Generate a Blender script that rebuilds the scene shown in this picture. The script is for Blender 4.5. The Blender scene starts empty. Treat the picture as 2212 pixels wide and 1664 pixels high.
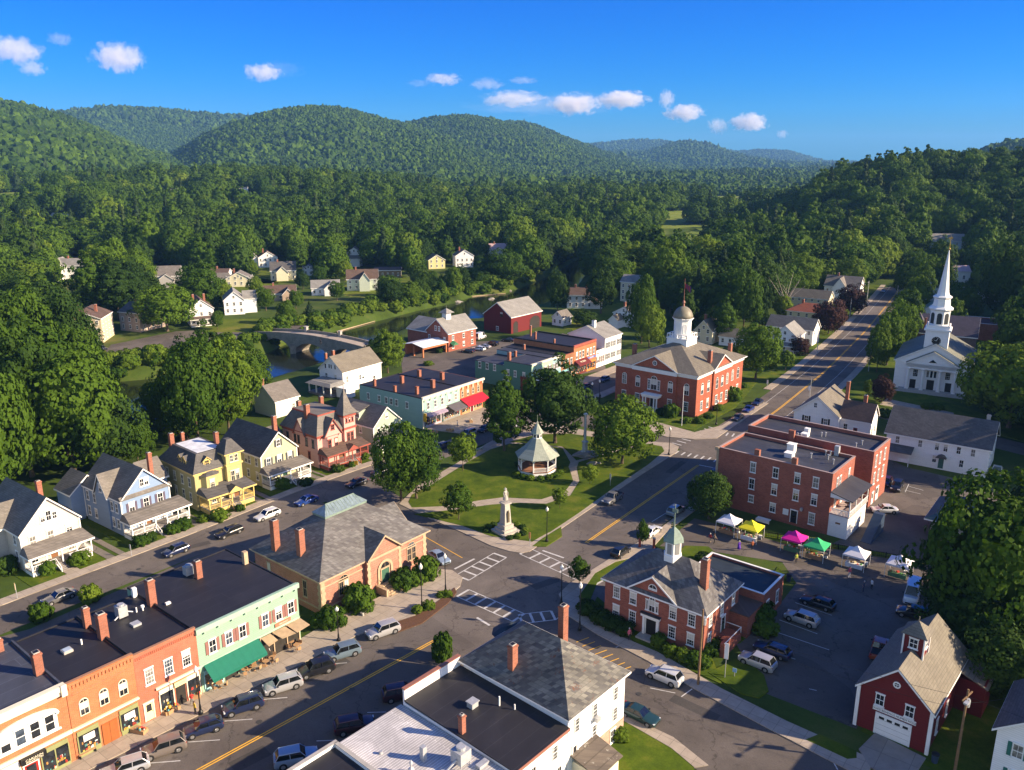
import bpy, math, random
import numpy as np
from mathutils import Vector, Matrix, noise as mnoise
rnd = random.Random(7)
R = math.radians
sc = bpy.context.scene
COL = sc.collection
# ---------------------------------------------------------------- camera model (photograph read at 2212 x 1664)
S = 1.8517; F = 1780.0; PITCH = math.atan((832-345)/F); H = 62.0
SP, CP = math.sin(PITCH), math.cos(PITCH)
CR = {'C1':(0,1500,2.011),'C2':(0,2250,2.003),'C3':(900,1900,2.011),'C4':(900,1300,2.011),'C5':(1900,1600,2.212),
 'C6':(2200,2000,2.212),'C7':(1100,2331,1.4747),'C8':(2600,2331,1.4786),'R1':(2800,1800,1.7068),'R2':(3000,900,1.8485),
 'R3':(2200,1050,2.212),'R4':(1300,1100,2.212),'R5':(0,850,1.7015),'R6':(1000,850,1.7015),'R7':(3400,900,2.773),
 'R8':(3500,1500,3.327),'R9':(2100,1400,5.53),'S4':(1600,1500,4.753),'S5':(2550,700,2.328),'S6':(0,2500,2.864),
 'S7':(500,2400,2.765),'S8':(3400,2400,2.444)}
def DD(c,x,y):
    a,b,s = CR[c]; return (a+x/s)/S, (b+y/s)/S
def G(px,py,z=0.0):
    u=(px-1106)/F; v=(py-832)/F
    t=(H-z)/(SP+v*CP)
    return (u*t, (CP-v*SP)*t)
def at(c,x,y,z=0.0): return G(*DD(c,x,y),z)
def px_of(x,y,z=0.0):
    dz=z-H; dep=y*CP-dz*SP; up=y*SP+dz*CP
    return 1106+F*x/dep, 832-F*up/dep
# ---------------------------------------------------------------- tagging
def tag(o,label=None,cat=None,group=None,kind=None):
    if label: o['label']=label
    if cat: o['category']=cat
    if group: o['group']=group
    if kind: o['kind']=kind
    return o
def thing(name,label,cat,loc=(0,0,0),rz=0.0,group=None):
    o=bpy.data.objects.new(name,None); COL.objects.link(o)
    o.empty_display_size=0.5
    o.location=(loc[0],loc[1],loc[2] if len(loc)>2 else 0.0); o.rotation_euler=(0,0,rz)
    return tag(o,label,cat,group)
def link(o,parent=None,loc=None,rz=None):
    COL.objects.link(o)
    if parent: o.parent=parent
    if loc is not None: o.location=loc
    if rz is not None: o.rotation_euler=(0,0,rz)
    return o
KIDS={}
def copy_tree(root,loc,rz,label=None,group=None,cat=None,scale=None):
    r=root.copy(); COL.objects.link(r); r.location=loc; r.rotation_euler=(0,0,rz)
    if label: r['label']=label
    if group: r['group']=group
    if cat: r['category']=cat
    if scale: r.scale=scale
    for ch in root.children:
        c=ch.copy(); COL.objects.link(c); c.parent=r
        for g in ch.children:
            d=g.copy(); COL.objects.link(d); d.parent=c
    return r
# ---------------------------------------------------------------- materials
MATS={}
def nt(name):
    m=bpy.data.materials.new(name); m.use_nodes=True
    t=m.node_tree; b=t.nodes['Principled BSDF']; return m,t,b
def N(t,ty,**k):
    n=t.nodes.new(ty)
    for a,v in k.items():
        if a in n.inputs: n.inputs[a].default_value=v
        else: setattr(n,a,v)
    return n
def ramp(t,fac,cols):
    r=t.nodes.new('ShaderNodeValToRGB'); e=r.color_ramp.elements
    while len(e)<len(cols): e.new(0.5)
    for i,(p,c) in enumerate(cols): e[i].position=p; e[i].color=(*c,1)
    t.links.new(fac,r.inputs[0]); return r.outputs[0]
def mixc(t,fac,a,b,mode='MIX'):
    m=t.nodes.new('ShaderNodeMix'); m.data_type='RGBA'; m.blend_type=mode
    for s,v in ((m.inputs[0],fac),(m.inputs[6],a),(m.inputs[7],b)):
        if hasattr(v,'links') or hasattr(v,'is_linked'): t.links.new(v,s)
        elif isinstance(v,(int,float)): s.default_value=v
        else: s.default_value=(*v,1)
    return m.outputs[2]
def objco(t,wallmap=False,sc_=(1,1,1)):
    tc=t.nodes.new('ShaderNodeTexCoord'); o=tc.outputs['Object']
    if wallmap:
        s=t.nodes.new('ShaderNodeSeparateXYZ'); t.links.new(o,s.inputs[0])
        a=t.nodes.new('ShaderNodeMath'); a.operation='ADD'
        t.links.new(s.outputs[0],a.inputs[0]); t.links.new(s.outputs[1],a.inputs[1])
        c=t.nodes.new('ShaderNodeCombineXYZ'); t.links.new(a.outputs[0],c.inputs[0]); t.links.new(s.outputs[2],c.inputs[1])
        o=c.outputs[0]
    mp=t.nodes.new('ShaderNodeMapping'); mp.inputs['Scale'].default_value=sc_
    t.links.new(o,mp.inputs[0]); return mp.outputs[0]
def dark(c,f): return tuple(min(1,x*f) for x in c)
def plain(name,c,rough=0.7,var=0.12,scale=1.2,metal=0.0,spec=0.3,coat=0.0):
    if name in MATS: return MATS[name]
    m,t,b=nt(name); co=objco(t)
    n=N(t,'ShaderNodeTexNoise',Scale=scale,Detail=6.0,Roughness=0.65); t.links.new(co,n.inputs['Vector'])
    t.links.new(ramp(t,n.outputs[0],[(0.3,dark(c,1-var)),(0.7,dark(c,1+var))]),b.inputs['Base Color'])
    b.inputs['Roughness'].default_value=rough; b.inputs['Metallic'].default_value=metal
    b.inputs['Specular IOR Level'].default_value=spec; b.inputs['Coat Weight'].default_value=coat
    MATS[name]=m; return m
def brick(name,c,c2=None,mortar=None,var=0.18):
    if name in MATS: return MATS[name]
    m,t,b=nt(name); co=objco(t,True)
    c2=c2 or dark(c,0.7); mortar=mortar or tuple(0.6*x+0.10 for x in c)
    k=N(t,'ShaderNodeTexBrick',Scale=1.0); k.inputs['Brick Width'].default_value=0.42; k.inputs['Row Height'].default_value=0.15
    k.inputs['Mortar Size'].default_value=0.014; k.inputs['Bias'].default_value=-0.2
    k.inputs['Color1'].default_value=(*c,1); k.inputs['Color2'].default_value=(*c2,1); k.inputs['Mortar'].default_value=(*mortar,1)
    t.links.new(co,k.inputs['Vector'])
    n=N(t,'ShaderNodeTexNoise',Scale=0.55,Detail=7.0,Roughness=0.7); t.links.new(co,n.inputs['Vector'])
    f=ramp(t,n.outputs[0],[(0.3,(1-var,)*3),(0.72,(1+var,)*3)])
    t.links.new(mixc(t,1.0,k.outputs[0],f,'MULTIPLY'),b.inputs['Base Color'])
    b.inputs['Roughness'].default_value=0.85; b.inputs['Specular IOR Level'].default_value=0.2
    MATS[name]=m; return m
def clap(name,c,pitch=0.24,var=0.08):
    if name in MATS: return MATS[name]
    m,t,b=nt(name); co=objco(t,True)
    k=N(t,'ShaderNodeTexBrick',Scale=1.0); k.inputs['Brick Width'].default_value=5.0; k.inputs['Row Height'].default_value=pitch
    k.inputs['Mortar Size'].default_value=0.022; k.inputs['Mortar Smooth'].default_value=0.6
    k.inputs['Color1'].default_value=(*c,1); k.inputs['Color2'].default_value=(*dark(c,0.95),1); k.inputs['Mortar'].default_value=(*dark(c,0.72),1)
    t.links.new(co,k.inputs['Vector'])
    n=N(t,'ShaderNodeTexNoise',Scale=0.7,Detail=7.0,Roughness=0.7); t.links.new(co,n.inputs['Vector'])
    f=ramp(t,n.outputs[0],[(0.3,(1-var,)*3),(0.7,(1,)*3)])
    t.links.new(mixc(t,1.0,k.outputs[0],f,'MULTIPLY'),b.inputs['Base Color'])
    b.inputs['Roughness'].default_value=0.65; b.inputs['Specular IOR Level'].default_value=0.25
    MATS[name]=m; return m
def shingle(name,c,c2,bw=0.55,rh=0.22,var=0.25,stain=None):
    if name in MATS: return MATS[name]
    m,t,b=nt(name); co=objco(t,True)
    k=N(t,'ShaderNodeTexBrick',Scale=1.0); k.inputs['Brick Width'].default_value=bw; k.inputs['Row Height'].default_value=rh
    k.inputs['Mortar Size'].default_value=0.02; k.inputs['Mortar Smooth'].default_value=0.5
    k.inputs['Color1'].default_value=(*c,1); k.inputs['Color2'].default_value=(*c2,1); k.inputs['Mortar'].default_value=(*dark(c,0.55),1)
    t.links.new(co,k.inputs['Vector'])
    n=N(t,'ShaderNodeTexNoise',Scale=0.35,Detail=8.0,Roughness=0.72); t.links.new(co,n.inputs['Vector'])
    f=ramp(t,n.outputs[0],[(0.3,(1-var,)*3),(0.7,(1+var*0.5,)*3)])
    out=mixc(t,1.0,k.outputs[0],f,'MULTIPLY')
    if stain:
        w=N(t,'ShaderNodeTexNoise',Scale=0.9,Detail=4.0,Roughness=0.8); t.links.new(objco(t),w.inputs['Vector'])
        mk=ramp(t,w.outputs[0],[(0.60,(0,0,0)),(0.68,(1,1,1))])
        out=mixc(t,mk,out,stain)
    t.links.new(out,b.inputs['Base Color']); b.inputs['Roughness'].default_value=0.75; b.inputs['Specular IOR Level'].default_value=0.3
    MATS[name]=m; return m
def membrane(name,c,seam=1.9):
    if name in MATS: return MATS[name]
    m,t,b=nt(name); co=objco(t)
    k=N(t,'ShaderNodeTexBrick',Scale=1.0); k.inputs['Brick Width'].default_value=14.0; k.inputs['Row Height'].default_value=seam
    k.inputs['Mortar Size'].default_value=0.03; k.inputs['Mortar'].default_value=(*dark(c,1.7),1)
    k.inputs['Color1'].default_value=(*c,1); k.inputs['Color2'].default_value=(*dark(c,0.86),1)
    t.links.new(co,k.inputs['Vector'])
    n=N(t,'ShaderNodeTexNoise',Scale=0.25,Detail=9.0,Roughness=0.7,Distortion=0.6); t.links.new(co,n.inputs['Vector'])
    f=ramp(t,n.outputs[0],[(0.3,(0.72,)*3),(0.55,(1.0,)*3),(0.75,(1.5,)*3)])
    t.links.new(mixc(t,1.0,k.outputs[0],f,'MULTIPLY'),b.inputs['Base Color'])
    b.inputs['Roughness'].default_value=0.6; b.inputs['Specular IOR Level'].default_value=0.35
    MATS[name]=m; return m
def asphalt(name,c):
    if name in MATS: return MATS[name]
    m,t,b=nt(name); co=objco(t)
    n=N(t,'ShaderNodeTexNoise',Scale=0.12,Detail=9.0,Roughness=0.65,Distortion=0.5); t.links.new(co,n.inputs['Vector'])
    a=ramp(t,n.outputs[0],[(0.3,dark(c,0.74)),(0.5,c),(0.72,dark(c,1.3))])
    g=N(t,'ShaderNodeTexNoise',Scale=6.0,Detail=4.0,Roughness=0.7); t.links.new(co,g.inputs['Vector'])
    gg=ramp(t,g.outputs[0],[(0.25,(0.8,)*3),(0.75,(1.2,)*3)])
    a=mixc(t,1.0,a,gg,'MULTIPLY')
    v=t.nodes.new('ShaderNodeTexVoronoi'); v.feature='DISTANCE_TO_EDGE'; v.inputs['Scale'].default_value=0.085
    d=N(t,'ShaderNodeTexNoise',Scale=0.6,Detail=5.0); t.links.new(co,d.inputs['Vector'])
    va=t.nodes.new('ShaderNodeVectorMath'); va.operation='MULTIPLY_ADD'; va.inputs[1].default_value=(3,3,3)
    t.links.new(d.outputs[1],va.inputs[0]); t.links.new(co,va.inputs[2]); t.links.new(va.outputs[0],v.inputs['Vector'])
    ck=ramp(t,v.outputs['Distance'],[(0.0,(0.55,)*3),(0.008,(1,)*3)])
    a=mixc(t,1.0,a,ck,'MULTIPLY')
    v2=t.nodes.new('ShaderNodeTexVoronoi'); v2.inputs['Scale'].default_value=0.05; t.links.new(co,v2.inputs['Vector'])
    pa=ramp(t,v2.outputs['Color'],[(0.2,(0.84,)*3),(0.8,(1.1,)*3)])
    st=N(t,'ShaderNodeTexNoise',Scale=0.9,Detail=3.0); t.links.new(co,st.inputs['Vector']); pa=mixc(t,1.0,pa,ramp(t,st.outputs[0],[(0.62,(1,)*3),(0.70,(0.72,)*3)]),'MULTIPLY')
    a=mixc(t,1.0,a,pa,'MULTIPLY')
    t.links.new(a,b.inputs['Base Color']); b.inputs['Roughness'].default_value=0.88; b.inputs['Specular IOR Level'].default_value=0.25
    MATS[name]=m; return m
def grass(name,c1,c2,c3=None,s=0.08):
    if name in MATS: return MATS[name]
    m,t,b=nt(name); co=objco(t)
    n=N(t,'ShaderNodeTexNoise',Scale=s,Detail=10.0,Roughness=0.72); t.links.new(co,n.inputs['Vector'])
    a=ramp(t,n.outputs[0],[(0.34,c1),(0.52,c2),(0.70,c3 or c2)])
    g=N(t,'ShaderNodeTexNoise',Scale=5.0,Detail=5.0,Roughness=0.8); t.links.new(co,g.inputs['Vector'])
    a=mixc(t,1.0,a,ramp(t,g.outputs[0],[(0.25,(0.7,)*3),(0.75,(1.3,)*3)]),'MULTIPLY')
    t.links.new(a,b.inputs['Base Color']); b.inputs['Roughness'].default_value=0.95; b.inputs['Specular IOR Level'].default_value=0.1
    MATS[name]=m; return m
def paving(name,c,joint=1.6):
    if name in MATS: return MATS[name]
    m,t,b=nt(name); co=objco(t)
    mp=t.nodes.new('ShaderNodeMapping'); mp.inputs['Rotation'].default_value=(0,0,R(38)); t.links.new(co,mp.inputs[0])
    k=N(t,'ShaderNodeTexBrick',Scale=1.0); k.offset=0.0
    k.inputs['Brick Width'].default_value=joint; k.inputs['Row Height'].default_value=joint; k.inputs['Mortar Size'].default_value=0.03
    k.inputs['Color1'].default_value=(*c,1); k.inputs['Color2'].default_value=(*dark(c,0.88),1); k.inputs['Mortar'].default_value=(*dark(c,0.6),1)
    t.links.new(mp.outputs[0],k.inputs['Vector'])
    n=N(t,'ShaderNodeTexNoise',Scale=0.8,Detail=8.0,Roughness=0.7); t.links.new(co,n.inputs['Vector'])
    a=mixc(t,1.0,k.outputs[0],ramp(t,n.outputs[0],[(0.3,(0.82,)*3),(0.7,(1.1,)*3)]),'MULTIPLY')
    t.links.new(a,b.inputs['Base Color']); b.inputs['Roughness'].default_value=0.9; b.inputs['Specular IOR Level'].default_value=0.2
    MATS[name]=m; return m
def leaf(name,cd,cl,trans=0.33):
    if name in MATS: return MATS[name]
    m,t,b=nt(name); co=objco(t)
    oi=t.nodes.new('ShaderNodeObjectInfo')
    n=N(t,'ShaderNodeTexNoise',Scale=0.9,Detail=4.0,Roughness=0.7); t.links.new(co,n.inputs['Vector'])
    ad=t.nodes.new('ShaderNodeMath'); ad.operation='MULTIPLY_ADD'; ad.inputs[1].default_value=0.62
    t.links.new(oi.outputs['Random'],ad.inputs[0])
    sb=t.nodes.new('ShaderNodeMath'); sb.operation='MULTIPLY_ADD'; sb.inputs[1].default_value=1.3; sb.inputs[2].default_value=-0.46
    t.links.new(n.outputs[0],sb.inputs[0]); t.links.new(sb.outputs[0],ad.inputs[2])
    ln_=N(t,'ShaderNodeTexNoise',Scale=0.006,Detail=5.0,Roughness=0.7); t.links.new(oi.outputs['Location'],ln_.inputs['Vector'])
    a2=t.nodes.new('ShaderNodeMath'); a2.operation='MULTIPLY_ADD'; a2.inputs[1].default_value=1.1; t.links.new(ln_.outputs[0],a2.inputs[0])
    a3=t.nodes.new('ShaderNodeMath'); a3.operation='SUBTRACT'; a3.inputs[1].default_value=0.55; t.links.new(ad.outputs[0],a3.inputs[0]); t.links.new(a3.outputs[0],a2.inputs[2]); ad=a2
    a=ramp(t,ad.outputs[0],[(0.0,cd),(0.6,tuple(0.5*(x+y) for x,y in zip(cd,cl))),(1.0,cl)])
    t.links.new(a,b.inputs['Base Color']); b.inputs['Roughness'].default_value=0.75; b.inputs['Specular IOR Level'].default_value=0.12
    tr=t.nodes.new('ShaderNodeBsdfTranslucent'); t.links.new(a,tr.inputs[0])
    mx=t.nodes.new('ShaderNodeMixShader'); mx.inputs[0].default_value=trans
    t.links.new(b.outputs[0],mx.inputs[1]); t.links.new(tr.outputs[0],mx.inputs[2])
    t.links.new(mx.outputs[0],t.nodes['Material Output'].inputs[0])
    MATS[name]=m; return m
def glassm(name,c,rough=0.06,spec=0.7):
    if name in MATS: return MATS[name]
    m,t,b=nt(name); co=objco(t)
    n=N(t,'ShaderNodeTexNoise',Scale=1.3,Detail=2.0); t.links.new(co,n.inputs['Vector'])
    t.links.new(ramp(t,n.outputs[0],[(0.4,dark(c,0.6)),(0.62,dark(c,1.4))]),b.inputs['Base Color'])
    b.inputs['Roughness'].default_value=rough; b.inputs['Specular IOR Level'].default_value=spec
    MATS[name]=m; return m
def paint(name,c,metal=0.3):
    if name in MATS: return MATS[name]
    m,t,b=nt(name); b.inputs['Base Color'].default_value=(*c,1)
    b.inputs['Metallic'].default_value=metal; b.inputs['Roughness'].default_value=0.32; b.inputs['Coat Weight'].default_value=0.7; b.inputs['Coat Roughness'].default_value=0.06
    MATS[name]=m; return m
WHITE=plain('white_paint',(0.78,0.77,0.74),0.6,0.05)
CREAMT=plain('cream_trim',(0.72,0.66,0.50),0.6,0.06)
GLASS=[glassm('glass_dark',(0.018,0.022,0.028)),glassm('glass_blue',(0.05,0.07,0.10)),glassm('glass_curtain',(0.22,0.21,0.19),0.2,0.5)]
BLACK=plain('black_metal',(0.012,0.012,0.013),0.45,0.1)
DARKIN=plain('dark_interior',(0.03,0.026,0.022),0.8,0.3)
STONE=plain('granite',(0.36,0.34,0.31),0.85,0.15,2.0)
TERRA=brick('chimney_brick',(0.30,0.105,0.06))
CONC=paving('concrete_walk',(0.38,0.32,0.255))
METAL=plain('galvanised_metal',(0.42,0.43,0.44),0.45,0.15,3.0,0.3)
WOOD=plain('pole_wood',(0.20,0.12,0.06),0.85,0.25,3.0)
BARK=plain('bark',(0.10,0.075,0.05),0.95,0.3,3.0)
# ---------------------------------------------------------------- mesh building
class MB:
    def __init__(s): s.v=[]; s.f=[]; s.m=[]
    def add(s,vs,fs,m=0):
        k=len(s.v); s.v+= [tuple(v) for v in vs]; s.f+=[tuple(i+k for i in f) for f in fs]; s.m+=[m]*len(fs); return s
    def box(s,x0,x1,y0,y1,z0,z1,m=0):
        return s.add([(x0,y0,z0),(x1,y0,z0),(x1,y1,z0),(x0,y1,z0),(x0,y0,z1),(x1,y0,z1),(x1,y1,z1),(x0,y1,z1)],
          [(0,3,2,1),(4,5,6,7),(0,1,5,4),(1,2,6,5),(2,3,7,6),(3,0,4,7)],m)
    def rbox(s,c,sz,rz,m=0):
        k=len(s.v); s.box(-sz[0]/2,sz[0]/2,-sz[1]/2,sz[1]/2,0,sz[2],m)
        ca,sa=math.cos(rz),math.sin(rz)
        for i in range(k,len(s.v)):
            x,y,z=s.v[i]; s.v[i]=(c[0]+x*ca-y*sa,c[1]+x*sa+y*ca,c[2]+z)
        return s
    def prism(s,P,z0,z1,m=0):
        a=sum(P[i][0]*P[(i+1)%len(P)][1]-P[(i+1)%len(P)][0]*P[i][1] for i in range(len(P)))
        if a<0: P=P[::-1]
        n=len(P)
        return s.add([(x,y,z0) for x,y in P]+[(x,y,z1) for x,y in P],
          [tuple(range(n))[::-1],tuple(range(n,2*n))]+[(i,(i+1)%n,n+(i+1)%n,n+i) for i in range(n)],m)
    def sheet(s,P,z,m=0):
        a=sum(P[i][0]*P[(i+1)%len(P)][1]-P[(i+1)%len(P)][0]*P[i][1] for i in range(len(P)))
        if a<0: P=P[::-1]
        return s.add([(x,y,z) for x,y in P],[tuple(range(len(P)))],m)
    def exy(s,P,y0,y1,m=0):          # polygon in x,z swept along y
        n=len(P)
        return s.add([(x,y0,z) for x,z in P]+[(x,y1,z) for x,z in P],
          [tuple(range(n)),tuple(range(n,2*n))[::-1]]+[(i,n+i,n+(i+1)%n,(i+1)%n) for i in range(n)],m)
    def exx(s,P,x0,x1,m=0):          # polygon in y,z swept along x
        n=len(P)
        return s.add([(x0,y,z) for y,z in P]+[(x1,y,z) for y,z in P],
          [tuple(range(n))[::-1],tuple(range(n,2*n))]+[(i,(i+1)%n,n+(i+1)%n,n+i) for i in range(n)],m)
    def slab(s,pts,th,m=0):          # thick panel from 3-4 coplanar points, thickened downwards
        n=len(pts)
        return s.add(list(pts)+[(x,y,z-th) for x,y,z in pts],
          [tuple(range(n)),tuple(range(n,2*n))[::-1]]+[(i,n+i,n+(i+1)%n,(i+1)%n) for i in range(n)],m)
    def tube(s,p,q,r0,r1=None,n=8,m=0,cap=True):
        r1=r0 if r1 is None else r1
        p=Vector(p); q=Vector(q); d=(q-p); 
        if d.length<1e-6: return s
        d.normalize(); a=d.orthogonal().normalized(); b=d.cross(a)
        vs=[]
        for c,r in ((p,r0),(q,r1)):
            for i in range(n):
                t=2*math.pi*i/n; vs.append(c+a*(r*math.cos(t))+b*(r*math.sin(t)))
        fs=[(i,(i+1)%n,n+(i+1)%n,n+i) for i in range(n)]
        if cap: fs+=[tuple(range(n))[::-1],tuple(range(n,2*n))]
        return s.add(vs,fs,m)
    def lathe(s,prof,n=16,c=(0,0),m=0,ph=0.0):   # prof: (r,z)
        vs=[];fs=[]
        for r,z in prof:
            for i in range(n):
                t=2*math.pi*(i+ph)/n; vs.append((c[0]+r*math.cos(t),c[1]+r*math.sin(t),z))
        for j in range(len(prof)-1):
            for i in range(n): fs.append((j*n+i,j*n+(i+1)%n,(j+1)*n+(i+1)%n,(j+1)*n+i))
        fs.append(tuple(range(n))[::-1]); k=(len(prof)-1)*n; fs.append(tuple(range(k,k+n)))
        return s.add(vs,fs,m)
    def mesh(s,name,mats,smooth=False,fix=True):
        me=bpy.data.meshes.new(name); me.from_pydata(s.v,[],s.f)
        for m in (mats if isinstance(mats,(list,tuple)) else [mats]): me.materials.append(m)
        me.polygons.foreach_set('material_index',s.m)
        if fix:
            import bmesh
            bm=bmesh.new(); bm.from_mesh(me); bmesh.ops.recalc_face_normals(bm,faces=bm.faces); bm.to_mesh(me); bm.free()
        if smooth: me.polygons.foreach_set('use_smooth',[True]*len(me.polygons))
        me.update(); return me
    def obj(s,name,mats,parent=None,smooth=False,loc=None,rz=None):
        return link(bpy.data.objects.new(name,s.mesh(name,mats,smooth)),parent,loc,rz)
def struct(name,mb,mats,smooth=False):
    return tag(mb.obj(name,mats,None,smooth),kind='structure')
# ---------------------------------------------------------------- river, terrain
FARB=[(-420,815),(-150,822),(100,830),(254,826),(340,818),(450,800),(545,778),(640,735),(731,716),(810,696),(899,673),(949,662),(984,656),(1022,641),(1092,635),(1121,624),(1162,608),(1206,586),(1250,560),(1262,548)]
NEARB=[(-420,960),(-100,950),(150,945),(300,930),(420,895),(553,838),(620,818),(695,793),(760,772),(802,752),(880,711),(1029,700),(1173,664),(1235,634),(1262,597),(1312,560),(1320,548)]
WZ=-3.6
RIV=[G(x,y,WZ) for x,y in FARB]+[(70,660),(140,760),(163,760),(100,650)]+[G(x,y,WZ) for x,y in NEARB[::-1]]
RIV=np.array(RIV)
def inpoly(x,y,P):
    P=np.asarray(P,float); ins=np.zeros(np.shape(x),bool); n=len(P)
    for i in range(n):
        x0,y0=P[i]; x1,y1=P[(i+1)%n]
        c=((y0>y)!=(y1>y))&(x<(x1-x0)*(y-y0)/((y1-y0)+1e-12)+x0); ins^=c
    return ins
def dpoly(x,y,P):
    P=np.asarray(P,float); d=np.full(np.shape(x),1e9); n=len(P)
    for i in range(n):
        a=P[i]; b=P[(i+1)%n]; e=b-a; L=max(e@e,1e-9)
        t=np.clip(((x-a[0])*e[0]+(y-a[1])*e[1])/L,0,1)
        d=np.minimum(d,np.hypot(x-a[0]-t*e[0],y-a[1]-t*e[1]))
    return d
# ridge lines: distance, front width, back width, tree allowance, skyline points
HILLS=[
 (2600,1750,900,33,[(-500,215),(-200,205),(0,212),(60,222),(130,236),(200,262),(260,290),(330,318),(420,343),(520,420)]),
 (4800,1500,1500,48,[(-300,260),(0,245),(140,235),(230,224),(340,222),(420,232),(500,243),(600,250),(700,262),(800,420)]),
 (3000,1500,1000,33,[(300,420),(380,325),(450,285),(520,258),(580,238),(640,226),(700,223),(760,228),(820,245),(880,260),(960,285),(1040,312),(1150,345),(1250,400)]),
 (3500,1300,1000,33,[(800,420),(860,266),(930,248),(1000,241),(1060,250),(1110,266),(1180,292),(1250,320),(1330,345),(1420,400)]),
 (4100,1500,1000,34,[(1000,400),(1080,258),(1130,256),(1170,266),(1230,292),(1300,322),(1390,345),(1480,400)]),
 (8200,1800,1500,50,[(1150,420),(1250,305),(1340,299),(1440,300),(1480,306),(1570,345),(1620,420)]),
 (6000,1900,1500,48,[(1200,345),(1330,322),(1400,318),(1450,303),(1490,298),(1540,308),(1600,328),(1680,344),(1780,400)]),
 (9500,2500,1500,50,[(1450,400),(1540,322),(1640,320),(1700,322),(1740,333),(1790,345),(1850,400)]),
 (11500,2500,1500,50,[(1600,400),(1700,350),(1820,346),(1900,348),(2050,400)]),
 (860,400,700,25,[(1640,560),(1730,440),(1760,392),(1800,366),(1840,354),(1900,345),(1960,334),(2040,328),(2100,328),(2150,326),(2212,330),(2400,325),(2900,330)]),
 (2500,900,900,30,[(1950,400),(2090,327),(2140,310),(2180,303),(2212,300),(2400,292),(2900,290)]),
 (1150,480,700,14,[(-500,395),(0,400),(150,398),(350,385),(500,378),(700,385),(850,398),(980,420),(1080,470)]),
 (1500,500,500,12,[(800,470),(950,415),(1080,398),(1250,400),(1400,405),(1550,415),(1650,440)]),
]
HH=[]
for (Rr,Wf,Wb,tr,pts) in HILLS:
    ta=[];hz=[]
    for px,py in pts:
        u=(px-1106)/F; v=(py-832)/F; fw=CP-v*SP; dn=SP+v*CP
        t=Rr/math.hypot(u,fw); ta.append(math.atan2(u,fw)); hz.append(max(0.0,H-t*dn-tr))
    HH.append((Rr,Wf,Wb,np.array(ta),np.array(hz)))
def sstep(t): t=np.clip(t,0,1); return t*t*(3-2*t)
def terr(x,y,river=True):
    x=np.asarray(x,float); y=np.asarray(y,float); r=np.hypot(x,y); th=np.arctan2(x,np.maximum(y,1e-3))
    z=np.zeros_like(r)
    for Rr,Wf,Wb,ta,hz in HH:
        h=np.interp(th,ta,hz,left=hz[0] if hz[0]>1 else 0,right=hz[-1] if hz[-1]>1 else 0)
        wob=40*np.sin(th*23+Rr)+25*np.sin(th*51+Rr*2)
        if Rr<1000: wob=wob*0.3
        d=r-Rr+wob
        g=np.where(d<0,sstep(1+d/Wf),sstep(1-d/Wb))
        z=np.maximum(z,h*g)
    u=sstep((r-560)/500)
    z=z+u*(2.5*np.sin(x/97+1)*np.sin(y/131)+2.5)+sstep((r-1500)/800)*6*(np.sin(x/210+2)*np.sin(y/260+1)+1)
    z=np.where(y<0,0,z)
    if river:
        ins=inpoly(x,y,RIV); d=dpoly(x,y,RIV); sd=np.where(ins,-d,d)
        bank=sstep((sd+3.0)/9.0)
        bed=WZ-1.6
        z=np.where(sd<6.0,bed+(np.maximum(z,0)-bed)*bank,z)
    return z
def T1(x,y): return float(terr(np.array([x]),np.array([y]))[0])
def axis(lo,hi,f0,f1,st,k):
    a=list(np.arange(f0,f1+0.1,st)); p=f1
    while p<hi: p+=max(st,k*(p-f1)); a.append(p)
    p=f0
    while p>lo: p-=max(st,k*(f0-p)); a.insert(0,p)
    return np.array(a)
xs=axis(-9000,9000,-170,90,3.2,0.028); ys=axis(-600,13000,190,640,3.4,0.028)
XX,YY=np.meshgrid(xs,ys); ZZ=terr(XX.ravel(),YY.ravel()).reshape(XX.shape)
nx,ny=len(xs),len(ys)
V=np.stack([XX.ravel(),YY.ravel(),ZZ.ravel()],1)
me=bpy.data.meshes.new('ground')
ii=np.arange((ny-1)*(nx-1)); r_=ii//(nx-1); c_=ii%(nx-1); a_=r_*nx+c_
FQ=np.stack([a_,a_+1,a_+nx+1,a_+nx],1)
me.from_pydata(V.tolist(),[],FQ.tolist()); me.polygons.foreach_set('use_smooth',[True]*len(me.polygons))
GROUND=grass('meadow_ground',(0.020,0.034,0.007),(0.055,0.088,0.014),(0.12,0.115,0.035),0.03)
me.materials.append(GROUND); me.update()
tag(link(bpy.data.objects.new('ground',me)),kind='structure')
# water
m,t,b=nt('river_water'); co=objco(t)
b.inputs['Base Color'].default_value=(0.012,0.016,0.008,1); b.inputs['Roughness'].default_value=0.07; b.inputs['Specular IOR Level'].default_value=0.6
n=N(t,'ShaderNodeTexNoise',Scale=0.5,Detail=6.0,Roughness=0.6); t.links.new(co,n.inputs['Vector'])
bp=t.nodes.new('ShaderNodeBump'); bp.inputs['Strength'].default_value=0.18; bp.inputs['Distance'].default_value=0.25
t.links.new(n.outputs[0],bp.inputs['Height']); t.links.new(bp.outputs[0],b.inputs['Normal'])
wm=MB(); wc=RIV.mean(0)
wxs=np.arange(-260,200,6.0); wys=np.arange(170,790,6.0)
cx,cy=np.meshgrid(wxs,wys); dm=(dpoly(cx.ravel(),cy.ravel(),RIV)<9)|inpoly(cx.ravel(),cy.ravel(),RIV)
for (x,y),k in zip(zip(cx.ravel(),cy.ravel()),dm):
    if k: wm.add([(x-3,y-3,WZ),(x+3,y-3,WZ),(x+3,y+3,WZ),(x-3,y+3,WZ)],[(0,1,2,3)])
struct('river_water',wm,m)
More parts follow.
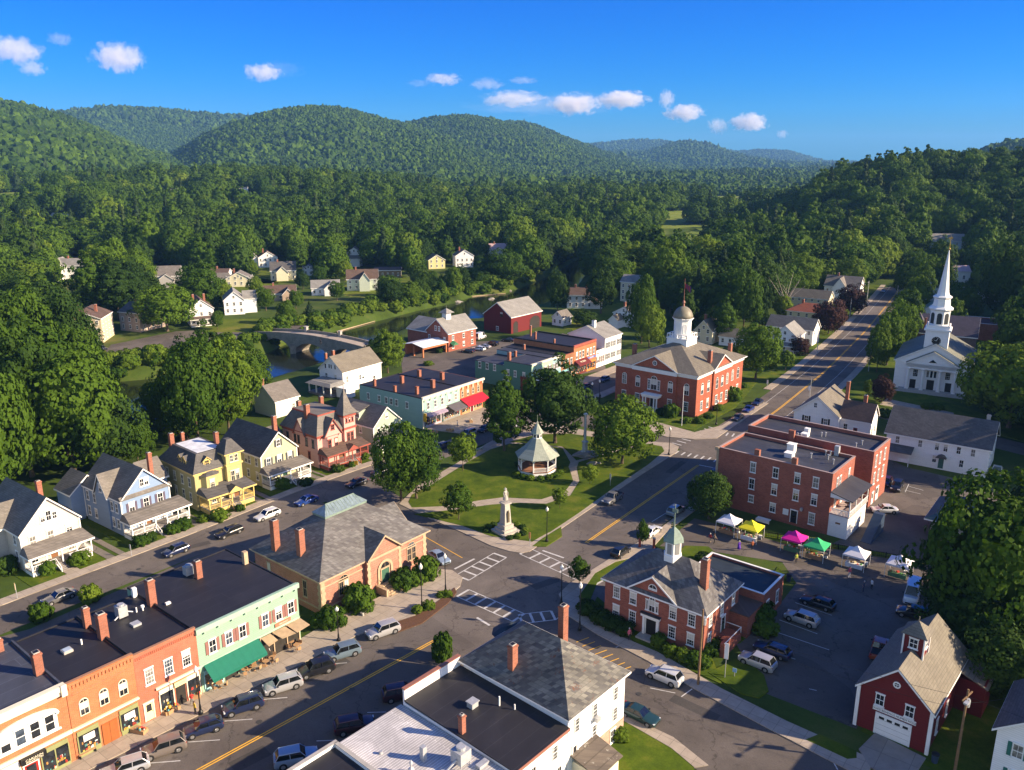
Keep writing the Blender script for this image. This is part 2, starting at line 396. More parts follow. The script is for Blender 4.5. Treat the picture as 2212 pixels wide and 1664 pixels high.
# ---------------------------------------------------------------- trees
LEAFG=leaf('leaf_green',(0.024,0.062,0.006),(0.098,0.170,0.013))
LEAFY=leaf('leaf_light_green',(0.058,0.115,0.009),(0.165,0.230,0.020))
LEAFD=leaf('leaf_dark_green',(0.016,0.042,0.007),(0.056,0.106,0.012))
LEAFP=leaf('leaf_copper',(0.020,0.010,0.010),(0.060,0.026,0.022),0.1)
LEAFN=leaf('leaf_conifer',(0.015,0.034,0.010),(0.045,0.072,0.018),0.1)
def quads_mesh(name,C,Nn,sz,mat_,asp=1.0,core=None,seed=0):
    rg=np.random.default_rng(seed); n=len(C)
    Nn=Nn/np.maximum(np.linalg.norm(Nn,axis=1,keepdims=True),1e-6)
    a=np.cross(Nn,rg.normal(size=(n,3))); a/=np.maximum(np.linalg.norm(a,axis=1,keepdims=True),1e-6); b=np.cross(Nn,a)
    s=(sz*rg.uniform(0.5,1.5,n))[:,None]*0.5
    V=np.stack([C-a*s-b*s*asp*0.5,C+b*s*asp*-1.0+a*s*0.4,C+a*s+b*s*asp*0.5,C-a*s*0.4+b*s*asp],1).reshape(-1,3)
    vs=V.tolist(); fs=np.arange(4*n).reshape(-1,4).tolist()
    if core:
        cv,cf=core; k=len(vs); vs+=cv; fs+=[[i+k for i in f] for f in cf]
    me=bpy.data.meshes.new(name); me.from_pydata(vs,[],fs); me.materials.append(mat_); me.update(); return me
def ico(sub):
    import bmesh
    bm=bmesh.new(); bmesh.ops.create_icosphere(bm,subdivisions=sub,radius=1.0)
    bm.verts.ensure_lookup_table(); v=np.array([x.co[:] for x in bm.verts]); f=[[q.index for q in p.verts] for p in bm.faces]; bm.free(); return v,f
ICO={k:ico(k) for k in (1,2,3)}
def lump(v,seed,amp,fr=2.2):
    o=Vector((seed*3.1,seed*1.7,seed*0.9))
    return np.array([1+amp*mnoise.noise(Vector(p)*fr+o)+0.5*amp*mnoise.noise(Vector(p)*fr*2.3+o) for p in v])
def crown(name,seed,rx,rz,zc,ncl,nl,sz,mat_,cr=0.27,prof=None,core=0.68,amp=0.42):
    rg=np.random.default_rng(seed)
    i=np.arange(ncl); ph=np.arccos(1-2*(i+0.5)/ncl*0.93); th=i*2.39996+seed
    d=np.stack([np.cos(th)*np.sin(ph),np.sin(th)*np.sin(ph),np.cos(ph)],1)+rg.normal(size=(ncl,3))*0.07
    k=lump(d,seed,amp,1.6)*rg.uniform(0.80,1.04,ncl)
    sc3=np.array([rx,rx,rz])
    if prof is not None: f=np.array([prof(z) for z in d[:,2]])
    else: f=np.ones(ncl)
    P=d*k[:,None]*sc3*np.stack([f,f,np.ones(ncl)],1)
    R_=rx*cr*rg.uniform(0.7,1.25,ncl)*np.clip(f,0.5,1)
    Cs=[];Ns=[]
    for p,r,dd in zip(P,R_,d):
        q=rg.normal(size=(nl,3)); q/=np.linalg.norm(q,axis=1,keepdims=True)
        dot=q@dd; q=np.where((dot<-0.25)[:,None],-q,q); q[:,2]*=0.8
        Cs.append(p+q*r*rg.uniform(0.75,1.12,(nl,1))); Ns.append(q+dd*0.5+rg.normal(size=(nl,3))*0.35)
    Cc=np.concatenate(Cs); Cc[:,2]+=zc; Nn=np.concatenate(Ns)
    cv,cf=ICO[2]; kk=lump(cv,seed,amp,1.6)*core
    ff=np.array([prof(z) for z in cv[:,2]]) if prof is not None else np.ones(len(cv))
    co=cv*kk[:,None]*sc3*np.stack([ff,ff,np.ones(len(cv))],1); co[:,2]+=zc
    return quads_mesh(name,Cc,Nn,sz,mat_,1.0,(co.tolist(),cf),seed)
def trunkm(name,h,r,seed,branch=True,mat_=None,top=1.0):
    mb=MB(); rr=random.Random(seed); p=Vector((0,0,-0.3)); rad=r
    segs=5; pts=[p.copy()]
    for i in range(segs):
        p=p+Vector((rr.uniform(-.12,.12)*r*2,rr.uniform(-.12,.12)*r*2,h/segs)); pts.append(p.copy())
    for i in range(segs):
        r0=r*(1.25 if i==0 else 1)*(1-0.13*i); r1=r*(1-0.13*(i+1)); mb.tube(pts[i],pts[i+1],r0,r1,8)
    if branch:
        for j in range(7):
            a=j*2.4+rr.random(); b=pts[-1]+Vector((0,0,-rr.uniform(0,h*0.3)))
            e=b+Vector((math.cos(a)*h*0.5,math.sin(a)*h*0.5,h*rr.uniform(0.4,0.9)))*top
            mb.tube(b,b.lerp(e,0.5)+Vector((0,0,0.3)),r*0.4,r*0.27,6); mb.tube(b.lerp(e,0.5)+Vector((0,0,0.3)),e,r*0.27,r*0.1,6)
    return mb.mesh(name,mat_ or BARK)
round_p=None
def tall_p(z): return (1.0-0.45*max(z,0)**1.3) if z>0 else 1.0-0.15*z*z
def cone_p(z): return max(0.06,0.62*max(0.0,1-z)**0.9)
def oval_p(z): return 1.0-0.18*max(0,z)
# near prototypes are built for a crown of about 6 m radius
PROTO={}
def reg(k,cm,tm,h,r): PROTO[k]=(cm,tm,h,r)
reg('maple1',crown('crown',1,6.0,5.8,8.6,120,78,0.42,LEAFG,0.25),trunkm('trunk',6.0,0.38,1),14.6,6)
reg('maple2',crown('crown',2,6.2,5.2,8.0,115,78,0.42,LEAFG,0.26),trunkm('trunk',5.5,0.40,2),13.4,6)
reg('light1',crown('crown',3,5.8,6.2,8.6,115,75,0.42,LEAFY,0.25,oval_p),trunkm('trunk',5.5,0.34,3),15,6)
reg('light2',crown('crown',4,6.0,5.4,7.6,110,75,0.42,LEAFY,0.26),trunkm('trunk',5.0,0.34,4),13.2,6)
reg('dark1',crown('crown',5,6.0,6.4,8.8,120,78,0.42,LEAFD,0.25,oval_p),trunkm('trunk',6.0,0.38,5),15.4,6)
reg('dark2',crown('crown',6,6.2,5.6,8.2,115,78,0.42,LEAFD,0.27),trunkm('trunk',5.5,0.40,6),14,6)
reg('tall1',crown('crown',7,4.2,7.2,9.0,105,75,0.40,LEAFG,0.28,tall_p),trunkm('trunk',6.5,0.30,7,True,None,0.7),16.4,4.2)
reg('tall2',crown('crown',8,4.0,7.5,9.2,105,75,0.40,LEAFD,0.28,tall_p),trunkm('trunk',6.5,0.30,8,True,None,0.7),17,4)
reg('pine',crown('crown',9,4.6,8.0,9.0,120,60,0.36,LEAFN,0.2,cone_p,0.8,0.15),trunkm('trunk',9.0,0.26,9,False),17,3.6)
reg('copper',crown('crown',10,6.0,5.6,7.6,115,75,0.42,LEAFP,0.26),trunkm('trunk',5.0,0.34,10),13,6)
reg('small1',crown('crown',11,2.0,2.5,4.1,42,60,0.26,LEAFY,0.34,oval_p,0.62,0.35),trunkm('trunk',2.6,0.09,11,True,None,0.9),6.6,2)
reg('small2',crown('crown',12,2.1,2.6,4.1,48,62,0.26,LEAFG,0.33,oval_p,0.68,0.3),trunkm('trunk',2.6,0.11,12,True,None,0.9),6.7,2.1)
TREES={}
def tree(kind,x,y,h,label,cat='tree',name='leafy_tree',group=None,wf=1.0,z=None,rz=None):
    cm,tm,hh,_=PROTO[kind]
    s=h/hh
    e=thing(name,label,cat,(x,y,T1(x,y) if z is None else z),rnd.uniform(0,6.28) if rz is None else rz,group)
    e.scale=(s*wf,s*wf,s)
    link(bpy.data.objects.new('trunk',tm),e); link(bpy.data.objects.new('crown',cm),e)
    return e
# bushes and hedges : one mesh each with leafy surface
BUSH=[]
for k,(mm,rx,rz_) in enumerate(((LEAFG,1.0,0.8),(LEAFY,1.0,0.85),(LEAFD,1.0,0.75))):
    BUSH.append(crown('foliage',20+k,rx,rz_,rz_*0.75,34,55,0.17,mm,0.32,None,0.85,0.25))
NB=[0]
def bush(x,y,r,label,kind=0,hs=1.0,cat='shrub',group=None,z=0.0,name='round_shrub'):
    o=bpy.data.objects.new(name,BUSH[kind]); COL.objects.link(o); o.location=(x,y,z); NB[0]+=1
    o.scale=(r,r,r*hs); o.rotation_euler=(0,0,rnd.uniform(0,6.28)); return tag(o,label,cat,group)
# ---------------------------------------------------------------- forest prototypes
FC=bpy.data.collections.new('forest_tree_kinds')
def fproto(name,me): o=bpy.data.objects.new(name,me); FC.objects.link(o)
fmats=[LEAFG,LEAFD,LEAFG,LEAFY,LEAFG,LEAFD,LEAFN,LEAFG]
for k in range(8):   # 0-7 middle distance
    mm=fmats[k]
    if k==6: me_=crown('crown',60+k,3.8,8.0,8.6,46,26,0.8,mm,0.26,cone_p,0.9,0.15)
    elif k in (4,7): me_=crown('crown',60+k,4.4,7.4,9.0,52,46,0.66,mm,0.3,tall_p,0.85,0.3)
    else: me_=crown('crown',60+k,6.0,6.0,7.4,60,46,0.68,mm,0.28,oval_p if k%2 else None,0.86,0.3)
    fproto('a%02d'%k,me_)
FFM=[LEAFD,LEAFD,LEAFG,LEAFN,LEAFG]
for k in range(5):   # 8-12 far
    v,f=ICO[2]; q=lump(v,80+k,0.6,2.4); P=v*q[:,None]*np.array([6,6,6.6 if k!=3 else 8.5])
    if k==3: P[:,0]*=0.6*(1.2-0.5*v[:,2]); P[:,1]*=0.6*(1.2-0.5*v[:,2])
    P[:,2]+=5.4
    me_=bpy.data.meshes.new('crown'); me_.from_pydata(P.tolist(),[],f); me_.materials.append(FFM[k]); me_.update(); fproto('b%02d'%k,me_)
def forest(name,label,P,S3,RZ,IDX):
    me=bpy.data.meshes.new(name); me.from_pydata(P.tolist(),[],[])
    a=me.attributes.new('sc','FLOAT_VECTOR','POINT'); a.data.foreach_set('vector',S3.ravel().astype(np.float32))
    a=me.attributes.new('rz','FLOAT_VECTOR','POINT'); rr=np.zeros((len(P),3),np.float32); rr[:,2]=RZ; a.data.foreach_set('vector',rr.ravel())
    a=me.attributes.new('ix','INT','POINT'); a.data.foreach_set('value',IDX.astype(np.int32))
    o=bpy.data.objects.new(name,me); COL.objects.link(o)
    g=bpy.data.node_groups.new(name,'GeometryNodeTree')
    g.interface.new_socket('Geometry',in_out='INPUT',socket_type='NodeSocketGeometry'); g.interface.new_socket('Geometry',in_out='OUTPUT',socket_type='NodeSocketGeometry')
    gi=g.nodes.new('NodeGroupInput'); go=g.nodes.new('NodeGroupOutput'); ip=g.nodes.new('GeometryNodeInstanceOnPoints')
    ci=g.nodes.new('GeometryNodeCollectionInfo'); ci.inputs[0].default_value=FC; ci.inputs[1].default_value=True; ci.inputs[2].default_value=True
    def na(n_,ty):
        q=g.nodes.new('GeometryNodeInputNamedAttribute'); q.data_type=ty; q.inputs[0].default_value=n_
        return [s for s in q.outputs if s.enabled and s.name=='Attribute'][0]
    g.links.new(gi.outputs[0],ip.inputs['Points']); g.links.new(ci.outputs[0],ip.inputs['Instance'])
    ip.inputs['Pick Instance'].default_value=True
    g.links.new(na('ix','INT'),ip.inputs['Instance Index']); g.links.new(na('sc','FLOAT_VECTOR'),ip.inputs['Scale']); g.links.new(na('rz','FLOAT_VECTOR'),ip.inputs['Rotation'])
    g.links.new(ip.outputs[0],go.inputs[0])
    md=o.modifiers.new('scatter','NODES'); md.node_group=g
    return tag(o,label,'forest' if label else None,kind='stuff')
# ---------------------------------------------------------------- forest layout
# clear ground: polygons in photo coordinates, on the ground plane
def GP(L,z=0.0): return [G(x,y,z) for x,y in L]
CLEAR=[GP([(-900,2600),(-60,1060),(140,985),(330,960),(330,960),(420,900),(553,830),(620,805),(695,780),(760,755),(802,735),(880,695),(1029,680),(1173,645),(1235,620),(1262,600),(1330,650),(1480,690),(1560,735),(1640,690),(1700,650),(1790,645),(1850,640),(1895,605),(1940,570),(1965,570),(1985,600),(2000,650),(2120,700),(2240,760),(2230,900),(2300,1000),(2330,1250),(2750,1500),(2900,2600)]),
 GP([(520,860),(700,850),(830,800),(830,745),(780,715),(560,690),(535,735)]),
 GP([(235,935),(235,815),(350,815),(350,930)],WZ),
 GP([(1375,590),(1385,497),(1470,490),(1660,490),(1640,520),(1530,545),(1510,590)]),        # river meadow
 GP([(1425,500),(1420,466),(1460,461),(1600,461),(1600,475),(1500,482),(1490,500)]),
 GP([(1530,465),(1535,430),(1620,430),(1630,465)]),
 GP([(-60,505),(-60,470),(20,462),(120,455),(130,470),(60,490)]),
 GP([(160,472),(260,462),(280,470),(180,480)]),
 GP([(1185,357),(1190,349),(1215,349),(1225,357)]),
 # lawns and streets beyond the river
 GP([(-60,690),(-60,655),(120,640),(300,690),(330,720),(460,715),(560,700),(700,715),(560,770),(440,782),(300,800),(120,790),(110,720)]),
 GP([(370,640),(380,600),(480,600),(600,605),(590,640),(480,660)]),
 GP([(300,610),(300,580),(420,585),(420,610)]),
 GP([(560,612),(560,560),(640,560),(650,612)]),
 GP([(640,600),(660,560),(700,560),(690,600)]),
 GP([(740,640),(750,585),(880,585),(900,630),(850,650)]),
 GP([(620,655),(630,610),(760,600),(760,650)]),
 GP([(120,680),(130,640),(240,640),(220,690)]),
 GP([(120,620),(130,560),(200,560),(210,620)]),
 ]
CLIST=[np.array(p) for p in CLEAR]
def jgrid(x0,x1,y0,y1,st,seed):
    rg=np.random.default_rng(seed)
    gx,gy=np.meshgrid(np.arange(x0,x1,st),np.arange(y0,y1,st*0.87))
    gx=gx+((np.arange(gx.shape[0])%2)*st*0.5)[:,None]
    return (gx+rg.uniform(-.36,.36,gx.shape)*st).ravel(),(gy+rg.uniform(-.36,.36,gy.shape)*st).ravel(),rg
def visible(x,y,m=0.04):
    th=np.arctan2(x,np.maximum(y,1)); lim=math.atan(1106/F/CP*1.06)+m
    return (np.abs(th)<lim)
EX=[]      # (x,y,r) keep-out circles, filled in by the buildings
def keep(x,y,occl=True):
    ok=np.ones(x.shape,bool)
    for p in CLIST: ok&=~inpoly(x,y,p)
    ok&=~inpoly(x,y,RIV); ok&=dpoly(x,y,RIV)>3.0
    for ex,ey,er in EX:
        dx=x-ex; dy=y-ey; ok&=np.hypot(dx,dy)>er
        L=math.hypot(ex,ey); ux,uy=-ex/L,-ey/L; al=dx*ux+dy*uy; pe=np.abs(dx*uy-dy*ux)
        ok&=~((al>0)&(al<er+(6 if L<230 else 52))&(pe<er*(.9 if L<230 else .8)))
    return ok
def shorten(x,y):
    f=np.ones(x.shape)
    for ex,ey,er in EX:
        L=math.hypot(ex,ey)
        if L<230: continue
        dx=x-ex; dy=y-ey; ux,uy=-ex/L,-ey/L; al=dx*ux+dy*uy; pe=np.abs(dx*uy-dy*ux)
        f=np.where((al>0)&(al<125)&(pe<er*.9),np.minimum(f,.48),f)
    return f
def build_forest(nind=190):
    parts=[]
    # riverside and middle woods
    x,y,rg=jgrid(-420,420,150,760,9.6,1); r=np.hypot(x,y)
    ok=(r<=700)&visible(x,y,0.12)&keep(x,y); x,y=x[ok],y[ok]; parts.append((x,y,1.28,0,rg))
    x,y,rg=jgrid(-1000,1050,400,1350,11.5,2); r=np.hypot(x,y)
    ok=(r>700)&(r<=1250)&visible(x,y)&keep(x,y); parts.append((x[ok],y[ok],1.38,0,rg))
    x,y,rg=jgrid(-2000,2000,900,2500,10.5,3); r=np.hypot(x,y)
    ok=(r>1250)&(r<=2300)&visible(x,y,0.02)&keep(x,y); parts.append((x[ok],y[ok],1.02,1,rg))
    x,y,rg=jgrid(-3400,3200,1800,4400,11.2,4); r=np.hypot(x,y)
    ok=(r>2300)&(r<=4300)&visible(x,y,0.01); parts.append((x[ok],y[ok],0.98,1,rg))
    x,y,rg=jgrid(-5500,5500,3600,10500,24,5); r=np.hypot(x,y)
    ok=(r>4300)&visible(x,y,0.0); parts.append((x[ok],y[ok],1.75,1,rg))
    out=[]; indiv=[]
    for x,y,s,far,rg in parts:
        n=len(x); z=terr(x,y); r=np.hypot(x,y)
        # skip ground that a nearer crest hides
        px=1106+F*x/(y*CP-(z-H)*SP)
        sz=s*rg.uniform(0.62,1.22,n)*(shorten(x,y) if not far else 1.0); th=np.arctan2(x,y)
        ht=rg.uniform(0.75,1.25,n)
        if far: sz=sz*(1+.35*np.sin(x/140+2)*np.sin(y/190))*rg.uniform(.8,1.3,n)
        if not far:
            ix=rg.choice([0,1,2,3,4,5,6,7],n,p=[.17,.14,.17,.14,.12,.12,.05,.09])
            wsp=np.sin(x/60)*np.sin(y/45); ix=np.where((wsp>0.55)&(ix==1),6,ix)
        else:
            ix=8+rg.choice([0,1,2,3,4],n,p=[.28,.2,.26,.06,.2])
        S3=np.stack([sz,sz*rg.uniform(.9,1.1,n),sz*ht],1)
        out.append((np.stack([x,y,z-0.3],1),S3,rg.uniform(0,6.28,n),ix))
    P=np.concatenate([o[0] for o in out]); S3=np.concatenate([o[1] for o in out]); RZ=np.concatenate([o[2] for o in out]); IX=np.concatenate([o[3] for o in out])
    r=np.hypot(P[:,0],P[:,1])
    # crest culling: running maximum of elevation angle along each bearing
    th=np.arctan2(P[:,0],P[:,1]); el=(P[:,2]+14*S3[:,2]-H)/r
    tb=np.round(th*400).astype(int); order=np.argsort(r); vis=np.ones(len(P),bool); mx={}
    rb=np.linspace(60,12000,400)
    for t_ in np.unique(tb):
        a=t_/400.0; xx=rb*math.sin(a); yy=rb*math.cos(a); zz=terr(xx,yy,False); e=np.maximum.accumulate((zz+4-H)/rb)
        k=np.nonzero(tb==t_)[0]; vis[k]=el[k]>=np.interp(r[k]-30,rb,e)-0.0005
    # individuals: the nearest ones
    near=np.nonzero(vis&visible(P[:,0],P[:,1],-0.045))[0]; near=near[np.argsort(r[near])][:nind]
    kinds={0:'maple1',1:'dark1',2:'maple2',3:'light1',4:'tall1',5:'dark2',6:'pine',7:'tall2'}
    for i in near:
        x,y=P[i,0],P[i,1]; px,py=px_of(x,y,0)
        k=kinds[int(IX[i])]
        word={'maple1':'broad green leafy tree','maple2':'low spreading green leafy tree','dark1':'deep green oval leafy tree','dark2':'deep green broad leafy tree','light1':'yellow-green leafy tree','tall1':'tall narrow green tree','tall2':'tall narrow dark green tree','pine':'dark pointed conifer'}[k]
        if y<262 and px<345: where='in the wood on the near left riverbank'; gp='trees of the near left riverbank wood'
        elif px<620: where='in the wood across the river left of the stone bridge'; gp='trees across the river left of the bridge'
        elif px<1290: where='on the far riverbank right of the stone bridge'; gp='trees on the far bank right of the bridge'
        elif px<1720: where='in the wood behind the domed brick town hall'; gp='trees behind the town hall'
        else: where='on the wooded right side behind the white church'; gp='trees behind the church'
        cm,tm,hh,rr=PROTO[k]; s=float(S3[i,0])*0.98
        e=thing('conifer' if k=='pine' else 'leafy_tree',word+' '+where,'tree',(float(x),float(y),float(P[i,2])+0.3),float(RZ[i]),gp+', '+word)
        e.scale=(s,s,s*float(S3[i,2]/S3[i,0])*0.97)
        link(bpy.data.objects.new('trunk',tm),e); link(bpy.data.objects.new('crown',cm),e)
    m=vis.copy(); m[near]=False
    print('FOREST',len(P),m.sum(),'indiv',len(near),'max r indiv',r[near].max())
    forest('forest','dense green woodland covering the valley and hills beyond the town',P[m],S3[m],RZ[m],IX[m])
# ---------------------------------------------------------------- building kit
CR.update({'T1':(2850,1600,2.765),'T2':(2000,2400,2.443)})
WC={}
BLIND=plain('window_blind',(.55,.52,.46),.7,.06)
def winmesh(w,h,style,trim,gi):
    k=(round(w,2),round(h,2),style,trim.name,gi)
    if k in WC: return WC[k]
    f=MB(); p=MB(); t=0.085
    if style in('arch','palladian'):
        hw=w/2; hs=h-hw if style=='arch' else h-hw
        n=8; arc=[(hw*math.cos(math.pi*i/n),hs+hw*math.sin(math.pi*i/n)) for i in range(n+1)]
        inn=[((hw-t)*math.cos(math.pi*i/n),hs+(hw-t)*math.sin(math.pi*i/n)) for i in range(n+1)]
        for i in range(n):
            a,b,c,d=arc[i],arc[i+1],inn[i+1],inn[i]; f.exy([a,b,c,d],-0.08,0.0)
        f.box(-hw,-hw+t,-0.08,0,0,hs); f.box(hw-t,hw,-0.08,0,0,hs); f.box(-hw+t,hw-t,-0.08,0,0,t)
        p.exy([(-hw+t,t),(hw-t,t)]+inn,-0.035,-0.01)
        if gi>=3: p.box(-hw+t,hw-t,-0.045,-0.036,hs*.5,hs,1)
        f.box(-hw+t,hw-t,-0.06,-0.03,hs*0.5,hs*0.5+0.07); f.box(-hw+t,hw-t,-0.06,-0.03,hs-0.03,hs+0.04); f.box(-0.02,0.02,-0.055,-0.03,t,h-t)
    elif style=='round':
        r=w/2; n=14
        f.add([(c*math.cos(2*math.pi*i/n),y,r+c*math.sin(2*math.pi*i/n)) for c,y in ((r,-0.08),(r-0.14,-0.08),(r,0),(r-0.14,0)) for i in range(n)],
          [(i,(i+1)%n,n+(i+1)%n,n+i) for i in range(n)]+[(i,2*n+i,2*n+(i+1)%n,(i+1)%n) for i in range(n)]+[(n+i,n+(i+1)%n,3*n+(i+1)%n,3*n+i) for i in range(n)])
        p.add([((r-0.13)*math.cos(2*math.pi*i/n),-0.03,r+(r-0.13)*math.sin(2*math.pi*i/n)) for i in range(n)],[tuple(range(n))])
        f.box(-0.03,0.03,-0.06,-0.03,0.1,w-0.1); f.box(-r+0.1,r-0.1,-0.06,-0.03,r-0.03,r+0.03)
    elif style=='tri':
        f.exy([(-w/2,0),(w/2,0),(0,h)],-0.05,0); p.exy([(-w/2+.3,.12),(w/2-.3,.12),(0,h-.12)],-0.09,-0.04)
    else:
        hw=w/2
        f.box(-hw,-hw+t,-0.08,0,0,h); f.box(hw-t,hw,-0.08,0,0,h); f.box(-hw+t,hw-t,-0.08,0,h-t,h); f.box(-hw+t,hw-t,-0.08,0,0,t)
        if style!='plain': f.box(-hw+t,hw-t,-0.06,-0.03,h*0.5-0.035,h*0.5+0.035)
        if style=='multi':
            for q in (-1,1): f.box(q*w/6-0.013,q*w/6+0.013,-0.052,-0.03,t,h-t)
            for q in (0.25,0.75): f.box(-hw+t,hw-t,-0.05,-0.03,h*q-0.013,h*q+0.013)
        if style=='sash': f.box(-0.018,0.018,-0.052,-0.03,t,h-t)
        f.box(-hw-0.08,hw+0.08,-0.15,0.0,-0.1,0.0)
        f.box(-hw-0.06,hw+0.06,-0.11,0.0,h,h+0.12)
        p.box(-hw+t,hw-t,-0.03,-0.01,t,h-t)
        if gi>=3: p.box(-hw+t,hw-t,-0.045,-0.031,h*(.45 if gi==3 else .62),h-t,1)
    WC[k]=(f.mesh('window',trim),p.mesh('pane',[GLASS[gi if gi<3 else 0],BLIND])); return WC[k]
SHM={}
def shmesh(h,m):
    k=(round(h,2),m.name)
    if k not in SHM:
        q=MB().box(-0.19,0.19,-0.06,0,0,h)
        for i in range(int(h/0.3)): q.box(-0.16,0.16,-0.075,-0.055,0.08+i*0.3,0.08+i*0.3+0.2)
        SHM[k]=q.mesh('shutter',m)
    return SHM[k]
class Bld:
    def __init__(s,name,label,cat,P0,az,w,d,group=None,z=0.0,P1=None):
        if P1 is not None:
            dx,dy=P1[0]-P0[0],P1[1]-P0[1]; az=math.degrees(math.atan2(dx,dy)); w=math.hypot(dx,dy)
        s.w,s.d=w,d; s.az=az; s.rz=math.pi/2-R(az)
        s.root=thing(name,label,cat,(P0[0],P0[1],z),s.rz,group)
        s.W=MB(); s.Rf=MB(); s.T=MB(); s.chs=[]; s.rnd=random.Random(hash(label)%1000 if False else len(label)*7+int(abs(P0[0])*3))
        s.P0=P0; s.gi=None
        c=s.wp(w/2,d/2); EX.append((c[0],c[1],0.55*math.hypot(w,d)+3.5))
    def wp(s,x,y):
        c,q=math.cos(s.rz),math.sin(s.rz); return (s.P0[0]+x*c-y*q, s.P0[1]+x*q+y*c)
    def face(s,f,pos,off=0.0):
        if f=='F': return (pos,-off,0.0)
        if f=='R': return (s.w+off,pos,math.pi/2)
        if f=='B': return (s.w-pos,s.d+off,math.pi)
        return (-off,s.d-pos,-math.pi/2)
    def gable(s,x0,x1,y0,y1,z0,e,rise,ax='y',over=0.35,eo=0.3,th=0.16,walls=True,rm=0):
        if ax=='y':
            xm=(x0+x1)/2; hw=(x1-x0)/2; k=rise/hw
            if walls: s.W.exy([(x0,z0),(x1,z0),(x1,e),(xm,e+rise),(x0,e)],y0,y1)
            zl=e-k*eo
            s.Rf.slab([(x0-eo,y0-over,zl+th),(xm,y0-over,e+rise+th),(xm,y1+over,e+rise+th),(x0-eo,y1+over,zl+th)],th-0.01,rm)
            s.Rf.slab([(xm,y0-over,e+rise+th),(x1+eo,y0-over,zl+th),(x1+eo,y1+over,zl+th),(xm,y1+over,e+rise+th)],th-0.01,rm)
            for yy in (y0-over-0.03,y1+over-0.03):
                s.T.exy([(x0-eo,zl-0.16),(xm,e+rise-0.16),(xm,e+rise+0.08),(x0-eo,zl+0.08)],yy,yy+0.06)
                s.T.exy([(xm,e+rise-0.16),(x1+eo,zl-0.16),(x1+eo,zl+0.08),(xm,e+rise+0.08)],yy,yy+0.06)
            for xx in (x0-eo-0.03,x1+eo-0.03): s.T.box(xx,xx+0.06,y0-over,y1+over,zl-0.18,zl+0.1)
        else:
            ym=(y0+y1)/2; hw=(y1-y0)/2; k=rise/hw
            if walls: s.W.exx([(y0,z0),(y1,z0),(y1,e),(ym,e+rise),(y0,e)],x0,x1)
            zl=e-k*eo
            s.Rf.slab([(x0-over,y0-eo,zl+th),(x1+over,y0-eo,zl+th),(x1+over,ym,e+rise+th),(x0-over,ym,e+rise+th)],th-0.01,rm)
            s.Rf.slab([(x0-over,ym,e+rise+th),(x1+over,ym,e+rise+th),(x1+over,y1+eo,zl+th),(x0-over,y1+eo,zl+th)],th-0.01,rm)
            for xx in (x0-over-0.03,x1+over-0.03):
                s.T.exx([(y0-eo,zl-0.16),(ym,e+rise-0.16),(ym,e+rise+0.08),(y0-eo,zl+0.08)],xx,xx+0.06)
                s.T.exx([(ym,e+rise-0.16),(y1+eo,zl-0.16),(y1+eo,zl+0.08),(ym,e+rise+0.08)],xx,xx+0.06)
            for yy in (y0-eo-0.03,y1+eo-0.03): s.T.box(x0-over,x1+over,yy,yy+0.06,zl-0.18,zl+0.1)
    def hip(s,x0,x1,y0,y1,z,rise,over=0.45,inset=None,rm=0,mb=None):
        mb=mb or s.Rf
        a,b,c,d=x0-over,x1+over,y0-over,y1+over; W_,D_=b-a,d-c; zz=z+0.12
        base=[(a,c,zz),(b,c,zz),(b,d,zz),(a,d,zz)]
        if inset is None:
            if W_>=D_: top=[(a+D_/2,(c+d)/2),(b-D_/2+1e-3,(c+d)/2)]
            else: top=[((a+b)/2,c+W_/2),((a+b)/2,d-W_/2)]
            (p,q),(r_,t_)=top
            if W_>=D_: fs=[(0,1,5,4),(1,2,5),(2,3,4,5),(3,0,4),(3,2,1,0)]
            else: fs=[(0,1,4),(1,2,5,4),(2,3,5),(3,0,4,5),(3,2,1,0)]
            mb.add(base+[(p,q,zz+rise),(r_,t_,zz+rise)],fs,rm)
        else:
            ix,iy=inset
            mb.add(base+[(a+ix,c+iy,zz+rise),(b-ix,c+iy,zz+rise),(b-ix,d-iy,zz+rise),(a+ix,d-iy,zz+rise)],[(0,1,5,4),(1,2,6,5),(2,3,7,6),(3,0,4,7),(4,5,6,7),(3,2,1,0)],rm)
        s.T.box(a-0.02,b+0.02,c-0.02,d+0.02,z-0.1,z+0.118)
    def flat(s,x0,x1,y0,y1,z0,h,par=0.45,th=0.3,cap=True,roofm=0,cm=0,low=False):
        s.W.box(x0,x1,y0,y1,z0,h-par)
        if low:
            s.W.box(x0,x1,y0,y0+th,h-par,h); s.T.box(x0-.03,x1+.03,y0-.04,y0+th+.04,h,h+.06,cm)
            for a in ((x0,x1,y1-th,y1),(x0,x0+th*.7,y0+th+.05,y1-th),(x1-th*.7,x1,y0+th+.05,y1-th)): s.Rf.box(*a,h-par,h-.12 if a[3]!=y1 else h-par+.15,roofm)
            s.Rf.box(x0+th,x1-th,y0+th,y1-th,h-par,h-par+0.06,roofm); return
        for a in ((x0,x1,y0,y0+th),(x0,x1,y1-th,y1),(x0,x0+th,y0+th,y1-th),(x1-th,x1,y0+th,y1-th)):
            s.W.box(*a,h-par,h)
            if cap: s.T.box(a[0]-0.04,a[1]+0.04,a[2]-0.04,a[3]+0.04,h,h+0.07,cm)
        s.Rf.box(x0+th,x1-th,y0+th,y1-th,h-par,h-par+0.06,roofm)
    def bands(s,x0,x1,y0,y1,z,hh,out,m=0):
        for a in ((x0-out,x1+out,y0-out,y0-0.002),(x0-out,x1+out,y1+0.002,y1+out),(x0-out,x0-0.002,y0,y1),(x1+0.002,x1+out,y0,y1)): s.T.box(*a,z,z+hh,m)
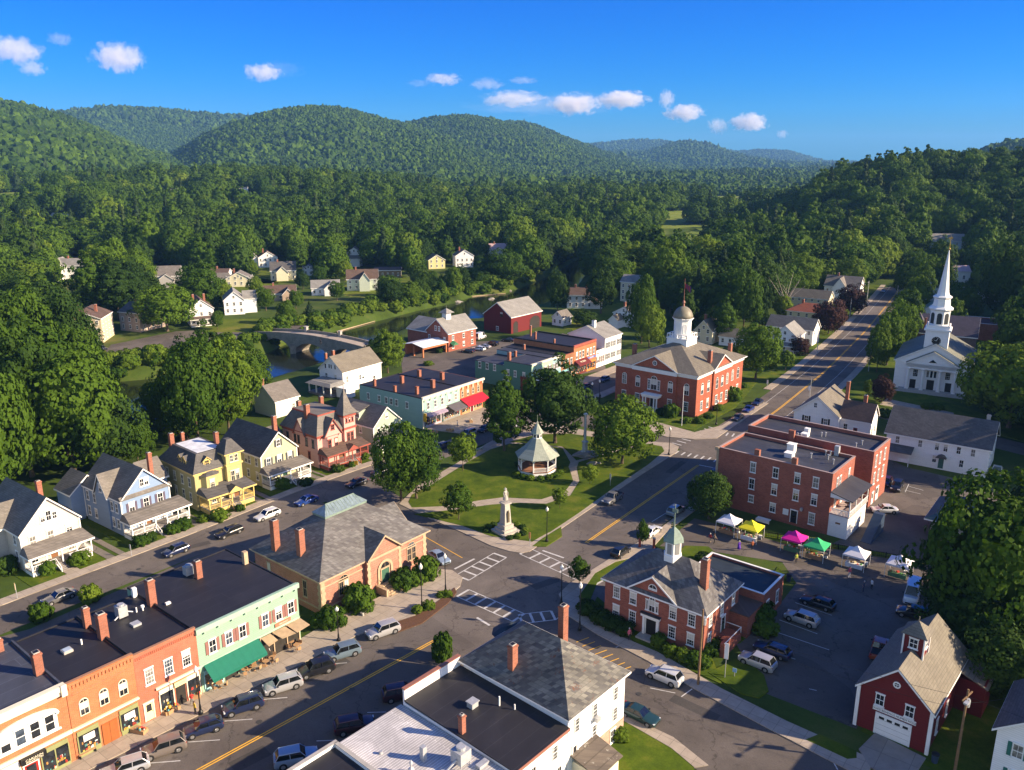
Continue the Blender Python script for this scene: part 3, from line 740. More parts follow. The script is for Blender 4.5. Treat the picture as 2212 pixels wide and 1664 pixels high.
    def corners(s,x0,x1,y0,y1,z0,z1,t=0.14):
        for x in (x0,x1):
            for y in (y0,y1): s.T.box(x-t/2-0.03,x+t/2+0.03,y-t/2-0.03,y+t/2+0.03,z0,z1)
    def chim(s,x,y,z0,z1,sx=0.7,sy=0.7,m=None,cap=True): s.chs.append((x,y,z0,z1,sx,sy,m,cap))
    def done(s,wm,rm,tm=None):
        s.wall=s.W.obj('wall',wm,s.root) if s.W.f else None
        s.roof=s.Rf.obj('roof',rm,s.root) if s.Rf.f else None
        if s.T.f: s.T.obj('trim',tm or WHITE,s.root)
        for x,y,z0,z1,sx,sy,m,cap in s.chs:
            c=MB().box(x-sx/2,x+sx/2,y-sy/2,y+sy/2,z0,z1,0)
            if cap: c.box(x-sx/2-0.06,x+sx/2+0.06,y-sy/2-0.06,y+sy/2+0.06,z1-0.25,z1-0.08,0); c.box(x-sx/2+0.1,x+sx/2-0.1,y-sy/2+0.1,y+sy/2-0.1,z1,z1+0.12,1); c.box(x-sx/2+.16,x+sx/2-.16,y-sy/2+.16,y+sy/2-.16,z1+.12,z1+.13,2)
            c.obj('chimney',[m or TERRA,STONE,BLACK],s.roof or s.root)
        return s
    def win(s,f,pos,z,w=1.0,h=1.75,style='sash',trim=None,sh=None,off=0.0,gi=None):
        if gi is None: gi=s.gi if s.gi is not None else s.rnd.choice([0,0,1,0,2,3,4])
        fm,pm=winmesh(w,h,style,trim or WHITE,gi); x,y,rz=s.face(f,pos,off)
        o=link(bpy.data.objects.new('window',fm),s.root,(x,y,z),rz); link(bpy.data.objects.new('pane',pm),o)
        if sh:
            for q in (-1,1): link(bpy.data.objects.new('shutter',shmesh(h,sh)),o,(q*(w/2+0.24),-0.001,0))
        return o
    def wins(s,f,poss,zs,**k):
        for z in zs:
            for p in poss: s.win(f,p,z,**k)
    def door(s,f,pos,z,w=1.1,h=2.2,m=None,tm=None,label=None,off=0.0,glass=True):
        x,y,rz=s.face(f,pos,off); tm=tm or WHITE; m=m or plain('dark_green_door',(0.02,0.06,0.045),0.4)
        q=MB().box(-w/2-0.12,-w/2,-0.1,0,0,h,1).box(w/2,w/2+0.12,-0.1,0,0,h,1).box(-w/2-0.16,w/2+0.16,-0.12,0,h,h+0.18,1).box(-w/2,w/2,-0.05,-0.005,0,h,0)
        if glass: q.box(-w/2+0.2,w/2-0.2,-0.06,-0.045,h*0.5,h-0.2,2)
        o=q.obj('door',[m,tm,GLASS[0]],s.root,loc=(x,y,z),rz=rz); MB().box(w/2-0.16,w/2-0.1,-0.12,-0.05,1.0,1.08).obj('handle',BLACK,o)
        if label: o['label']=label
        return o
    def part(s,name,mb,m,label=None,parent=None,smooth=False):
        o=mb.obj(name,m,parent or s.root,smooth)
        if label: o['label']=label
        return o
    def porch(s,x0,x1,dep,zf,h,rise=0.7,posts=4,rm=None,pm=None,steps=None,ped=None,fm=None,y=0.0,rail=True,side='F'):
        pm=pm or WHITE; fm=fm or plain('porch_floor',(0.22,0.2,0.19),0.8); rm=rm
        d=MB().box(x0,x1,y-dep,y-0.01,zf-0.12,zf,0).box(x0+0.1,x1-0.1,y-dep+0.1,y-0.02,0,zf-0.12,1)
        po=s.part('porch',d,[fm,pm])
        r=MB(); a,b,c,e=x0-0.35,x1+0.35,y-dep-0.35,y-0.01; z=zf+h
        r.add([(a,c,z),(b,c,z),(b,e,z),(a,e,z),(a+0.5,c+dep*0.85,z+rise),(b-0.5,c+dep*0.85,z+rise),(b-0.5,e,z+rise+0.12),(a+0.5,e,z+rise+0.12)],
          [(0,1,5,4),(1,2,6,5),(4,5,6,7),(3,0,4,7),(3,2,1,0),(2,3,7,6)],0)
        r.box(a-0.02,b+0.02,c-0.02,e-0.005,z-0.28,z-0.003,1)
        if ped:
            pc,pw=ped; r.exy([(pc-pw/2,z),(pc+pw/2,z),(pc,z+0.95)],c-0.12,c-0.06,1)
            r.slab([(pc-pw/2-.15,c-.2,z-.05),(pc,c-.2,z+1.05),(pc,c+1.5,z+1.05),(pc-pw/2-.15,c+1.5,z-.05)],.08,0); r.slab([(pc,c-.2,z+1.05),(pc+pw/2+.15,c-.2,z-.05),(pc+pw/2+.15,c+1.5,z-.05),(pc,c+1.5,z+1.05)],.08,0)
        s.part('porch_roof',r,[rm or s.roof.data.materials[0],pm],None,po)
        xs_=[x0+0.12+(x1-x0-0.24)*i/(posts-1) for i in range(posts)]
        for q in xs_+([] if posts<2 else []):
            s.part('post',MB().box(q-0.09,q+0.09,y-dep+0.03,y-dep+0.21,zf,z-0.28).box(q-.14,q+.14,y-dep-.02,y-dep+.26,z-.42,z-.28),pm,None,po)
        for q in (xs_[0],xs_[-1]):
            s.part('post',MB().box(q-0.09,q+0.09,y-0.25,y-0.07,zf,z-0.28),pm,None,po)
        if rail:
            sx=steps[0] if steps else None; sw=steps[1] if steps else 0
            def run(a,b,yy,alongx=True):
                if b-a<0.25: return
                rl=MB()
                if alongx: rl.box(a,b,yy-.04,yy+.04,zf+.82,zf+.9); rl.box(a,b,yy-.03,yy+.03,zf+.12,zf+.18)
                else: rl.box(yy-.04,yy+.04,a,b,zf+.82,zf+.9); rl.box(yy-.03,yy+.03,a,b,zf+.12,zf+.18)
                n=max(2,int((b-a)/0.22))
                for i in range(n):
                    p=a+(i+.5)*(b-a)/n
                    if alongx: rl.box(p-.03,p+.03,yy-.02,yy+.02,zf+.18,zf+.82)
                    else: rl.box(yy-.02,yy+.02,p-.03,p+.03,zf+.18,zf+.82)
                s.part('railing',rl,pm,None,po)
            if sx is None: run(x0+.2,x1-.2,y-dep+.12)
            else: run(x0+.2,sx-sw/2,y-dep+.12); run(sx+sw/2,x1-.2,y-dep+.12)
            run(y-dep+.2,y-.25,x0+.12,False); run(y-dep+.2,y-.25,x1-.12,False)
        if steps:
            sx,sw=steps[:2]; n=max(2,int(zf/0.18)); st=MB()
            for i in range(n):
                zz=zf-(i+1)*zf/(n+1); st.box(sx-sw/2,sx+sw/2,y-dep-(i+1)*0.3,y-dep-i*0.3-0.001,0,zz,0)
            for q in (-1,1):
                X=sx+q*(sw/2+.05)
                st.exx([(y-dep,zf+.8),(y-dep,zf+.9),(y-dep-n*.3,.95),(y-dep-n*.3,.85)],X-.04,X+.04,1); st.box(X-.05,X+.05,y-dep-n*.3-.05,y-dep-n*.3+.05,0,1.0,1)
                st.exx([(y-dep,zf),(y-dep,zf-.25),(y-dep-n*.3,0),(y-dep-n*.3,.2)],X-.05,X+.05,1)
            s.part('steps',st,[fm,pm],None,po)
        return po
def dormer(s,x,y,z,w,h,rise,dep,dirx=0,wm=None,rm=None,style='sash',wh=1.0,tm=None):
    """gabled dormer as a part; dir 'F' faces -y, 'L' faces -x"""
    m=MB(); r=MB(); 
    m.exy([(-w/2,0),(w/2,0),(w/2,h),(0,h+rise),(-w/2,h)],0,dep)
    r.slab([(-w/2-.2,-.2,h-.1),(0,-.2,h+rise+.1),(0,dep,h+rise+.1),(-w/2-.2,dep,h-.1)],.1); r.slab([(0,-.2,h+rise+.1),(w/2+.2,-.2,h-.1),(w/2+.2,dep,h-.1),(0,dep,h+rise+.1)],.1)
    r.exy([(-w/2-.2,h-.26),(0,h+rise-.06),(0,h+rise+.06),(-w/2-.2,h-.12)],-.24,-.19,1); r.exy([(0,h+rise-.06),(w/2+.2,h-.26),(w/2+.2,h-.12),(0,h+rise+.06)],-.24,-.19,1)
    o=m.obj('dormer',wm or s.wall.data.materials[0],s.root,loc=(x,y,z),rz=dirx)
    r.obj('dormer_roof',[rm or s.roof.data.materials[0],tm or WHITE],o)
    fm,pm=winmesh(wh*0.9,min(h-.1,1.35),style,tm or WHITE,0); q=link(bpy.data.objects.new('window',fm),o,(0,-.002,0.08))
    pm2=bpy.data.meshes.new('x'); bpy.data.meshes.remove(pm2)
    me=pm; g=bpy.data.objects.new('window_pane',me); link(g,o,(0,-.002,0.08))
    return o
# ---------------------------------------------------------------- buildings
def C(r,g,b): return (r,g,b)
R_GREY=shingle('roof_grey_shingle',(0.19,0.17,0.15),(0.14,0.125,0.11))
R_DARK=shingle('roof_dark_shingle',(0.115,0.108,0.105),(0.08,0.076,0.075))
R_TAN=shingle('roof_tan_shingle',(0.19,0.168,0.13),(0.155,0.135,0.105))
R_BROWN=shingle('roof_brown_shingle',(0.13,0.085,0.065),(0.10,0.065,0.05))
R_SLATE=shingle('roof_slate',(0.175,0.168,0.16),(0.095,0.088,0.088),0.5,0.3,0.38,(0.085,0.065,0.062))
R_SLATEG=shingle('roof_mottled_slate',(0.20,0.19,0.16),(0.075,0.072,0.072),0.5,0.3,0.45,(0.12,0.055,0.035))
R_LIGHT=shingle('roof_light_grey',(0.27,0.26,0.24),(0.22,0.21,0.195))
R_RED=shingle('roof_red_tile',(0.30,0.10,0.055),(0.24,0.075,0.045))
MEMB=membrane('black_membrane',(0.022,0.021,0.024))
MEMG=membrane('grey_membrane',(0.045,0.046,0.052))
MEMW=membrane('white_metal_roof',(0.42,0.405,0.40),0.3)
COPPER=plain('green_copper',(0.17,0.23,0.19),0.55,0.2,2.5)
WHITEC=clap('white_clapboard',(0.86,0.85,0.84))
RED=clap('barn_red_boards',(0.14,0.014,0.016),0.3)
BR1=brick('hall_red_brick',(0.34,0.085,0.040)); BR2=brick('office_red_brick',(0.30,0.085,0.050))
BR3=brick('market_brick',(0.31,0.092,0.056)); BRO=brick('orange_brick',(0.44,0.15,0.055),(0.36,0.115,0.042)); BRS=brick('salmon_brick',(0.44,0.125,0.065),(0.36,0.10,0.055))
BRL=brick('library_brick',(0.38,0.145,0.092),(0.31,0.105,0.07),(0.40,0.32,0.26))
SANDST=plain('sandstone',(0.42,0.31,0.20),0.85,0.15,2.0)
def text(s,body,size,loc,rot,mat_,parent,name='lettering',ext=0.01):
    cu=bpy.data.curves.new('t','FONT'); cu.body=body; cu.size=size; cu.extrude=ext; cu.align_x='CENTER'; cu.align_y='CENTER'; cu.resolution_u=2
    o=bpy.data.objects.new('t',cu); COL.objects.link(o); bpy.context.view_layer.update()
    me=bpy.data.meshes.new_from_object(o.evaluated_get(bpy.context.evaluated_depsgraph_get())); bpy.data.objects.remove(o); bpy.data.curves.remove(cu)
    me.materials.clear(); me.materials.append(mat_)
    q=bpy.data.objects.new(name,me); COL.objects.link(q); q.parent=parent; q.location=loc; q.rotation_euler=rot; return q
FR=(math.pi/2,0,0)
# --- white gabled house, bottom of the row
b=Bld('wooden_house','cream-white house with front gable and curved porch roof at the lower left edge','house',(-75.6,115.9),37,9.0,13.5)
b.gable(0,9,0,13.5,0.6,6.5,4.6); b.W.box(0.05,8.95,0.05,13.45,0,0.6)
b.gable(-2.2,4.5,5.2,9.6,0.6,6.5,2.9,'x',over=0.3); b.corners(0,9,0,13.5,0.6,6.3)
b.chim(5.6,4.6,8,12.4,0.75,0.75); b.done(clap('cream_clapboard',(0.62,0.55,0.47)),R_GREY)
b.wins('F',[1.7,4.4,7.3],[3.9],w=1.05,h=1.7); b.win('F',3.6,7.2,0.75,1.25); b.win('F',4.5,7.2,0.85,1.7); b.win('F',5.4,7.2,0.75,1.25)
b.wins('F',[1.6,7.2],[1.1],w=1.05,h=1.7); b.door('F',4.5,0.9,1.1,2.1,plain('brown_door',(0.2,0.09,0.04),0.5))
b.wins('L',[1.6,6.5,11.5],[1.5,4.2],w=0.9,h=1.6); b.wins('R',[3,6.5,10],[1.5,4.2],w=0.9,h=1.6)
b.porch(-0.1,9.3,2.7,0.9,2.4,0.95,5,steps=(4.6,2.0),fm=plain('porch_floor',(0.22,0.2,0.19),0.8))
# --- blue house
BLUE=clap('blue_clapboard',(0.22,0.31,0.47)); SHP=plain('plum_shutter',(0.10,0.08,0.12),0.6)
b=Bld('wooden_house','blue clapboard house with plum shutters, tall brick chimney and white front porch','house',(-65.8,128.4),36.5,8.8,12.5)
b.gable(0,8.8,0,12.5,0.6,6.8,4.3); b.W.box(0.05,8.75,0.05,12.45,0,0.6)
b.gable(-0.35,4.4,3.6,7.6,0.6,6.8,3.4,'x',over=0.35); b.gable(-2.4,4,12.5,17.5,0.6,5.6,2.6,'y'); b.gable(8.0,12,6,12,0.6,6.2,2.8,'x')
b.corners(0,8.8,0,12.5,0.6,6.6); b.Rf.exx([(-0.45,6.75),(0,7.25),(0,6.7),(-0.45,6.65)],-0.3,9.1)
b.W.box(-2.6,0,13,16.8,0,2.6); b.Rf.slab([(-3,12.7,2.5),(0.2,12.7,3.4),(0.2,17.1,3.4),(-3,17.1,2.5)],0.12)
b.chim(7.3,2.6,7,12.6,0.7,0.7); b.done(BLUE,R_GREY)
b.wins('F',[1.8,4.4,7.0],[4.1],w=1.05,h=1.7,sh=SHP); b.win('F',4.0,8.0,0.8,1.4); b.win('F',4.85,8.0,0.8,1.4)
b.wins('F',[1.5,3.0,6.0,7.4],[1.2],w=0.95,h=1.7); b.door('F',4.5,0.9,1.0,2.1,plain('brown_door',(0.2,0.09,0.04),0.5))
b.wins('L',[1.3,3.6,5.0,6.6],[1.2,4.1],w=0.85,h=1.7,off=0.0); b.wins('L',[9.5,11.0],[1.2,4.1],w=0.85,h=1.7); b.wins('R',[2.2],[1.2,4.1],w=0.9)
b.win('L',6.9,7.0,0.9,1.5,off=0.36)
b.porch(-0.2,10.6,2.9,0.95,2.3,0.9,6,steps=(5.2,2.0),rm=R_GREY)
# --- yellow mansard house
YEL=clap('yellow_clapboard',(0.46,0.39,0.18)); YT=plain('mustard_trim',(0.62,0.46,0.16),0.6)
b=Bld('wooden_house','yellow mansard house with corner tower, dormers and white flat roof deck','house',(-57.3,139.0),41,8.6,11.8)
b.W.box(0,8.6,0,11.8,0.7,7.2); b.W.box(0.05,8.55,0.05,11.75,0,0.7); b.hip(0,8.6,0,11.8,7.2,3.0,0.4,(1.9,1.9)); b.bands(0,8.6,0,11.8,6.75,0.35,0.12)
b.Rf.box(2.0,6.6,2.0,9.8,10.3,10.36,1)
b.W.box(5.9,9.0,-0.9,2.3,0.7,9.6); b.bands(5.9,9.0,-0.9,2.3,7.3,0.3,0.2); b.hip(5.9,9.0,-0.9,2.3,9.6,2.3,0.45,(1.5,1.5))
b.W.prism([(1.1,0),(1.7,-0.95),(3.9,-0.95),(4.5,0)],0.7,6.6); b.Rf.add([(0.8,0,6.6),(1.5,-1.25,6.6),(4.1,-1.25,6.6),(4.8,0,6.6),(2.8,0.2,7.7)],[(0,1,4),(1,2,4),(2,3,4),(3,2,1,0)],0)
b.W.box(1.5,7,11.8,16.5,0,5.6); b.hip(1.5,7,11.8,16.5,5.6,1.8,0.35,(1.5,1.5))
b.chim(1.6,10.6,8,12.3,.8,.8); b.chim(4.0,11.0,8,11.8,.6,.6); b.chim(7.4,4.6,9,12.4,.7,.8)
b.done(YEL,[R_DARK,plain('white_roof_coating',(0.6,0.62,0.65),0.6,0.25,0.8)],YT)
b.wins('F',[7.0,7.95],[4.2],w=0.85,h=2.0,off=0.9,trim=CREAMT); b.wins('F',[7.0,7.95],[7.9],w=0.75,h=1.35,off=0.9,trim=CREAMT); b.win('F',2.8,4.0,1.0,1.8,off=0.95,style='multi',trim=CREAMT); b.win('F',2.8,1.2,1.0,1.8,off=0.95,trim=CREAMT)
b.wins('F',[5.2],[1.2],w=0.9,h=1.7,trim=CREAMT); b.wins('L',[1.6,4.4,7.2,9.8],[1.4,4.3],w=0.85,h=1.75,trim=CREAMT)
b.door('F',7.4,1.0,1.1,2.1,plain('brown_door',(0.2,0.09,0.04),0.5),CREAMT,off=0.9)
dormer(b,2.8,0.3,8.0,1.4,1.2,0.6,2.4,0,YEL,R_DARK,tm=YT); 
for yy in (3.6,5.2): dormer(b,0.3,yy,8.0,1.1,1.2,0.6,2.4,-math.pi/2,YEL,R_DARK,tm=YT)
b.porch(0.4,9.6,3.6,1.0,2.5,0.8,5,rm=R_DARK,pm=YT,steps=(5.6,1.7),ped=(5.6,2.6))
# --- cream shuttered house
CR1=clap('pale_yellow_clapboard',(0.52,0.50,0.31)); SHD=plain('charcoal_shutter',(0.06,0.065,0.07),0.6)
b=Bld('wooden_house','pale yellow gabled house with dark shutters left of the pink tower house','house',(-48.8,150.5),39,8.4,13.5)
b.gable(0,8.4,0,13.5,0.7,6.5,3.9); b.W.box(0.05,8.35,0.05,13.45,0,0.7); b.corners(0,8.4,0,13.5,0.7,6.3)
b.gable(7,11.5,9,13,0.6,5.5,2.2,'x'); b.chim(6.6,4.3,7,12.2,.8,.8); b.done(CR1,R_DARK)
b.wins('F',[1.7,4.2,6.7],[3.9],w=1.05,h=1.7,sh=SHD); b.win('F',4.2,7.4,0.9,1.4,sh=SHD); b.wins('F',[1.6,3.0],[1.2],w=0.95,h=1.7); b.door('F',5.2,0.95,1.0,2.1)
b.wins('L',[1.6,8.5,9.6,12],[4.1],w=0.85,h=1.7); b.wins('L',[2.5,9,12],[1.2],w=0.85,h=1.6)
b.porch(-0.2,9.6,2.8,0.95,2.3,0.8,5,steps=(5.6,1.6),rm=R_GREY)
# --- pink tower house
PINK=clap('pink_clapboard',(0.62,0.36,0.31)); PT=plain('brick_red_trim',(0.30,0.075,0.055),0.6)
b=Bld('wooden_house','pink mansard house with brick red trim and tall pointed corner tower','house',(-40.1,160.7),39.7,9.4,12)
b.W.box(0,9.4,0,12,0.6,7.0); b.W.box(.05,9.35,.05,11.95,0,.6); b.hip(0,9.4,0,12,7.0,3.6,0.4,(2.1,2.1)); b.bands(0,9.4,0,12,6.45,0.45,0.14); b.T.box(1.6,7.8,1.6,10.4,10.5,10.85)
b.Rf.box(1.75,7.65,1.75,10.25,10.86,10.9,0)
b.W.box(6.6,9.6,-0.6,2.4,0.6,10.2); b.bands(6.6,9.6,-0.6,2.4,6.9,0.4,0.2); b.bands(6.6,9.6,-0.6,2.4,9.6,0.35,0.2)
b.Rf.add([(6.1,-1.1,10.2),(10.1,-1.1,10.2),(10.1,2.9,10.2),(6.1,2.9,10.2),(7.0,-0.2,11.5),(9.2,-0.2,11.5),(9.2,2.0,11.5),(7.0,2.0,11.5),(8.1,0.9,15.6)],[(0,1,5,4),(1,2,6,5),(2,3,7,6),(3,0,4,7),(4,5,8),(5,6,8),(6,7,8),(7,4,8),(3,2,1,0)],0)
b.T.tube((8.1,.9,15.4),(8.1,.9,16.6),.06,.02,6)
b.gable(1.4,5.6,-0.7,3.2,6.6,7.0,3.2,'y',over=0.3); b.W.prism([(1.2,0),(1.9,-0.9),(4.6,-0.9),(5.3,0)],0.6,6.5)
b.gable(-0.4,4,3.8,7.2,6.6,7.0,2.8,'x',over=0.3)
b.chim(1.5,5.0,8,12.6,.95,.95); b.chim(7.9,8.5,9,12.3,.8,.8); b.chim(3.5,10.5,9,11.9,.8,.8); b.done(PINK,R_GREY,PT)
b.wins('F',[7.6,8.6],[4.1],w=0.8,h=2.0,off=0.6,trim=PT); b.wins('F',[7.3,8.1,8.9],[8.3],w=0.5,h=1.0,off=0.6,trim=PT,style='plain'); b.wins('F',[2.4,4.1],[4.0],w=0.9,h=1.9,off=0.9,trim=PT); b.win('F',3.5,7.8,0.9,1.1,off=0.71,trim=PT)
b.wins('F',[1.4,3.1,4.8],[1.1],w=0.9,h=1.8,trim=PT,off=0.0); b.wins('L',[1.8,4.4,5.6,8.3,10.5],[4.2],w=0.75,h=1.7,trim=SHD); b.wins('L',[2.6,5,9],[1.2],w=0.8,h=1.9,trim=PT)
b.door('F',6.0,0.9,1.1,2.2,plain('brown_door',(0.2,0.09,0.04),0.5),PT)
b.porch(0.2,10.9,3.0,0.95,2.4,0.9,6,rm=R_BROWN,pm=PT,steps=(6.6,1.6),ped=(6.6,2.8))
# --- sage green house
SAGE=clap('sage_clapboard',(0.36,0.43,0.34))
b=Bld('wooden_house','sage green gabled house with shed dormer beside the long blue-green shop block','house',(-30.3,171.0),37,8.2,12.5)
b.gable(0,8.2,0,12.5,0.5,5.7,3.6); b.W.box(.05,8.15,.05,12.45,0,.5); b.corners(0,8.2,0,12.5,.5,5.5)
b.W.box(0.3,4,5.0,9.5,5.5,8.2); b.Rf.slab([(0.0,4.7,8.0),(4.1,4.7,9.2),(4.1,9.8,9.2),(0.0,9.8,8.0)],.12); b.done(SAGE,R_GREY)
b.wins('F',[1.5,3.1,5.1,6.9],[3.5],w=0.85,h=1.5); b.win('F',4.1,6.7,0.9,1.1); b.wins('F',[1.5,6.5],[1.0],w=0.95,h=1.6); b.door('F',4.2,.8); b.wins('L',[3,8.5],[1.0,3.6],w=0.85,h=1.5); b.win('L',7.3,6.9,1.4,.9,off=-.31,style='plain')
b.porch(0.2,8,2.4,0.8,2.2,0.7,4,rm=R_DARK,steps=(4.2,1.5))
# --- little buildings behind the row
b=Bld('garage','small cream garage with grey gable roof behind the yellow mansard house','garage',(-56.2,158.5),39,6.2,5.5)
b.gable(0,6.2,0,5.5,0,4.2,2.4,'x'); b.done(CR1,R_GREY); b.win('F',3,1.5,1.2,1.6,sh=SHD); b.win('L',2.6,1.5,1,1.5)
b=Bld('barn','cream painted barn with plain grey roof at the edge of the river trees','barn',(-58.5,195.2),37,7.2,8.5)
b.gable(0,7.2,0,8.5,0,4.4,3.3,'x'); b.chim(1.0,6.0,5,9.0,.6,.6); b.done(clap('warm_white_clapboard',(0.72,0.69,0.60)),R_GREY); b.wins('F',[5.5],[1.4],w=.9,h=1.3)
b=Bld('wooden_house','white house with long grey roof and side porch by the near end of the bridge','house',(-46.2,217.6),35,14.8,9.0)
b.gable(0,14.8,0,9,0,6.1,3.7,'x'); b.corners(0,14.8,0,9,0,6); b.chim(3.4,7.0,6,10.6,.7,.7); b.chim(1.2,7.6,6,10.2,.6,.6); b.done(WHITEC,R_TAN)
b.wins('F',[1.6],[2.8],w=1,h=1.9); b.wins('F',[6.5,7.6],[2.6],w=.9,h=1.4); b.win('F',12,1.0,1,1.6)
b.wins('L',[2.4],[6.2],w=.75,h=1.4,style='plain'); b.wins('L',[3.9,4.7,6.2],[6.4],w=.65,h=1.3,style='plain'); b.wins('L',[2.6,6.2],[3.4],w=.95,h=1.6)
q=MB().box(-5.2,-.01,-.5,8.6,.5,.62).box(-5.0,-.1,-.3,8.4,0,.5)
po=b.part('porch',q,[plain('porch_floor',(0.22,0.2,0.19),0.8)]); r=MB(); r.add([(-5.7,-1,3.0),(0,-1,3.0),(0,9,3.0),(-5.7,9,3.0),(-4.5,.2,3.7),(0,.2,3.9),(0,7.8,3.9),(-4.5,7.8,3.7)],[(0,1,5,4),(2,3,7,6),(3,0,4,7),(4,5,6,7),(3,2,1,0),(1,2,6,5)]); b.part('porch_roof',r,R_LIGHT,None,po)
for yy in (-.2,2.6,5.4,8.2): b.part('post',MB().box(-5.0,-4.7,yy-.15,yy+.15,.6,3.0),WHITE,None,po)
b.part('garden_room',MB().box(-3.2,-.02,-4.5,-.6,0,2.6).box(-3.4,0,-4.7,-.5,2.6,2.75),WHITE)
# --- blue-green shop block with orange brick end
TEAL=clap('blue_green_clapboard',(0.30,0.47,0.43)); 
b=Bld('shop_building','long two storey shop block painted blue-green with an orange brick end and red awning','shop',(-21.2,186.6),37,22.6,21.5)
b.flat(0,13.6,0,21.5,0,7.8,0.35,.25,low=True); b.W.box(13.6,22.6,0,.001,0,.001)
b.done(TEAL,MEMB,CREAMT)
q=MB(); q.box(13.62,22.6,0,21.5,0,7.44); 
q.box(13.62,22.6,0,.25,7.44,7.79)
b.part('wall',q,BRO,'orange brick end section'); b.part('roof',MB().box(13.62,22.35,.25,21.25,7.44,7.5),MEMB)
q=MB(); q.box(-.3,22.9,-.5,-.002,7.45,7.95); q.box(-.25,13.6,-.3,-.003,7.1,7.44)
for i in range(12): q.box(.6+i*1.95,.85+i*1.95,-.45,-.31,6.7,7.44)
q.box(0,22.6,-.25,-.002,3.55,3.8); q.box(-.05,.25,-.06,-.001,0,7.1); b.part('cornice',q,CREAMT)
b.wins('F',[2.0,4.5,7.0,9.6,12.0],[4.5],w=.95,h=1.75); b.wins('F',[14.6,16.7,18.7,20.8],[4.6],w=.85,h=1.9,style='arch',trim=CREAMT)
b.wins('L',[3.2,7.0,9.5,11.2,13,16.5],[4.3],w=.95,h=1.6,style='multi')
for x,y,h,s_ in ((2.5,4,1.9,.7),(7.6,14,1.9,.8),(9,4.8,2.1,.9),(1.5,17.5,1.7,.6),(15,15,1.8,.8),(16.4,8.3,1.9,.9),(0.6,9.5,1.6,.6)):
    MB().box(x-s_/2,x+s_/2,y-s_/2,y+s_/2,7.5,7.5+h).box(x-s_/2-.05,x+s_/2+.05,y-s_/2-.05,y+s_/2+.05,7.3+h,7.42+h).obj('chimney',TERRA,b.roof)
def storefront(b,x0,x1,h,fm,y=0.0,door=None,dm=None,base=.6,n=None,label=None,goods=True):
    """glazed shop front between x0 and x1: frame, panes, door, built proud of the wall"""
    q=MB(); g=MB(); n=n or max(2,int((x1-x0)/1.6))
    q.box(x0,x1,y-.1,y-.003,0,base); q.box(x0,x1,y-.12,y-.003,h-.55,h)
    for i in range(n+1):
        p=x0+(x1-x0)*i/n; q.box(p-.06,p+.06,y-.13,y-.003,base,h-.55)
    g.box(x0+.05,x1-.05,y-.06,y-.004,base,h-.56)
    o=b.part('shop_window',q,fm,label); g.obj('pane',GLASS[0],o)
    if goods:
        r_=random.Random(int(x0*10)+int(b.P0[1])); wg=MB()
        for i in range(int((x1-x0)*7)):
            w_=r_.uniform(.1,.28); h_=r_.uniform(.12,.4); p=r_.uniform(x0+.2,x1-.3); z_=base+r_.choice((0,0,.02,.5,.9)); wg.box(p,p+w_,y-.085-.01*(i%3),y-.062,z_,z_+h_,r_.randrange(6))
        wg.obj('window_goods',[plain('goods_%d'%j,c_,.8,.25,5.) for j,c_ in enumerate(((.45,.2,.05),(.6,.5,.35),(.35,.04,.03),(.08,.2,.2),(.65,.62,.58),(.4,.3,.05)))],o)
    return o
def awning(b,x0,x1,z,drop,out,m,name='awning',label=None,y=0.0):
    q=MB(); q.add([(x0,y-.02,z),(x1,y-.02,z),(x1,y-out,z-drop),(x0,y-out,z-drop),(x0,y-.02,z-.08),(x1,y-.02,z-.08),(x1,y-out,z-drop-.08),(x0,y-out,z-drop-.08)],[(0,3,2,1),(4,5,6,7),(0,1,5,4),(3,7,6,2),(0,4,7,3),(1,2,6,5)])
    q.box(x0,x1,y-out-.03,y-out,z-drop-.35,z-drop-.05)
    n=int((x1-x0)/0.9)
    for i in range(n+1):
        p=x0+(x1-x0)*i/max(n,1); q.add([(p-.02,y-.03,z+.015),(p+.02,y-.03,z+.015),(p+.02,y-out,z-drop+.015),(p-.02,y-out,z-drop+.015)],[(0,3,2,1)])
    o=b.part(name,q,m,label)
    for p in (x0+.1,x1-.1): MB().tube((p,y-.03,z-drop-.3),(p,y-out,z-drop-.1),.025).obj('awning_arm',BLACK,o)
    return o
storefront(b,.6,6.6,3.2,plain('lilac_shopfront',(0.42,0.36,0.42),0.6)); storefront(b,7.2,13.2,3.2,plain('grey_shopfront',(0.2,0.22,0.22),0.6)); storefront(b,14.2,22.2,3.2,plain('tan_shopfront',(0.4,0.25,0.12),0.6),n=6)
awning(b,.7,7.6,3.7,.5,1.4,plain('lilac_awning',(0.30,0.24,0.32),.8,.25)); awning(b,8.6,13.4,3.9,.9,2.6,plain('grey_awning',(0.10,0.09,0.10),.7)); awning(b,13.8,22.4,4.3,1.3,2.6,plain('red_awning',(0.42,0.012,0.03),.7,.06))
b.door('F',6.9,.1,1,2.2); b.door('F',18,.1,1.1,2.2,plain('dark_red_door',(.15,.02,.02),.5),off=.14)
b.part('blade_sign',MB().box(.1,.25,-1.0,-.1,1.9,4.0),plain('yellow_sign',(0.75,0.42,0.02),.5))
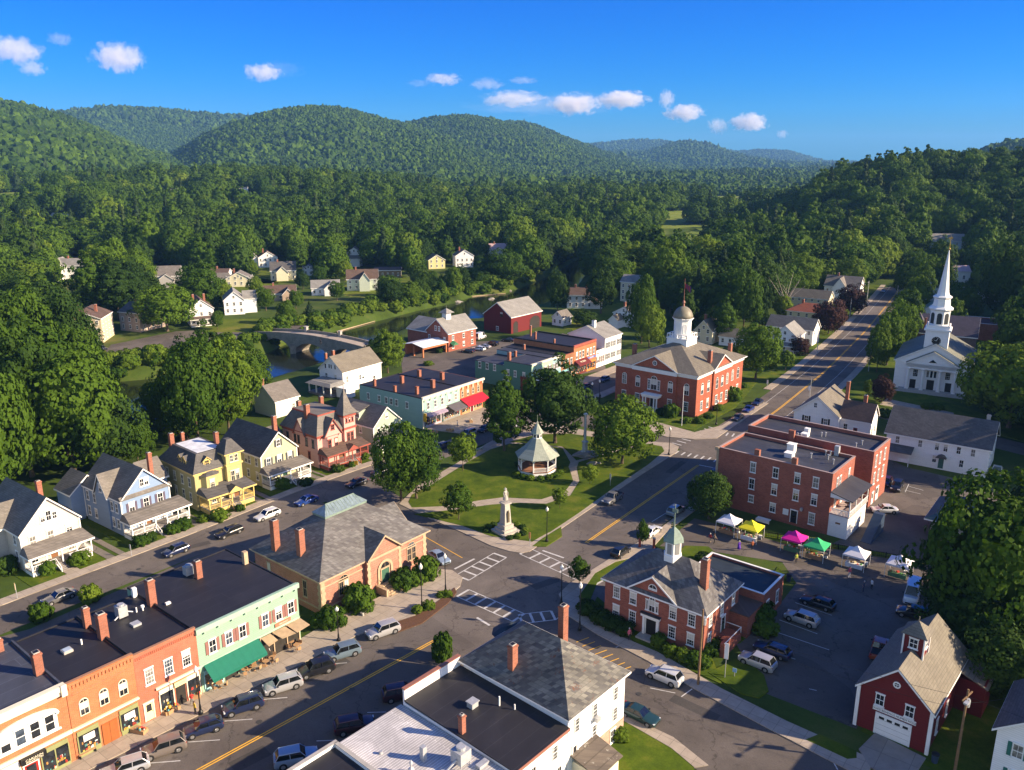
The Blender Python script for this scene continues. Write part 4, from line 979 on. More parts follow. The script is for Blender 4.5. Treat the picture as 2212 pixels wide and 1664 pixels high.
# --- row beyond the side street
GREEN=clap('green_clapboard',(0.09,0.22,0.17)); GRF=clap('mint_front',(0.33,0.50,0.36)); LTB=clap('light_blue_front',(0.28,0.42,0.44))
b=Bld('shop_building','dark green side walled shop building with pale green front at the side street corner','shop',(5.3,219.2),37,10.2,20)
b.flat(0,10.2,0,9.5,0,7.8,.35,.25,low=True); b.flat(0,10.2,9.5,20,0,6.4,.35,.25,low=True); b.chim(1.6,8.8,6,9.8,.8,.8); b.chim(6,9.9,6,9.2,.6,.6); b.done(GREEN,MEMG,CREAMT)
b.part('front_wall',MB().box(0,10.2,-.12,-.002,0,7.85),GRF); b.part('cornice',MB().box(-.2,10.2,-.5,-.121,7.4,7.9),CREAMT)
b.wins('F',[1.8,4.2,6.6,8.8],[4.3],w=.95,h=1.7,off=.12,sh=plain('brown_shutter',(.12,.05,.04),.6)); b.wins('L',[1.8,4.5,7.2],[4.2],w=.95,h=1.8); b.wins('L',[12,14.5,17.5],[3.5],w=.9,h=1.7); b.wins('L',[10.5,12.2],[1],w=.8,h=1.1)
storefront(b,.5,9.8,3.2,WHITE,y=-.12); b.part('shop_window',MB().box(-.12,-.01,.5,3.6,0,3.2).box(-.16,-.005,.4,3.7,3.2,4.0),plain('dark_red_shopfront',(.14,.025,.02),.5))
b=Bld('shop_building','narrow light blue fronted shop building between the pale green and the brown brick ones','shop',(11.4,227.3),37,4.6,20)
b.flat(0.02,4.6,0,20,0,7.7,.35,.25,low=True); b.done(LTB,MEMG,CREAMT); b.part('cornice',MB().box(0.02,4.6,-.4,-.002,7.3,7.8),CREAMT); b.wins('F',[1.0,2.3,3.6],[4.3],w=.8,h=1.6,sh=SHD); storefront(b,.3,4.3,3.1,plain('aqua_shopfront',(.18,.4,.45),.6))
b=Bld('shop_building','narrow brown brick shop building left of the orange brick one with the dark red awning','shop',(14.2,231.0),37,6.6,22)
b.flat(0,6.6,0,22,0,7.3,.4,.25,low=True); b.chim(1,14,6,8.8,.6,.6); b.done(brick('brown_brick',(.28,.115,.045)),MEMB,PT); b.wins('F',[1.4,3.4,5.3],[4.0],w=1.0,h=1.9); storefront(b,.3,6.3,3.0,plain('aqua_shopfront',(.18,.4,.45),.6)); b.wins('L',[16,19],[4],w=.9,h=1.5)
b=Bld('shop_building','orange brick shop building with dark red lettered awning and blue sign board','shop',(18.2,236.3),37,12.6,22)
b.flat(0,12.6,0,22,0,9.2,.55,.3,low=True); b.chim(3,16,8,11,.5,.5); b.chim(6,20,8,12,.5,.5); b.chim(1.5,8,8,10,.5,.5); b.done(BRO,MEMB,PT)
q=MB()
for i in range(20): q.box(.4+i*.62,.6+i*.62,-.1,-.002,8.3,8.7)
q.box(0,12.6,-.14,-.002,8.8,9.15); b.part('cornice',q,PT)
b.wins('F',[1.6,3.4,5.1,7.6,9.4,11.2],[4.9],w=1.0,h=2.1); b.wins('L',[17,20],[5],w=.9,h=1.5)
storefront(b,.3,6.8,3.6,plain('dark_red_shopfront',(.14,.025,.02),.5)); storefront(b,7.2,12.3,3.0,plain('orange_shopfront',(.5,.2,.04),.6))
a=awning(b,.4,7.0,4.6,1.1,1.9,plain('dark_red_awning',(.13,.018,.018),.7)); text(b,'MUENI',.95,(3.7,-1.03,4.05),(math.atan2(1.1,1.9),0,0),CREAMT,a)
sg=b.part('sign_board',MB().box(7.4,12.2,-.12,-.003,3.7,4.4),plain('blue_sign',(.12,.14,.35),.5)); text(b,'DINKIKS',.6,(9.8,-.14,4.05),FR,WHITE,sg)
b=Bld('shop_building','low white shop with brown shutters right of the orange brick shop with dark red awning','shop',(25.9,246.5),37,4.6,9)
b.flat(0.02,4.6,0,9,0,5.3,.3,.25); b.done(WHITEC,MEMG); b.wins('F',[1.0,2.4,3.7],[1.4],w=.85,h=2.0,sh=plain('brown_shutter',(.12,.05,.04),.6)); b.part('shop_sign',MB().box(.4,1.5,-.12,-.003,4.3,4.6),PT)
b=Bld('wooden_house','white gabled house with white chimney at the end of the side street shops','house',(28.9,250.4),37,10.2,13.5)
b.gable(0,10.2,0,13.5,0,8.5,3.1,'x'); b.chim(2.2,5.5,10,13.2,1.0,1.0,WHITE); b.done(WHITEC,R_LIGHT); b.wins('F',[1.2,2.5,4.6,5.8,8.2,9.2],[1.6,5.2],w=.8,h=1.8,sh=SHD); b.wins('L',[3,9],[5.0],w=.9,h=1.7)
# --- brick building with cupola by the river lot
b=Bld('brick_building','red brick gabled building with small pyramid roofed cupola beside the river','building',(-21.2,268.4),40,13.6,10.4)
b.gable(0,13.6,0,10.4,0,6.3,4.2,'x'); b.gable(.3,12,10.4,20,0,5.6,3.4,'y'); b.done(BR2,R_LIGHT)
q=MB().box(3.6,5.8,4.2,6.3,9.6,12.0,0); cp=b.part('cupola',q,WHITE,None,b.roof); r=MB(); b.hip(3.6,5.8,4.2,6.3,12.0,1.5,.9,(2.0,1.95),0,r); r.tube((4.7,5.25,13.4),(4.7,5.25,14.6),.05); b.part('cupola_roof',r,R_LIGHT,None,b.roof)
b.wins('F',[2.2,7.4,11.6],[.9,3.7],w=1,h=1.5); b.wins('L',[4.6,6.2],[6.6],w=.9,h=1.5); b.wins('L',[1.5,8.7],[3.2],w=.9,h=1.5); b.wins('L',[4.5,8.2],[1.0],w=.9,h=1.4)
MB().add([(.8,-.05,2.9),(3.6,-.05,2.9),(3.6,-1.5,2.2),(.8,-1.5,2.2),(2.2,-.05,3.6),(2.2,-1.2,3.0)],[(0,3,5,4),(3,2,5),(2,1,4,5),(0,1,2,3),(0,4,1)]).obj('awning',plain('green_awning',(.03,.13,.06),.7),b.root)
pc=MB(); 
for x,y in ((-11.5,.3),(-11.5,4.5),(-11.5,8.6),(-.9,.3)): pc.box(x,x+.5,y,y+.5,0,3.2,0)
pc.box(-11.5,-.05,8.2,9.1,0,3.4,0); pc.box(-11.4,-.6,.3,.7,2.6,3.4,0); cp=b.part('carport',pc,BRO); MB().slab([(-12,-.3,3.5),(-.05,-.3,3.5),(-.05,4.7,4.4),(-12,4.7,4.4)],.15).slab([(-12,4.7,4.4),(-.05,4.7,4.4),(-.05,9.5,3.5),(-12,9.5,3.5)],.15).obj('carport_roof',plain('white_roof_coating',(0.6,0.62,0.65),0.6,0.25,0.8),cp)
# --- red barn by the river
b=Bld('barn','large dark red barn with grey roof and arched doorways by the river','barn',(-.3,297.8),39,18.4,13.2)
b.gable(0,18.4,0,13.2,0,6.3,4.7,'x'); b.done(RED,R_LIGHT)
def arch(b,f,pos,w,h,m,name,z=0.0):
    x,y,rz=b.face(f,pos); n=10; hw=w/2; rs=min(hw,h*.4); P=[(hw*math.cos(math.pi*i/n),h-rs+rs*math.sin(math.pi*i/n)) for i in range(n+1)]
    q=MB().exy([(-hw,0),(hw,0)]+P,-.03,-.003,0); 
    for i in range(n):
        a,c=P[i],P[i+1]; q.exy([a,c,(c[0]*1.08,c[1]+.12),(a[0]*1.08,a[1]+.12)],-.09,-.003,1)
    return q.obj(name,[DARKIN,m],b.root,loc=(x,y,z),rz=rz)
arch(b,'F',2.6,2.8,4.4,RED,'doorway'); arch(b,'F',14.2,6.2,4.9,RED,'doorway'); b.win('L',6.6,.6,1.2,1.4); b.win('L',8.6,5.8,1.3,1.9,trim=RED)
# --- town hall
b=Bld('town_hall','large red brick town hall with grey hip roof and white domed cupola','town hall',(27.4,210.6),129,23.4,27.0)
b.W.box(0,23.4,0,27,.0,10.6); b.W.box(5.4,18.0,-.45,0,0,10.55); b.W.box(23.4,23.8,8.5,18.5,0,10.55)
b.bands(0,23.4,0,27,9.75,.85,.16); b.bands(0,23.4,0,27,10.35,.26,.42); b.T.box(5.3,18.1,-.75,-.46,9.75,10.6); b.T.box(23.81,24.1,8.4,18.6,9.75,10.6)
b.hip(0,23.4,0,27,10.65,5.3,.75)
# pediments
def pedim(b,f,c,hw,y,z,rise,dep,rm=0,wall=True,thick=.35):
    if f=='F':
        if wall: b.W.exy([(c-hw,z),(c+hw,z),(c,z+rise)],y,y+dep)
        b.Rf.slab([(c-hw-.5,y-.35,z-.02),(c,y-.35,z+rise+.25),(c,y+dep,z+rise+.25),(c-hw-.5,y+dep,z-.02)],.15,rm); b.Rf.slab([(c,y-.35,z+rise+.25),(c+hw+.5,y-.35,z-.02),(c+hw+.5,y+dep,z-.02),(c,y+dep,z+rise+.25)],.15,rm)
        for q in (-1,1): b.T.exy([(c+q*(hw+.5),z-.3),(c,z+rise-.08),(c,z+rise+.18),(c+q*(hw+.5),z-.04)][::q],y-.42,y-.08)
    else:
        if wall: b.W.exx([(c-hw,z),(c+hw,z),(c,z+rise)],y-dep,y)
        b.Rf.slab([(y+.35,c-hw-.5,z-.02),(y+.35,c,z+rise+.25),(y-dep,c,z+rise+.25),(y-dep,c-hw-.5,z-.02)],.15,rm); b.Rf.slab([(y+.35,c,z+rise+.25),(y+.35,c+hw+.5,z-.02),(y-dep,c+hw+.5,z-.02),(y-dep,c,z+rise+.25)],.15,rm)
        for q in (-1,1): b.T.exx([(c+q*(hw+.5),z-.3),(c,z+rise-.08),(c,z+rise+.18),(c+q*(hw+.5),z-.04)],y+.08,y+.42)
pedim(b,'F',11.7,6.3,-.45,10.75,3.3,8.0); pedim(b,'R',13.5,5.0,23.8,10.75,2.9,7.0)
b.chim(1.6,6.5,10,14.6,.95,.95); b.chim(21.6,10.2,11,15.0,.95,.95); b.chim(20.5,24.5,11,14.4,.9,.9); b.done(BR1,R_TAN)
cx_,cy_=11.7,13.5
q=MB().box(cx_-2.9,cx_+2.9,cy_-2.9,cy_+2.9,14.2,16.6).box(cx_-3.05,cx_+3.05,cy_-3.05,cy_+3.05,16.6,16.85)
for i in range(4):
    for j in (-2.8,-1.4,0,1.4,2.8):
        X,Y=((j,-2.8),(2.8,j),(j,2.8),(-2.8,j))[i]; q.box(cx_+X-.12,cx_+X+.12,cy_+Y-.12,cy_+Y+.12,16.85,17.75)
for a in ((-2.9,2.9,-2.9,-2.7),(-2.9,2.9,2.7,2.9),(-2.9,-2.7,-2.7,2.7),(2.7,2.9,-2.7,2.7)): q.box(cx_+a[0],cx_+a[1],cy_+a[2],cy_+a[3],17.75,17.9); 
q.lathe([(2.45,16.85),(2.45,17.3),(2.25,17.35),(2.25,21.3),(2.5,21.4),(2.5,21.6),(2.8,21.75),(2.8,21.95)],8,(cx_,cy_),ph=.5)
cu=b.part('cupola',q,WHITE,None)
for i in range(8):
    a=i*math.pi/4; rr=2.25*math.cos(math.pi/8)+.0
    fm,pm=winmesh(.95,2.5,'arch',WHITE,0); o=link(bpy.data.objects.new('window',fm),cu,(cx_+rr*math.cos(a),cy_+rr*math.sin(a),17.9),a+math.pi/2)
d=MB(); d.lathe([(2.65,21.95)]+[(2.6*math.cos(t*math.pi/14),21.95+3.0*math.sin(t*math.pi/14)) for t in range(1,7)]+[(.25,24.95)],16,(cx_,cy_)); b.part('dome',d,plain('dome_lead',(.20,.18,.13),.5,.12),None,cu,True)
f=MB().lathe([(.3,24.9),(.22,25.6),(.42,25.9),(.3,26.3),(.08,26.5),(.06,27.5),(.04,32.2)],8,(cx_,cy_)); fp=b.part('flagpole',f,plain('rusty_pole',(.35,.16,.11),.6),None,cu)
ff=MB()
for i in range(6):
    ff.add([(cx_+.1+i*.3,cy_+.12*math.sin(i),30.9-.12*i),(cx_+.1+(i+1)*.3,cy_+.12*math.sin(i+1),30.9-.12*(i+1)),(cx_+.1+(i+1)*.3,cy_+.12*math.sin(i+1)+.05,29.7-.2*(i+1)),(cx_+.1+i*.3,cy_+.12*math.sin(i)+.05,29.7-.2*i)],[(0,1,2,3)],i%2)
b.part('flag',ff,[plain('flag_red',(.3,.02,.03),.7),plain('flag_dark',(.05,.04,.1),.7)],None,cu)
Wf=dict(w=1.35,h=3.0,style='arch'); b.wins('F',[2.7],[5.3],**Wf); b.wins('F',[7.0,16.4],[5.3],off=.45,**Wf); b.wins('F',[20.7],[5.3],**Wf)
b.win('F',11.7,5.2,1.8,3.7,style='arch',off=.45); b.wins('F',[10.3,13.1],[5.2],w=.75,h=2.6,off=.45,style='multi')
b.wins('F',[2.7,20.7],[1.2],w=1.3,h=2.3,style='multi'); b.wins('F',[7.0,16.4],[1.2],w=1.3,h=2.3,style='multi',off=.45); b.win('F',11.7,11.6,1.3,1.3,style='round',off=.46)
b.wins('R',[3,6.4,20.6,24],[5.3],**Wf); b.wins('R',[10.5,13.5,16.5],[5.3],off=.4,**Wf); b.wins('R',[3,6.4,20.6,24],[1.2],w=1.2,h=2.3,style='multi'); b.wins('R',[10.5,13.5,16.5],[1.2],w=1.2,h=2.3,style='multi',off=.4)
q=MB(); q.box(9.4,14.0,-2.6,-.46,3.6,4.1).box(9.2,14.2,-2.8,-.46,4.1,4.35)
for x in (9.7,10.5,12.9,13.7): q.tube((x,-2.3,.7),(x,-2.3,3.6),.2,.17,10)
b.part('portico',q,WHITE); b.door('F',11.7,.7,1.6,2.5,BLACK,off=.47,glass=False); q=MB()
for i in range(4): q.box(9.2-.0*i,14.2,-2.8-.35*i,-.47 if i==0 else -2.8-.35*(i-1)-.001,0,.7-.17*i)
b.part('steps',q,STONE)
# --- brick office with cupola, by the crossing
b=Bld('brick_building','red brick hip roofed office with green topped white cupola at the crossing','office',(12.9,102.7),129,15.0,10.3)
b.W.box(0,15,0,10.3,0,6.2); b.bands(0,15,0,10.3,5.9,.3,.12); b.hip(0,15,0,10.3,6.2,4.1,.45); pedim(b,'F',7.4,3.4,-.02,6.3,2.7,5.0); b.chim(13.0,3.4,7,12.0,.95,.85); b.done(BR2,R_SLATE)
q=MB(); q.lathe([(1.35,8.6),(1.35,10.4),(1.2,10.5),(1.2,12.3),(1.3,12.4)],6,(7.4,5.1)); cu=b.part('cupola',q,WHITE)
for i in range(6):
    a=(i+.5)*math.pi/3; rr=1.2*math.cos(math.pi/6); MB().box(-.33,.33,-.05,0,0,1.5).obj('louvre',plain('grey_louvre',(.25,.25,.24),.6),cu,loc=(7.4+rr*math.cos(a),5.1+rr*math.sin(a),10.65),rz=a+math.pi/2)
b.part('cupola_roof',MB().lathe([(1.55,12.4),(1.5,12.5),(.9,13.5),(.12,14.3),(.05,16.6)],6,(7.4,5.1)),COPPER,None,cu); b.part('weathervane',MB().box(7.0,7.8,5.06,5.14,16.4,16.9).tube((7.4,5.1,16.2),(7.4,5.1,17.6),.1,.05),COPPER,None,cu)
b.wins('F',[1.9,4.5,10.5,13.2],[1.1,3.9],w=1.05,h=1.75,style='multi'); b.win('F',7.4,3.8,.95,2.2,style='arch'); b.wins('F',[6.65,8.15],[3.9],w=.4,h=1.5,style='plain'); b.win('F',7.4,7.0,1.3,.9,style='arch',off=.03)
b.door('F',7.4,.35,1.5,2.3,BLACK,glass=False); q=MB().box(6.2,6.5,-.3,-.01,.2,3.0).box(8.3,8.6,-.3,-.01,.2,3.0).box(6.0,8.8,-.5,-.01,3.0,3.4).box(5.9,8.9,-.6,-.01,3.4,3.5,1); b.part('door_surround',q,[WHITE,MEMG]); b.part('steps',MB().box(5.9,8.9,-1.5,-.02,0,.3),STONE)
b.wins('R',[1.6,5.0,8.5],[3.9],w=.9,h=1.75,style='multi',gi=2); b.wins('R',[1.6,8.5],[1.2],w=.9,h=1.6,style='multi'); b.door('R',5.6,1.3,1,2.1); q=MB().box(15.02,17.2,3.6,6.8,0,1.25)
for i in range(5): q.box(15.1,16.6,3.58-.3*(i+1),3.58-.3*i-.001,0,1.1-.22*i)
q.box(16.6,17.2,1.6,3.6,0,2.0); b.part('steps',q,BR2); b.part('railing',MB().box(17.1,17.18,1.7,6.8,2.0,2.1).box(17.1,17.18,1.7,1.8,1.2,2.05).box(17.1,17.18,6.7,6.8,1.2,2.05).box(15.1,17.12,6.7,6.78,2.0,2.09),WHITE)
an=Bld('brick_building','low flat roofed brick extension with blue-black roof behind the red brick office','annex',(24.5,106.6),129,11.2,9.2)
an.flat(0,11.2,2.0,9.2,0,4.6,.4,.25); an.W.box(4.2,11.0,-2.6,1.98,0,3.3); an.Rf.box(4.0,11.2,-2.8,1.98,3.3,3.42,1); an.done(BR3,[plain('blue_black_membrane',(0.026,0.036,0.044),.6,.25,.7),R_BROWN]); an.wins('R',[3.5,7],[1.2],w=.9,h=1.9)
# --- library
b=Bld('library','brown slate roofed brick and sandstone library with green glazed roof lantern','library',(-26.6,103.1),39,20.6,15.6)
b.W.box(0,20.6,0,15.6,1.1,5.6); b.hip(0,20.6,0,15.6,5.6,5.1,.55,(7.0,7.0))
b.W.box(7.9,14.6,-.7,.2,1.1,5.75); b.W.box(8.5,14.0,15.6,17,0,5.5)
b.W.box(.06,20.54,.06,15.54,0,1.1); b.W.box(7.96,14.54,-.64,.2,0,1.1)
pedim(b,'F',11.25,3.0,-.7,5.8,2.7,6.0); pedim(b,'R',7.5,2.6,20.7,5.8,2.4,5.0)
b.chim(.9,11.3,5.6,11.2,.95,.95); b.chim(1.6,6.2,5.6,11.0,.95,.95)
b.done(BRL,R_SLATE,SANDST)
b.gi=None
q=MB()
for x0,x1 in ((-.08,.75),(19.85,20.68),(7.82,8.5),(14.0,14.68)):
    y=-.06 if x0<1 or x0>15 else -.76
    for i in range(9): q.box(x0+(.12 if i%2 else 0),x1-(.12 if i%2 else 0),y,y+.05,1.1+i*.5,1.1+i*.5+.48)
for i in range(9): q.box(-.06,-.001,(.0),.75-(.2 if i%2 else 0),1.1+i*.5,1.1+i*.5+.48)
q.box(-.1,20.7,-.1,-.001,.95,1.15); q.box(-.1,-.001,0,15.7,.95,1.15); q.box(.7,7.8,-.07,-.001,4.3,4.45); q.box(14.7,19.9,-.07,-.001,4.3,4.45); q.box(8.2,14.3,-.95,-.72,5.45,5.78)
n=10
for i in range(n):
    a,c=[(math.cos(math.pi*j/n),math.sin(math.pi*j/n)) for j in (i,i+1)]
    q.exy([(11.25+1.5*a[0],3.2+1.5*a[1]),(11.25+1.5*c[0],3.2+1.5*c[1]),(11.25+1.1*c[0],3.2+1.1*c[1]),(11.25+1.1*a[0],3.2+1.1*a[1])],-.86,-.71)
q.box(9.75,10.15,-.86,-.71,1.1,3.2); q.box(12.35,12.75,-.86,-.71,1.1,3.2); b.part('stone_dressing',q,SANDST)
fm,pm=winmesh(1.5,1.0,'arch',SANDST,0)
b.win('F',11.25,3.3,1.9,1.05,style='arch',trim=SANDST,off=.72,gi=0); b.door('F',11.25,1.1,1.5,2.1,plain('green_double_door',(.05,.12,.08),.5,.15),SANDST,off=.72,glass=False)
for x in (4.0,17.4):
    for dx in (-.5,.5): b.win('F',x+dx,1.9,.9,2.1,trim=SANDST)
    b.win('F',x,3.95,1.9,1.0,style='arch',trim=SANDST,off=.01)
b.wins('L',[3.5,12],[1.9],w=.9,h=2.6,trim=SANDST); b.wins('R',[3,12],[1.9],w=1,h=2.4,trim=SANDST)
q=MB(); 
for i in range(6): q.box(9.7,12.8,-1.3-.38*(i+1),-1.3-.38*i-.001 if i else -.87,0,1.05-.175*i)
q.box(9.2,9.68,-3.2,-.87,0,1.2).box(12.82,13.3,-3.2,-.87,0,1.2); b.part('steps',q,SANDST); b.part('handrail',MB().tube((9.75,-3.5,1.0),(9.75,-1.0,1.9),.04).tube((12.75,-3.5,1.0),(12.75,-1.0,1.9),.04).tube((9.75,-3.5,.1),(9.75,-3.5,1.0),.04).tube((12.75,-3.5,.1),(12.75,-3.5,1.0),.04),BLACK)
# roof lantern
L0=10.84; x0,x1,y0,y1=6.3,14.3,6.3,9.3; q=MB().box(x0,x1,y0,y1,L0,L0+.35,1).add([(x0-.1,y0-.1,L0+.36),(x1+.1,y0-.1,L0+.36),(x1+.1,y1+.1,L0+.36),(x0-.1,y1+.1,L0+.36),(x0+1.3,7.8,L0+1.5),(x1-1.3,7.8,L0+1.5)],[(0,1,5,4),(1,2,5),(2,3,4,5),(3,0,4),(3,2,1,0)],0)
for i in range(13):
    p=x0+.3+i*(x1-x0-.6)/12; pt=min(max(p,x0+1.3),x1-1.3); q.tube((p,y0-.05,L0+.39),(pt,7.8,L0+1.53),.035,.035,4,1)
q.tube((x0+1.3,7.8,L0+1.52),(x1-1.3,7.8,L0+1.52),.09,.09,6,1)
b.part('roof_lantern',q,[plain('frosted_skylight',(.17,.22,.24),.25,.3,1.5,0,.6),COPPER],None,b.roof)
# --- white hip roofed house bottom centre
b=Bld('wooden_building','white three storey building with mottled slate hip roof at bottom centre','building',(5.65,71.1),41.5,10.2,14.8)
b.W.box(0,10.2,0,14.8,0,7.8); b.hip(0,10.2,0,14.8,7.8,4.4,.45); b.chim(8.4,7.3,9,14.0,.9,.75); b.chim(1.3,8.6,8.3,11.9,.85,.75)
b.W.lathe([(1.9,0),(1.9,7.2)],10,(8.6,15.4)); b.Rf.lathe([(2.3,7.2),(1.4,7.8),(.1,8.4)],10,(8.6,15.4),1); b.done(WHITEC,[R_SLATEG,plain('blue_black_membrane',(0.026,0.036,0.044),.6,.25,.7)])
b.part('basement_wall',MB().box(5.2,10.22,-.03,-.002,0,2.2),brick('pink_brick',(.45,.30,.22)))
b.gi=None; b.wins('F',[1.5,4.6,8.4],[5.3],w=.85,h=1.7,style='multi',gi=0); b.wins('F',[4.6,8.4],[2.7],w=.85,h=1.7,style='multi',gi=0); b.win('F',8.1,.2,1,1.6,off=.03); b.door('F',1.2,2.0,.95,2.0,WHITE)
b.part('air_conditioner',MB().box(4.3,4.95,-.6,-.1,5.0,5.5),METAL)
q=MB().box(.8,4.6,-3.2,-.02,0,2.2,0).add([(.5,-3.5,2.25),(4.9,-3.5,2.25),(4.9,-.02,3.1),(.5,-.02,3.1),(.5,-3.5,2.1),(4.9,-3.5,2.1),(4.9,-.02,2.95),(.5,-.02,2.95)],[(0,1,2,3),(7,6,5,4),(0,4,5,1),(1,5,6,2),(2,6,7,3),(3,7,4,0)],1); b.part('lean_to',q,[CREAMT,shingle('worn_roof',(.16,.13,.10),(.11,.09,.075),.6,.3,.5,(.3,.28,.24))])
b=Bld('wooden_building','white walled building with black seamed flat roof joined to the slate hip roofed building','building',(.1,64.9),41.5,8.28,15.5)
b.W.box(0,8.26,0,15.2,0,6.7); b.Rf.slab([(-.1,-.35,6.85),(8.27,-.35,6.85),(8.27,15.2,7.1),(-.1,15.2,7.1)],.14); b.T.box(-.1,8.25,-.42,-.36,6.55,6.9)
b.W.box(0,8.25,15.2,15.5,0,8.3); b.T.box(-.05,8.25,15.1,15.6,8.3,8.42); b.chim(.5,7.2,6.8,9.0,.55,.55); b.done(WHITEC,MEMB,plain('red_brown_coping',(.25,.11,.08),.7))
b.wins('F',[2.1,2.95],[3.9],w=.75,h=1.5,gi=0); b.win('F',6.3,4.1,.85,1.7,style='multi',gi=0); b.wins('F',[6.2,7.0],[1.4],w=.75,h=1.5,gi=0)
MB().box(3.6,4.5,8.8,9.6,7.0,7.6,0).box(3.5,4.6,8.7,9.7,7.6,7.7,0).obj('skylight',METAL,b.roof); MB().tube((6,7.2,7),(6,7.2,8.1),.09).obj('vent_pipe',WHITE,b.roof); MB().tube((6.6,5.6,7),(6.6,5.6,7.6),.08).obj('vent_pipe',WHITE,b.roof)
b.part('entry_roof',MB().slab([(3.2,-.02,3.2),(5.8,-.02,3.2),(5.6,-1.9,2.5),(3.4,-1.9,2.5)],.12),MATS['worn_roof'])
b=Bld('wooden_building','building with pale corrugated metal roof at the bottom edge, left of the black seamed roof','building',(-5.8,58.6),41.5,8.5,17)
b.W.box(0.05,8.45,0,15.4,0,6.2); b.Rf.box(0.0,8.5,-.2,15.5,6.25,6.4); b.chim(4.4,7.5,6.4,7.9,.5,.5,METAL,False); b.done(WHITEC,MEMW)
q=MB().box(5.6,7.0,3.6,5.0,6.9,8.2)
for x in (5.7,6.9):
    for y in (3.7,4.9): q.tube((x,y,6.4),(x,y,7),.05)
q.tube((6.3,4.3,8.2),(6.3,4.3,8.5),.45,.45,12); q.tube((5.6,4.2,7.4),(4.4,4.6,6.5),.12); q.box(4.0,4.8,3.4,4.2,6.4,6.7); q.box(6.9,8.2,2.4,3.0,6.45,6.75); b.part('air_conditioner',q,METAL,None,b.roof)
MB().lathe([(.35,6.4),(.3,6.9),(.1,7.1),(.1,7.5),(.2,7.55),(.02,7.9)],8,(2.4,7.0)).obj('roof_vent',METAL,b.roof); MB().tube((2.2,11.2,6.4),(2.2,11.2,6.7),.18).obj('roof_vent',METAL,b.roof)
b=Bld('wooden_building','building with black roof in the bottom corner left of the pale corrugated roof','building',(-12.7,41.3),41.5,17.5,22.0)
b.flat(0,17.4,0,21.5,0,7.2,.45,.35); b.done(WHITEC,MEMB,STONE)
# --- market brick buildings
b=Bld('brick_building','three storey dark red brick building with flat black roof behind the market tents','building',(37.8,142.9),130,21.0,11.2)
b.flat(0,21,0,11.2,0,11.1,.55,.3); b.chim(7.4,.5,10.4,12.2,.9,.7,None,False); b.chim(14.2,.45,10.6,12.3,.9,.7,None,False); b.chim(17.8,11.0,10.4,12.4,.8,.8,METAL,False); b.done(BR3,MEMG,plain('pale_coping',(.32,.24,.22),.7))
b.wins('F',[7.0,11.2,15.1,18.3],[7.9],w=1.05,h=1.9); b.wins('F',[7.0,11.2,15.1,18.3],[4.7],w=1.05,h=2.0); b.wins('F',[7.1],[2.2],w=1.0,h=1.3); b.wins('F',[11.2],[1.4],w=1.1,h=1.7); b.win('F',18.2,1.1,1.1,2.1,style='multi'); b.door('F',15.1,.5,1.1,2.3,BLACK)
b.part('notice_board',MB().box(13.1,14.1,-.08,-.003,1.6,2.7),WHITE); b.part('wall_lamp',MB().box(16.2,16.6,-.5,-.003,3.2,3.7),METAL); b.wins('R',[2.6,4.0,8.5],[7.6],w=.8,h=2.0); b.wins('R',[2.4,5.4],[4.4],w=.9,h=2.1)
b.part('corner_pilaster',MB().box(-.12,.3,-.12,-.001,0,11.2).box(-.35,.35,-.35,-.13,10.5,11.2),SANDST)
for x,y,w_,h_ in ((10.8,7.6,1.3,1.5),(11.6,4.7,1.4,.8)): MB().box(x-w_/2,x+w_/2,y-w_/2,y+w_/2,10.6,10.6+h_).box(x-w_/2-.1,x+w_/2+.1,y-w_/2-.1,y+w_/2+.1,10.6+h_,10.7+h_).obj('roof_fan',WHITE,b.roof)
for x,y in ((14.8,6.6),(16.3,9.6),(17.4,7.8),(18.9,6.1),(17,10)): MB().tube((x,y,10.6),(x,y,11.5),.11).tube((x,y,11.4),(x,y,11.55),.2).obj('vent_pipe',METAL,b.roof)
# balcony wing
q=MB().box(21.02,24.2,.1,9.5,0,3.9,0); bw=b.part('balcony_wing',q,WHITEC)
MB().box(21.02,24.4,0,9.7,3.92,4.1).obj('balcony_floor',plain('pale_deck',(.4,.32,.3),.8),bw)
q=MB(); 
for y in (.12,9.5): q.box(21.05,24.3,y,y+.08,4.95,5.05)
q.box(24.25,24.35,.1,9.6,4.95,5.05)
for i in range(14): q.box(21.2+i*.22,21.28+i*.22,.13,.18,4.1,4.95)
for i in range(40): q.box(24.27,24.32,.2+i*.235,.28+i*.235,4.1,4.95)
q.obj('railing',WHITE,bw)
for y in (.15,3.2,6.3,9.4): MB().box(24.15,24.32,y,y+.17,4.1,7.0).obj('post',WHITE,bw)
MB().slab([(21.02,-.3,8.0),(24.8,-.3,7.1),(24.8,9.9,7.1),(21.02,9.9,8.0)],.14).obj('balcony_roof',MEMG,bw); MB().exy([(21.02,7.0),(24.6,7.0),(24.6,7.0),(21.02,7.84)],-.2,-.1).obj('roof_fascia',WHITE,bw)
for y in (2.2,4.6,7): link(bpy.data.objects.new('window',winmesh(.8,1.6,'sash',WHITE,0)[0]),bw,(24.2,y,1.2),math.pi/2)
MB().box(22.2,23.0,.06,.099,2.4,2.7).obj('wall_sign',plain('brown_sign',(.2,.1,.06),.6),bw)
MB().lathe([(.5,4.1),(.1,4.2),(.1,4.8),(.6,4.85),(.6,4.9)],10,(22.6,4.5)).obj('balcony_table',BLACK,bw)
b.part('side_stair',MB().box(26.2,28.0,1.0,8.0,0,.1).exx([(1,0),(8,0),(8,3.2),(7,3.2)],26.3,27.9),plain('dark_blue_metal',(.03,.05,.09),.5))
b2=Bld('brick_building','second dark red brick building with flat black roof, behind the balconied brick building','building',(47.1,156.3),130,24.2,9.8)
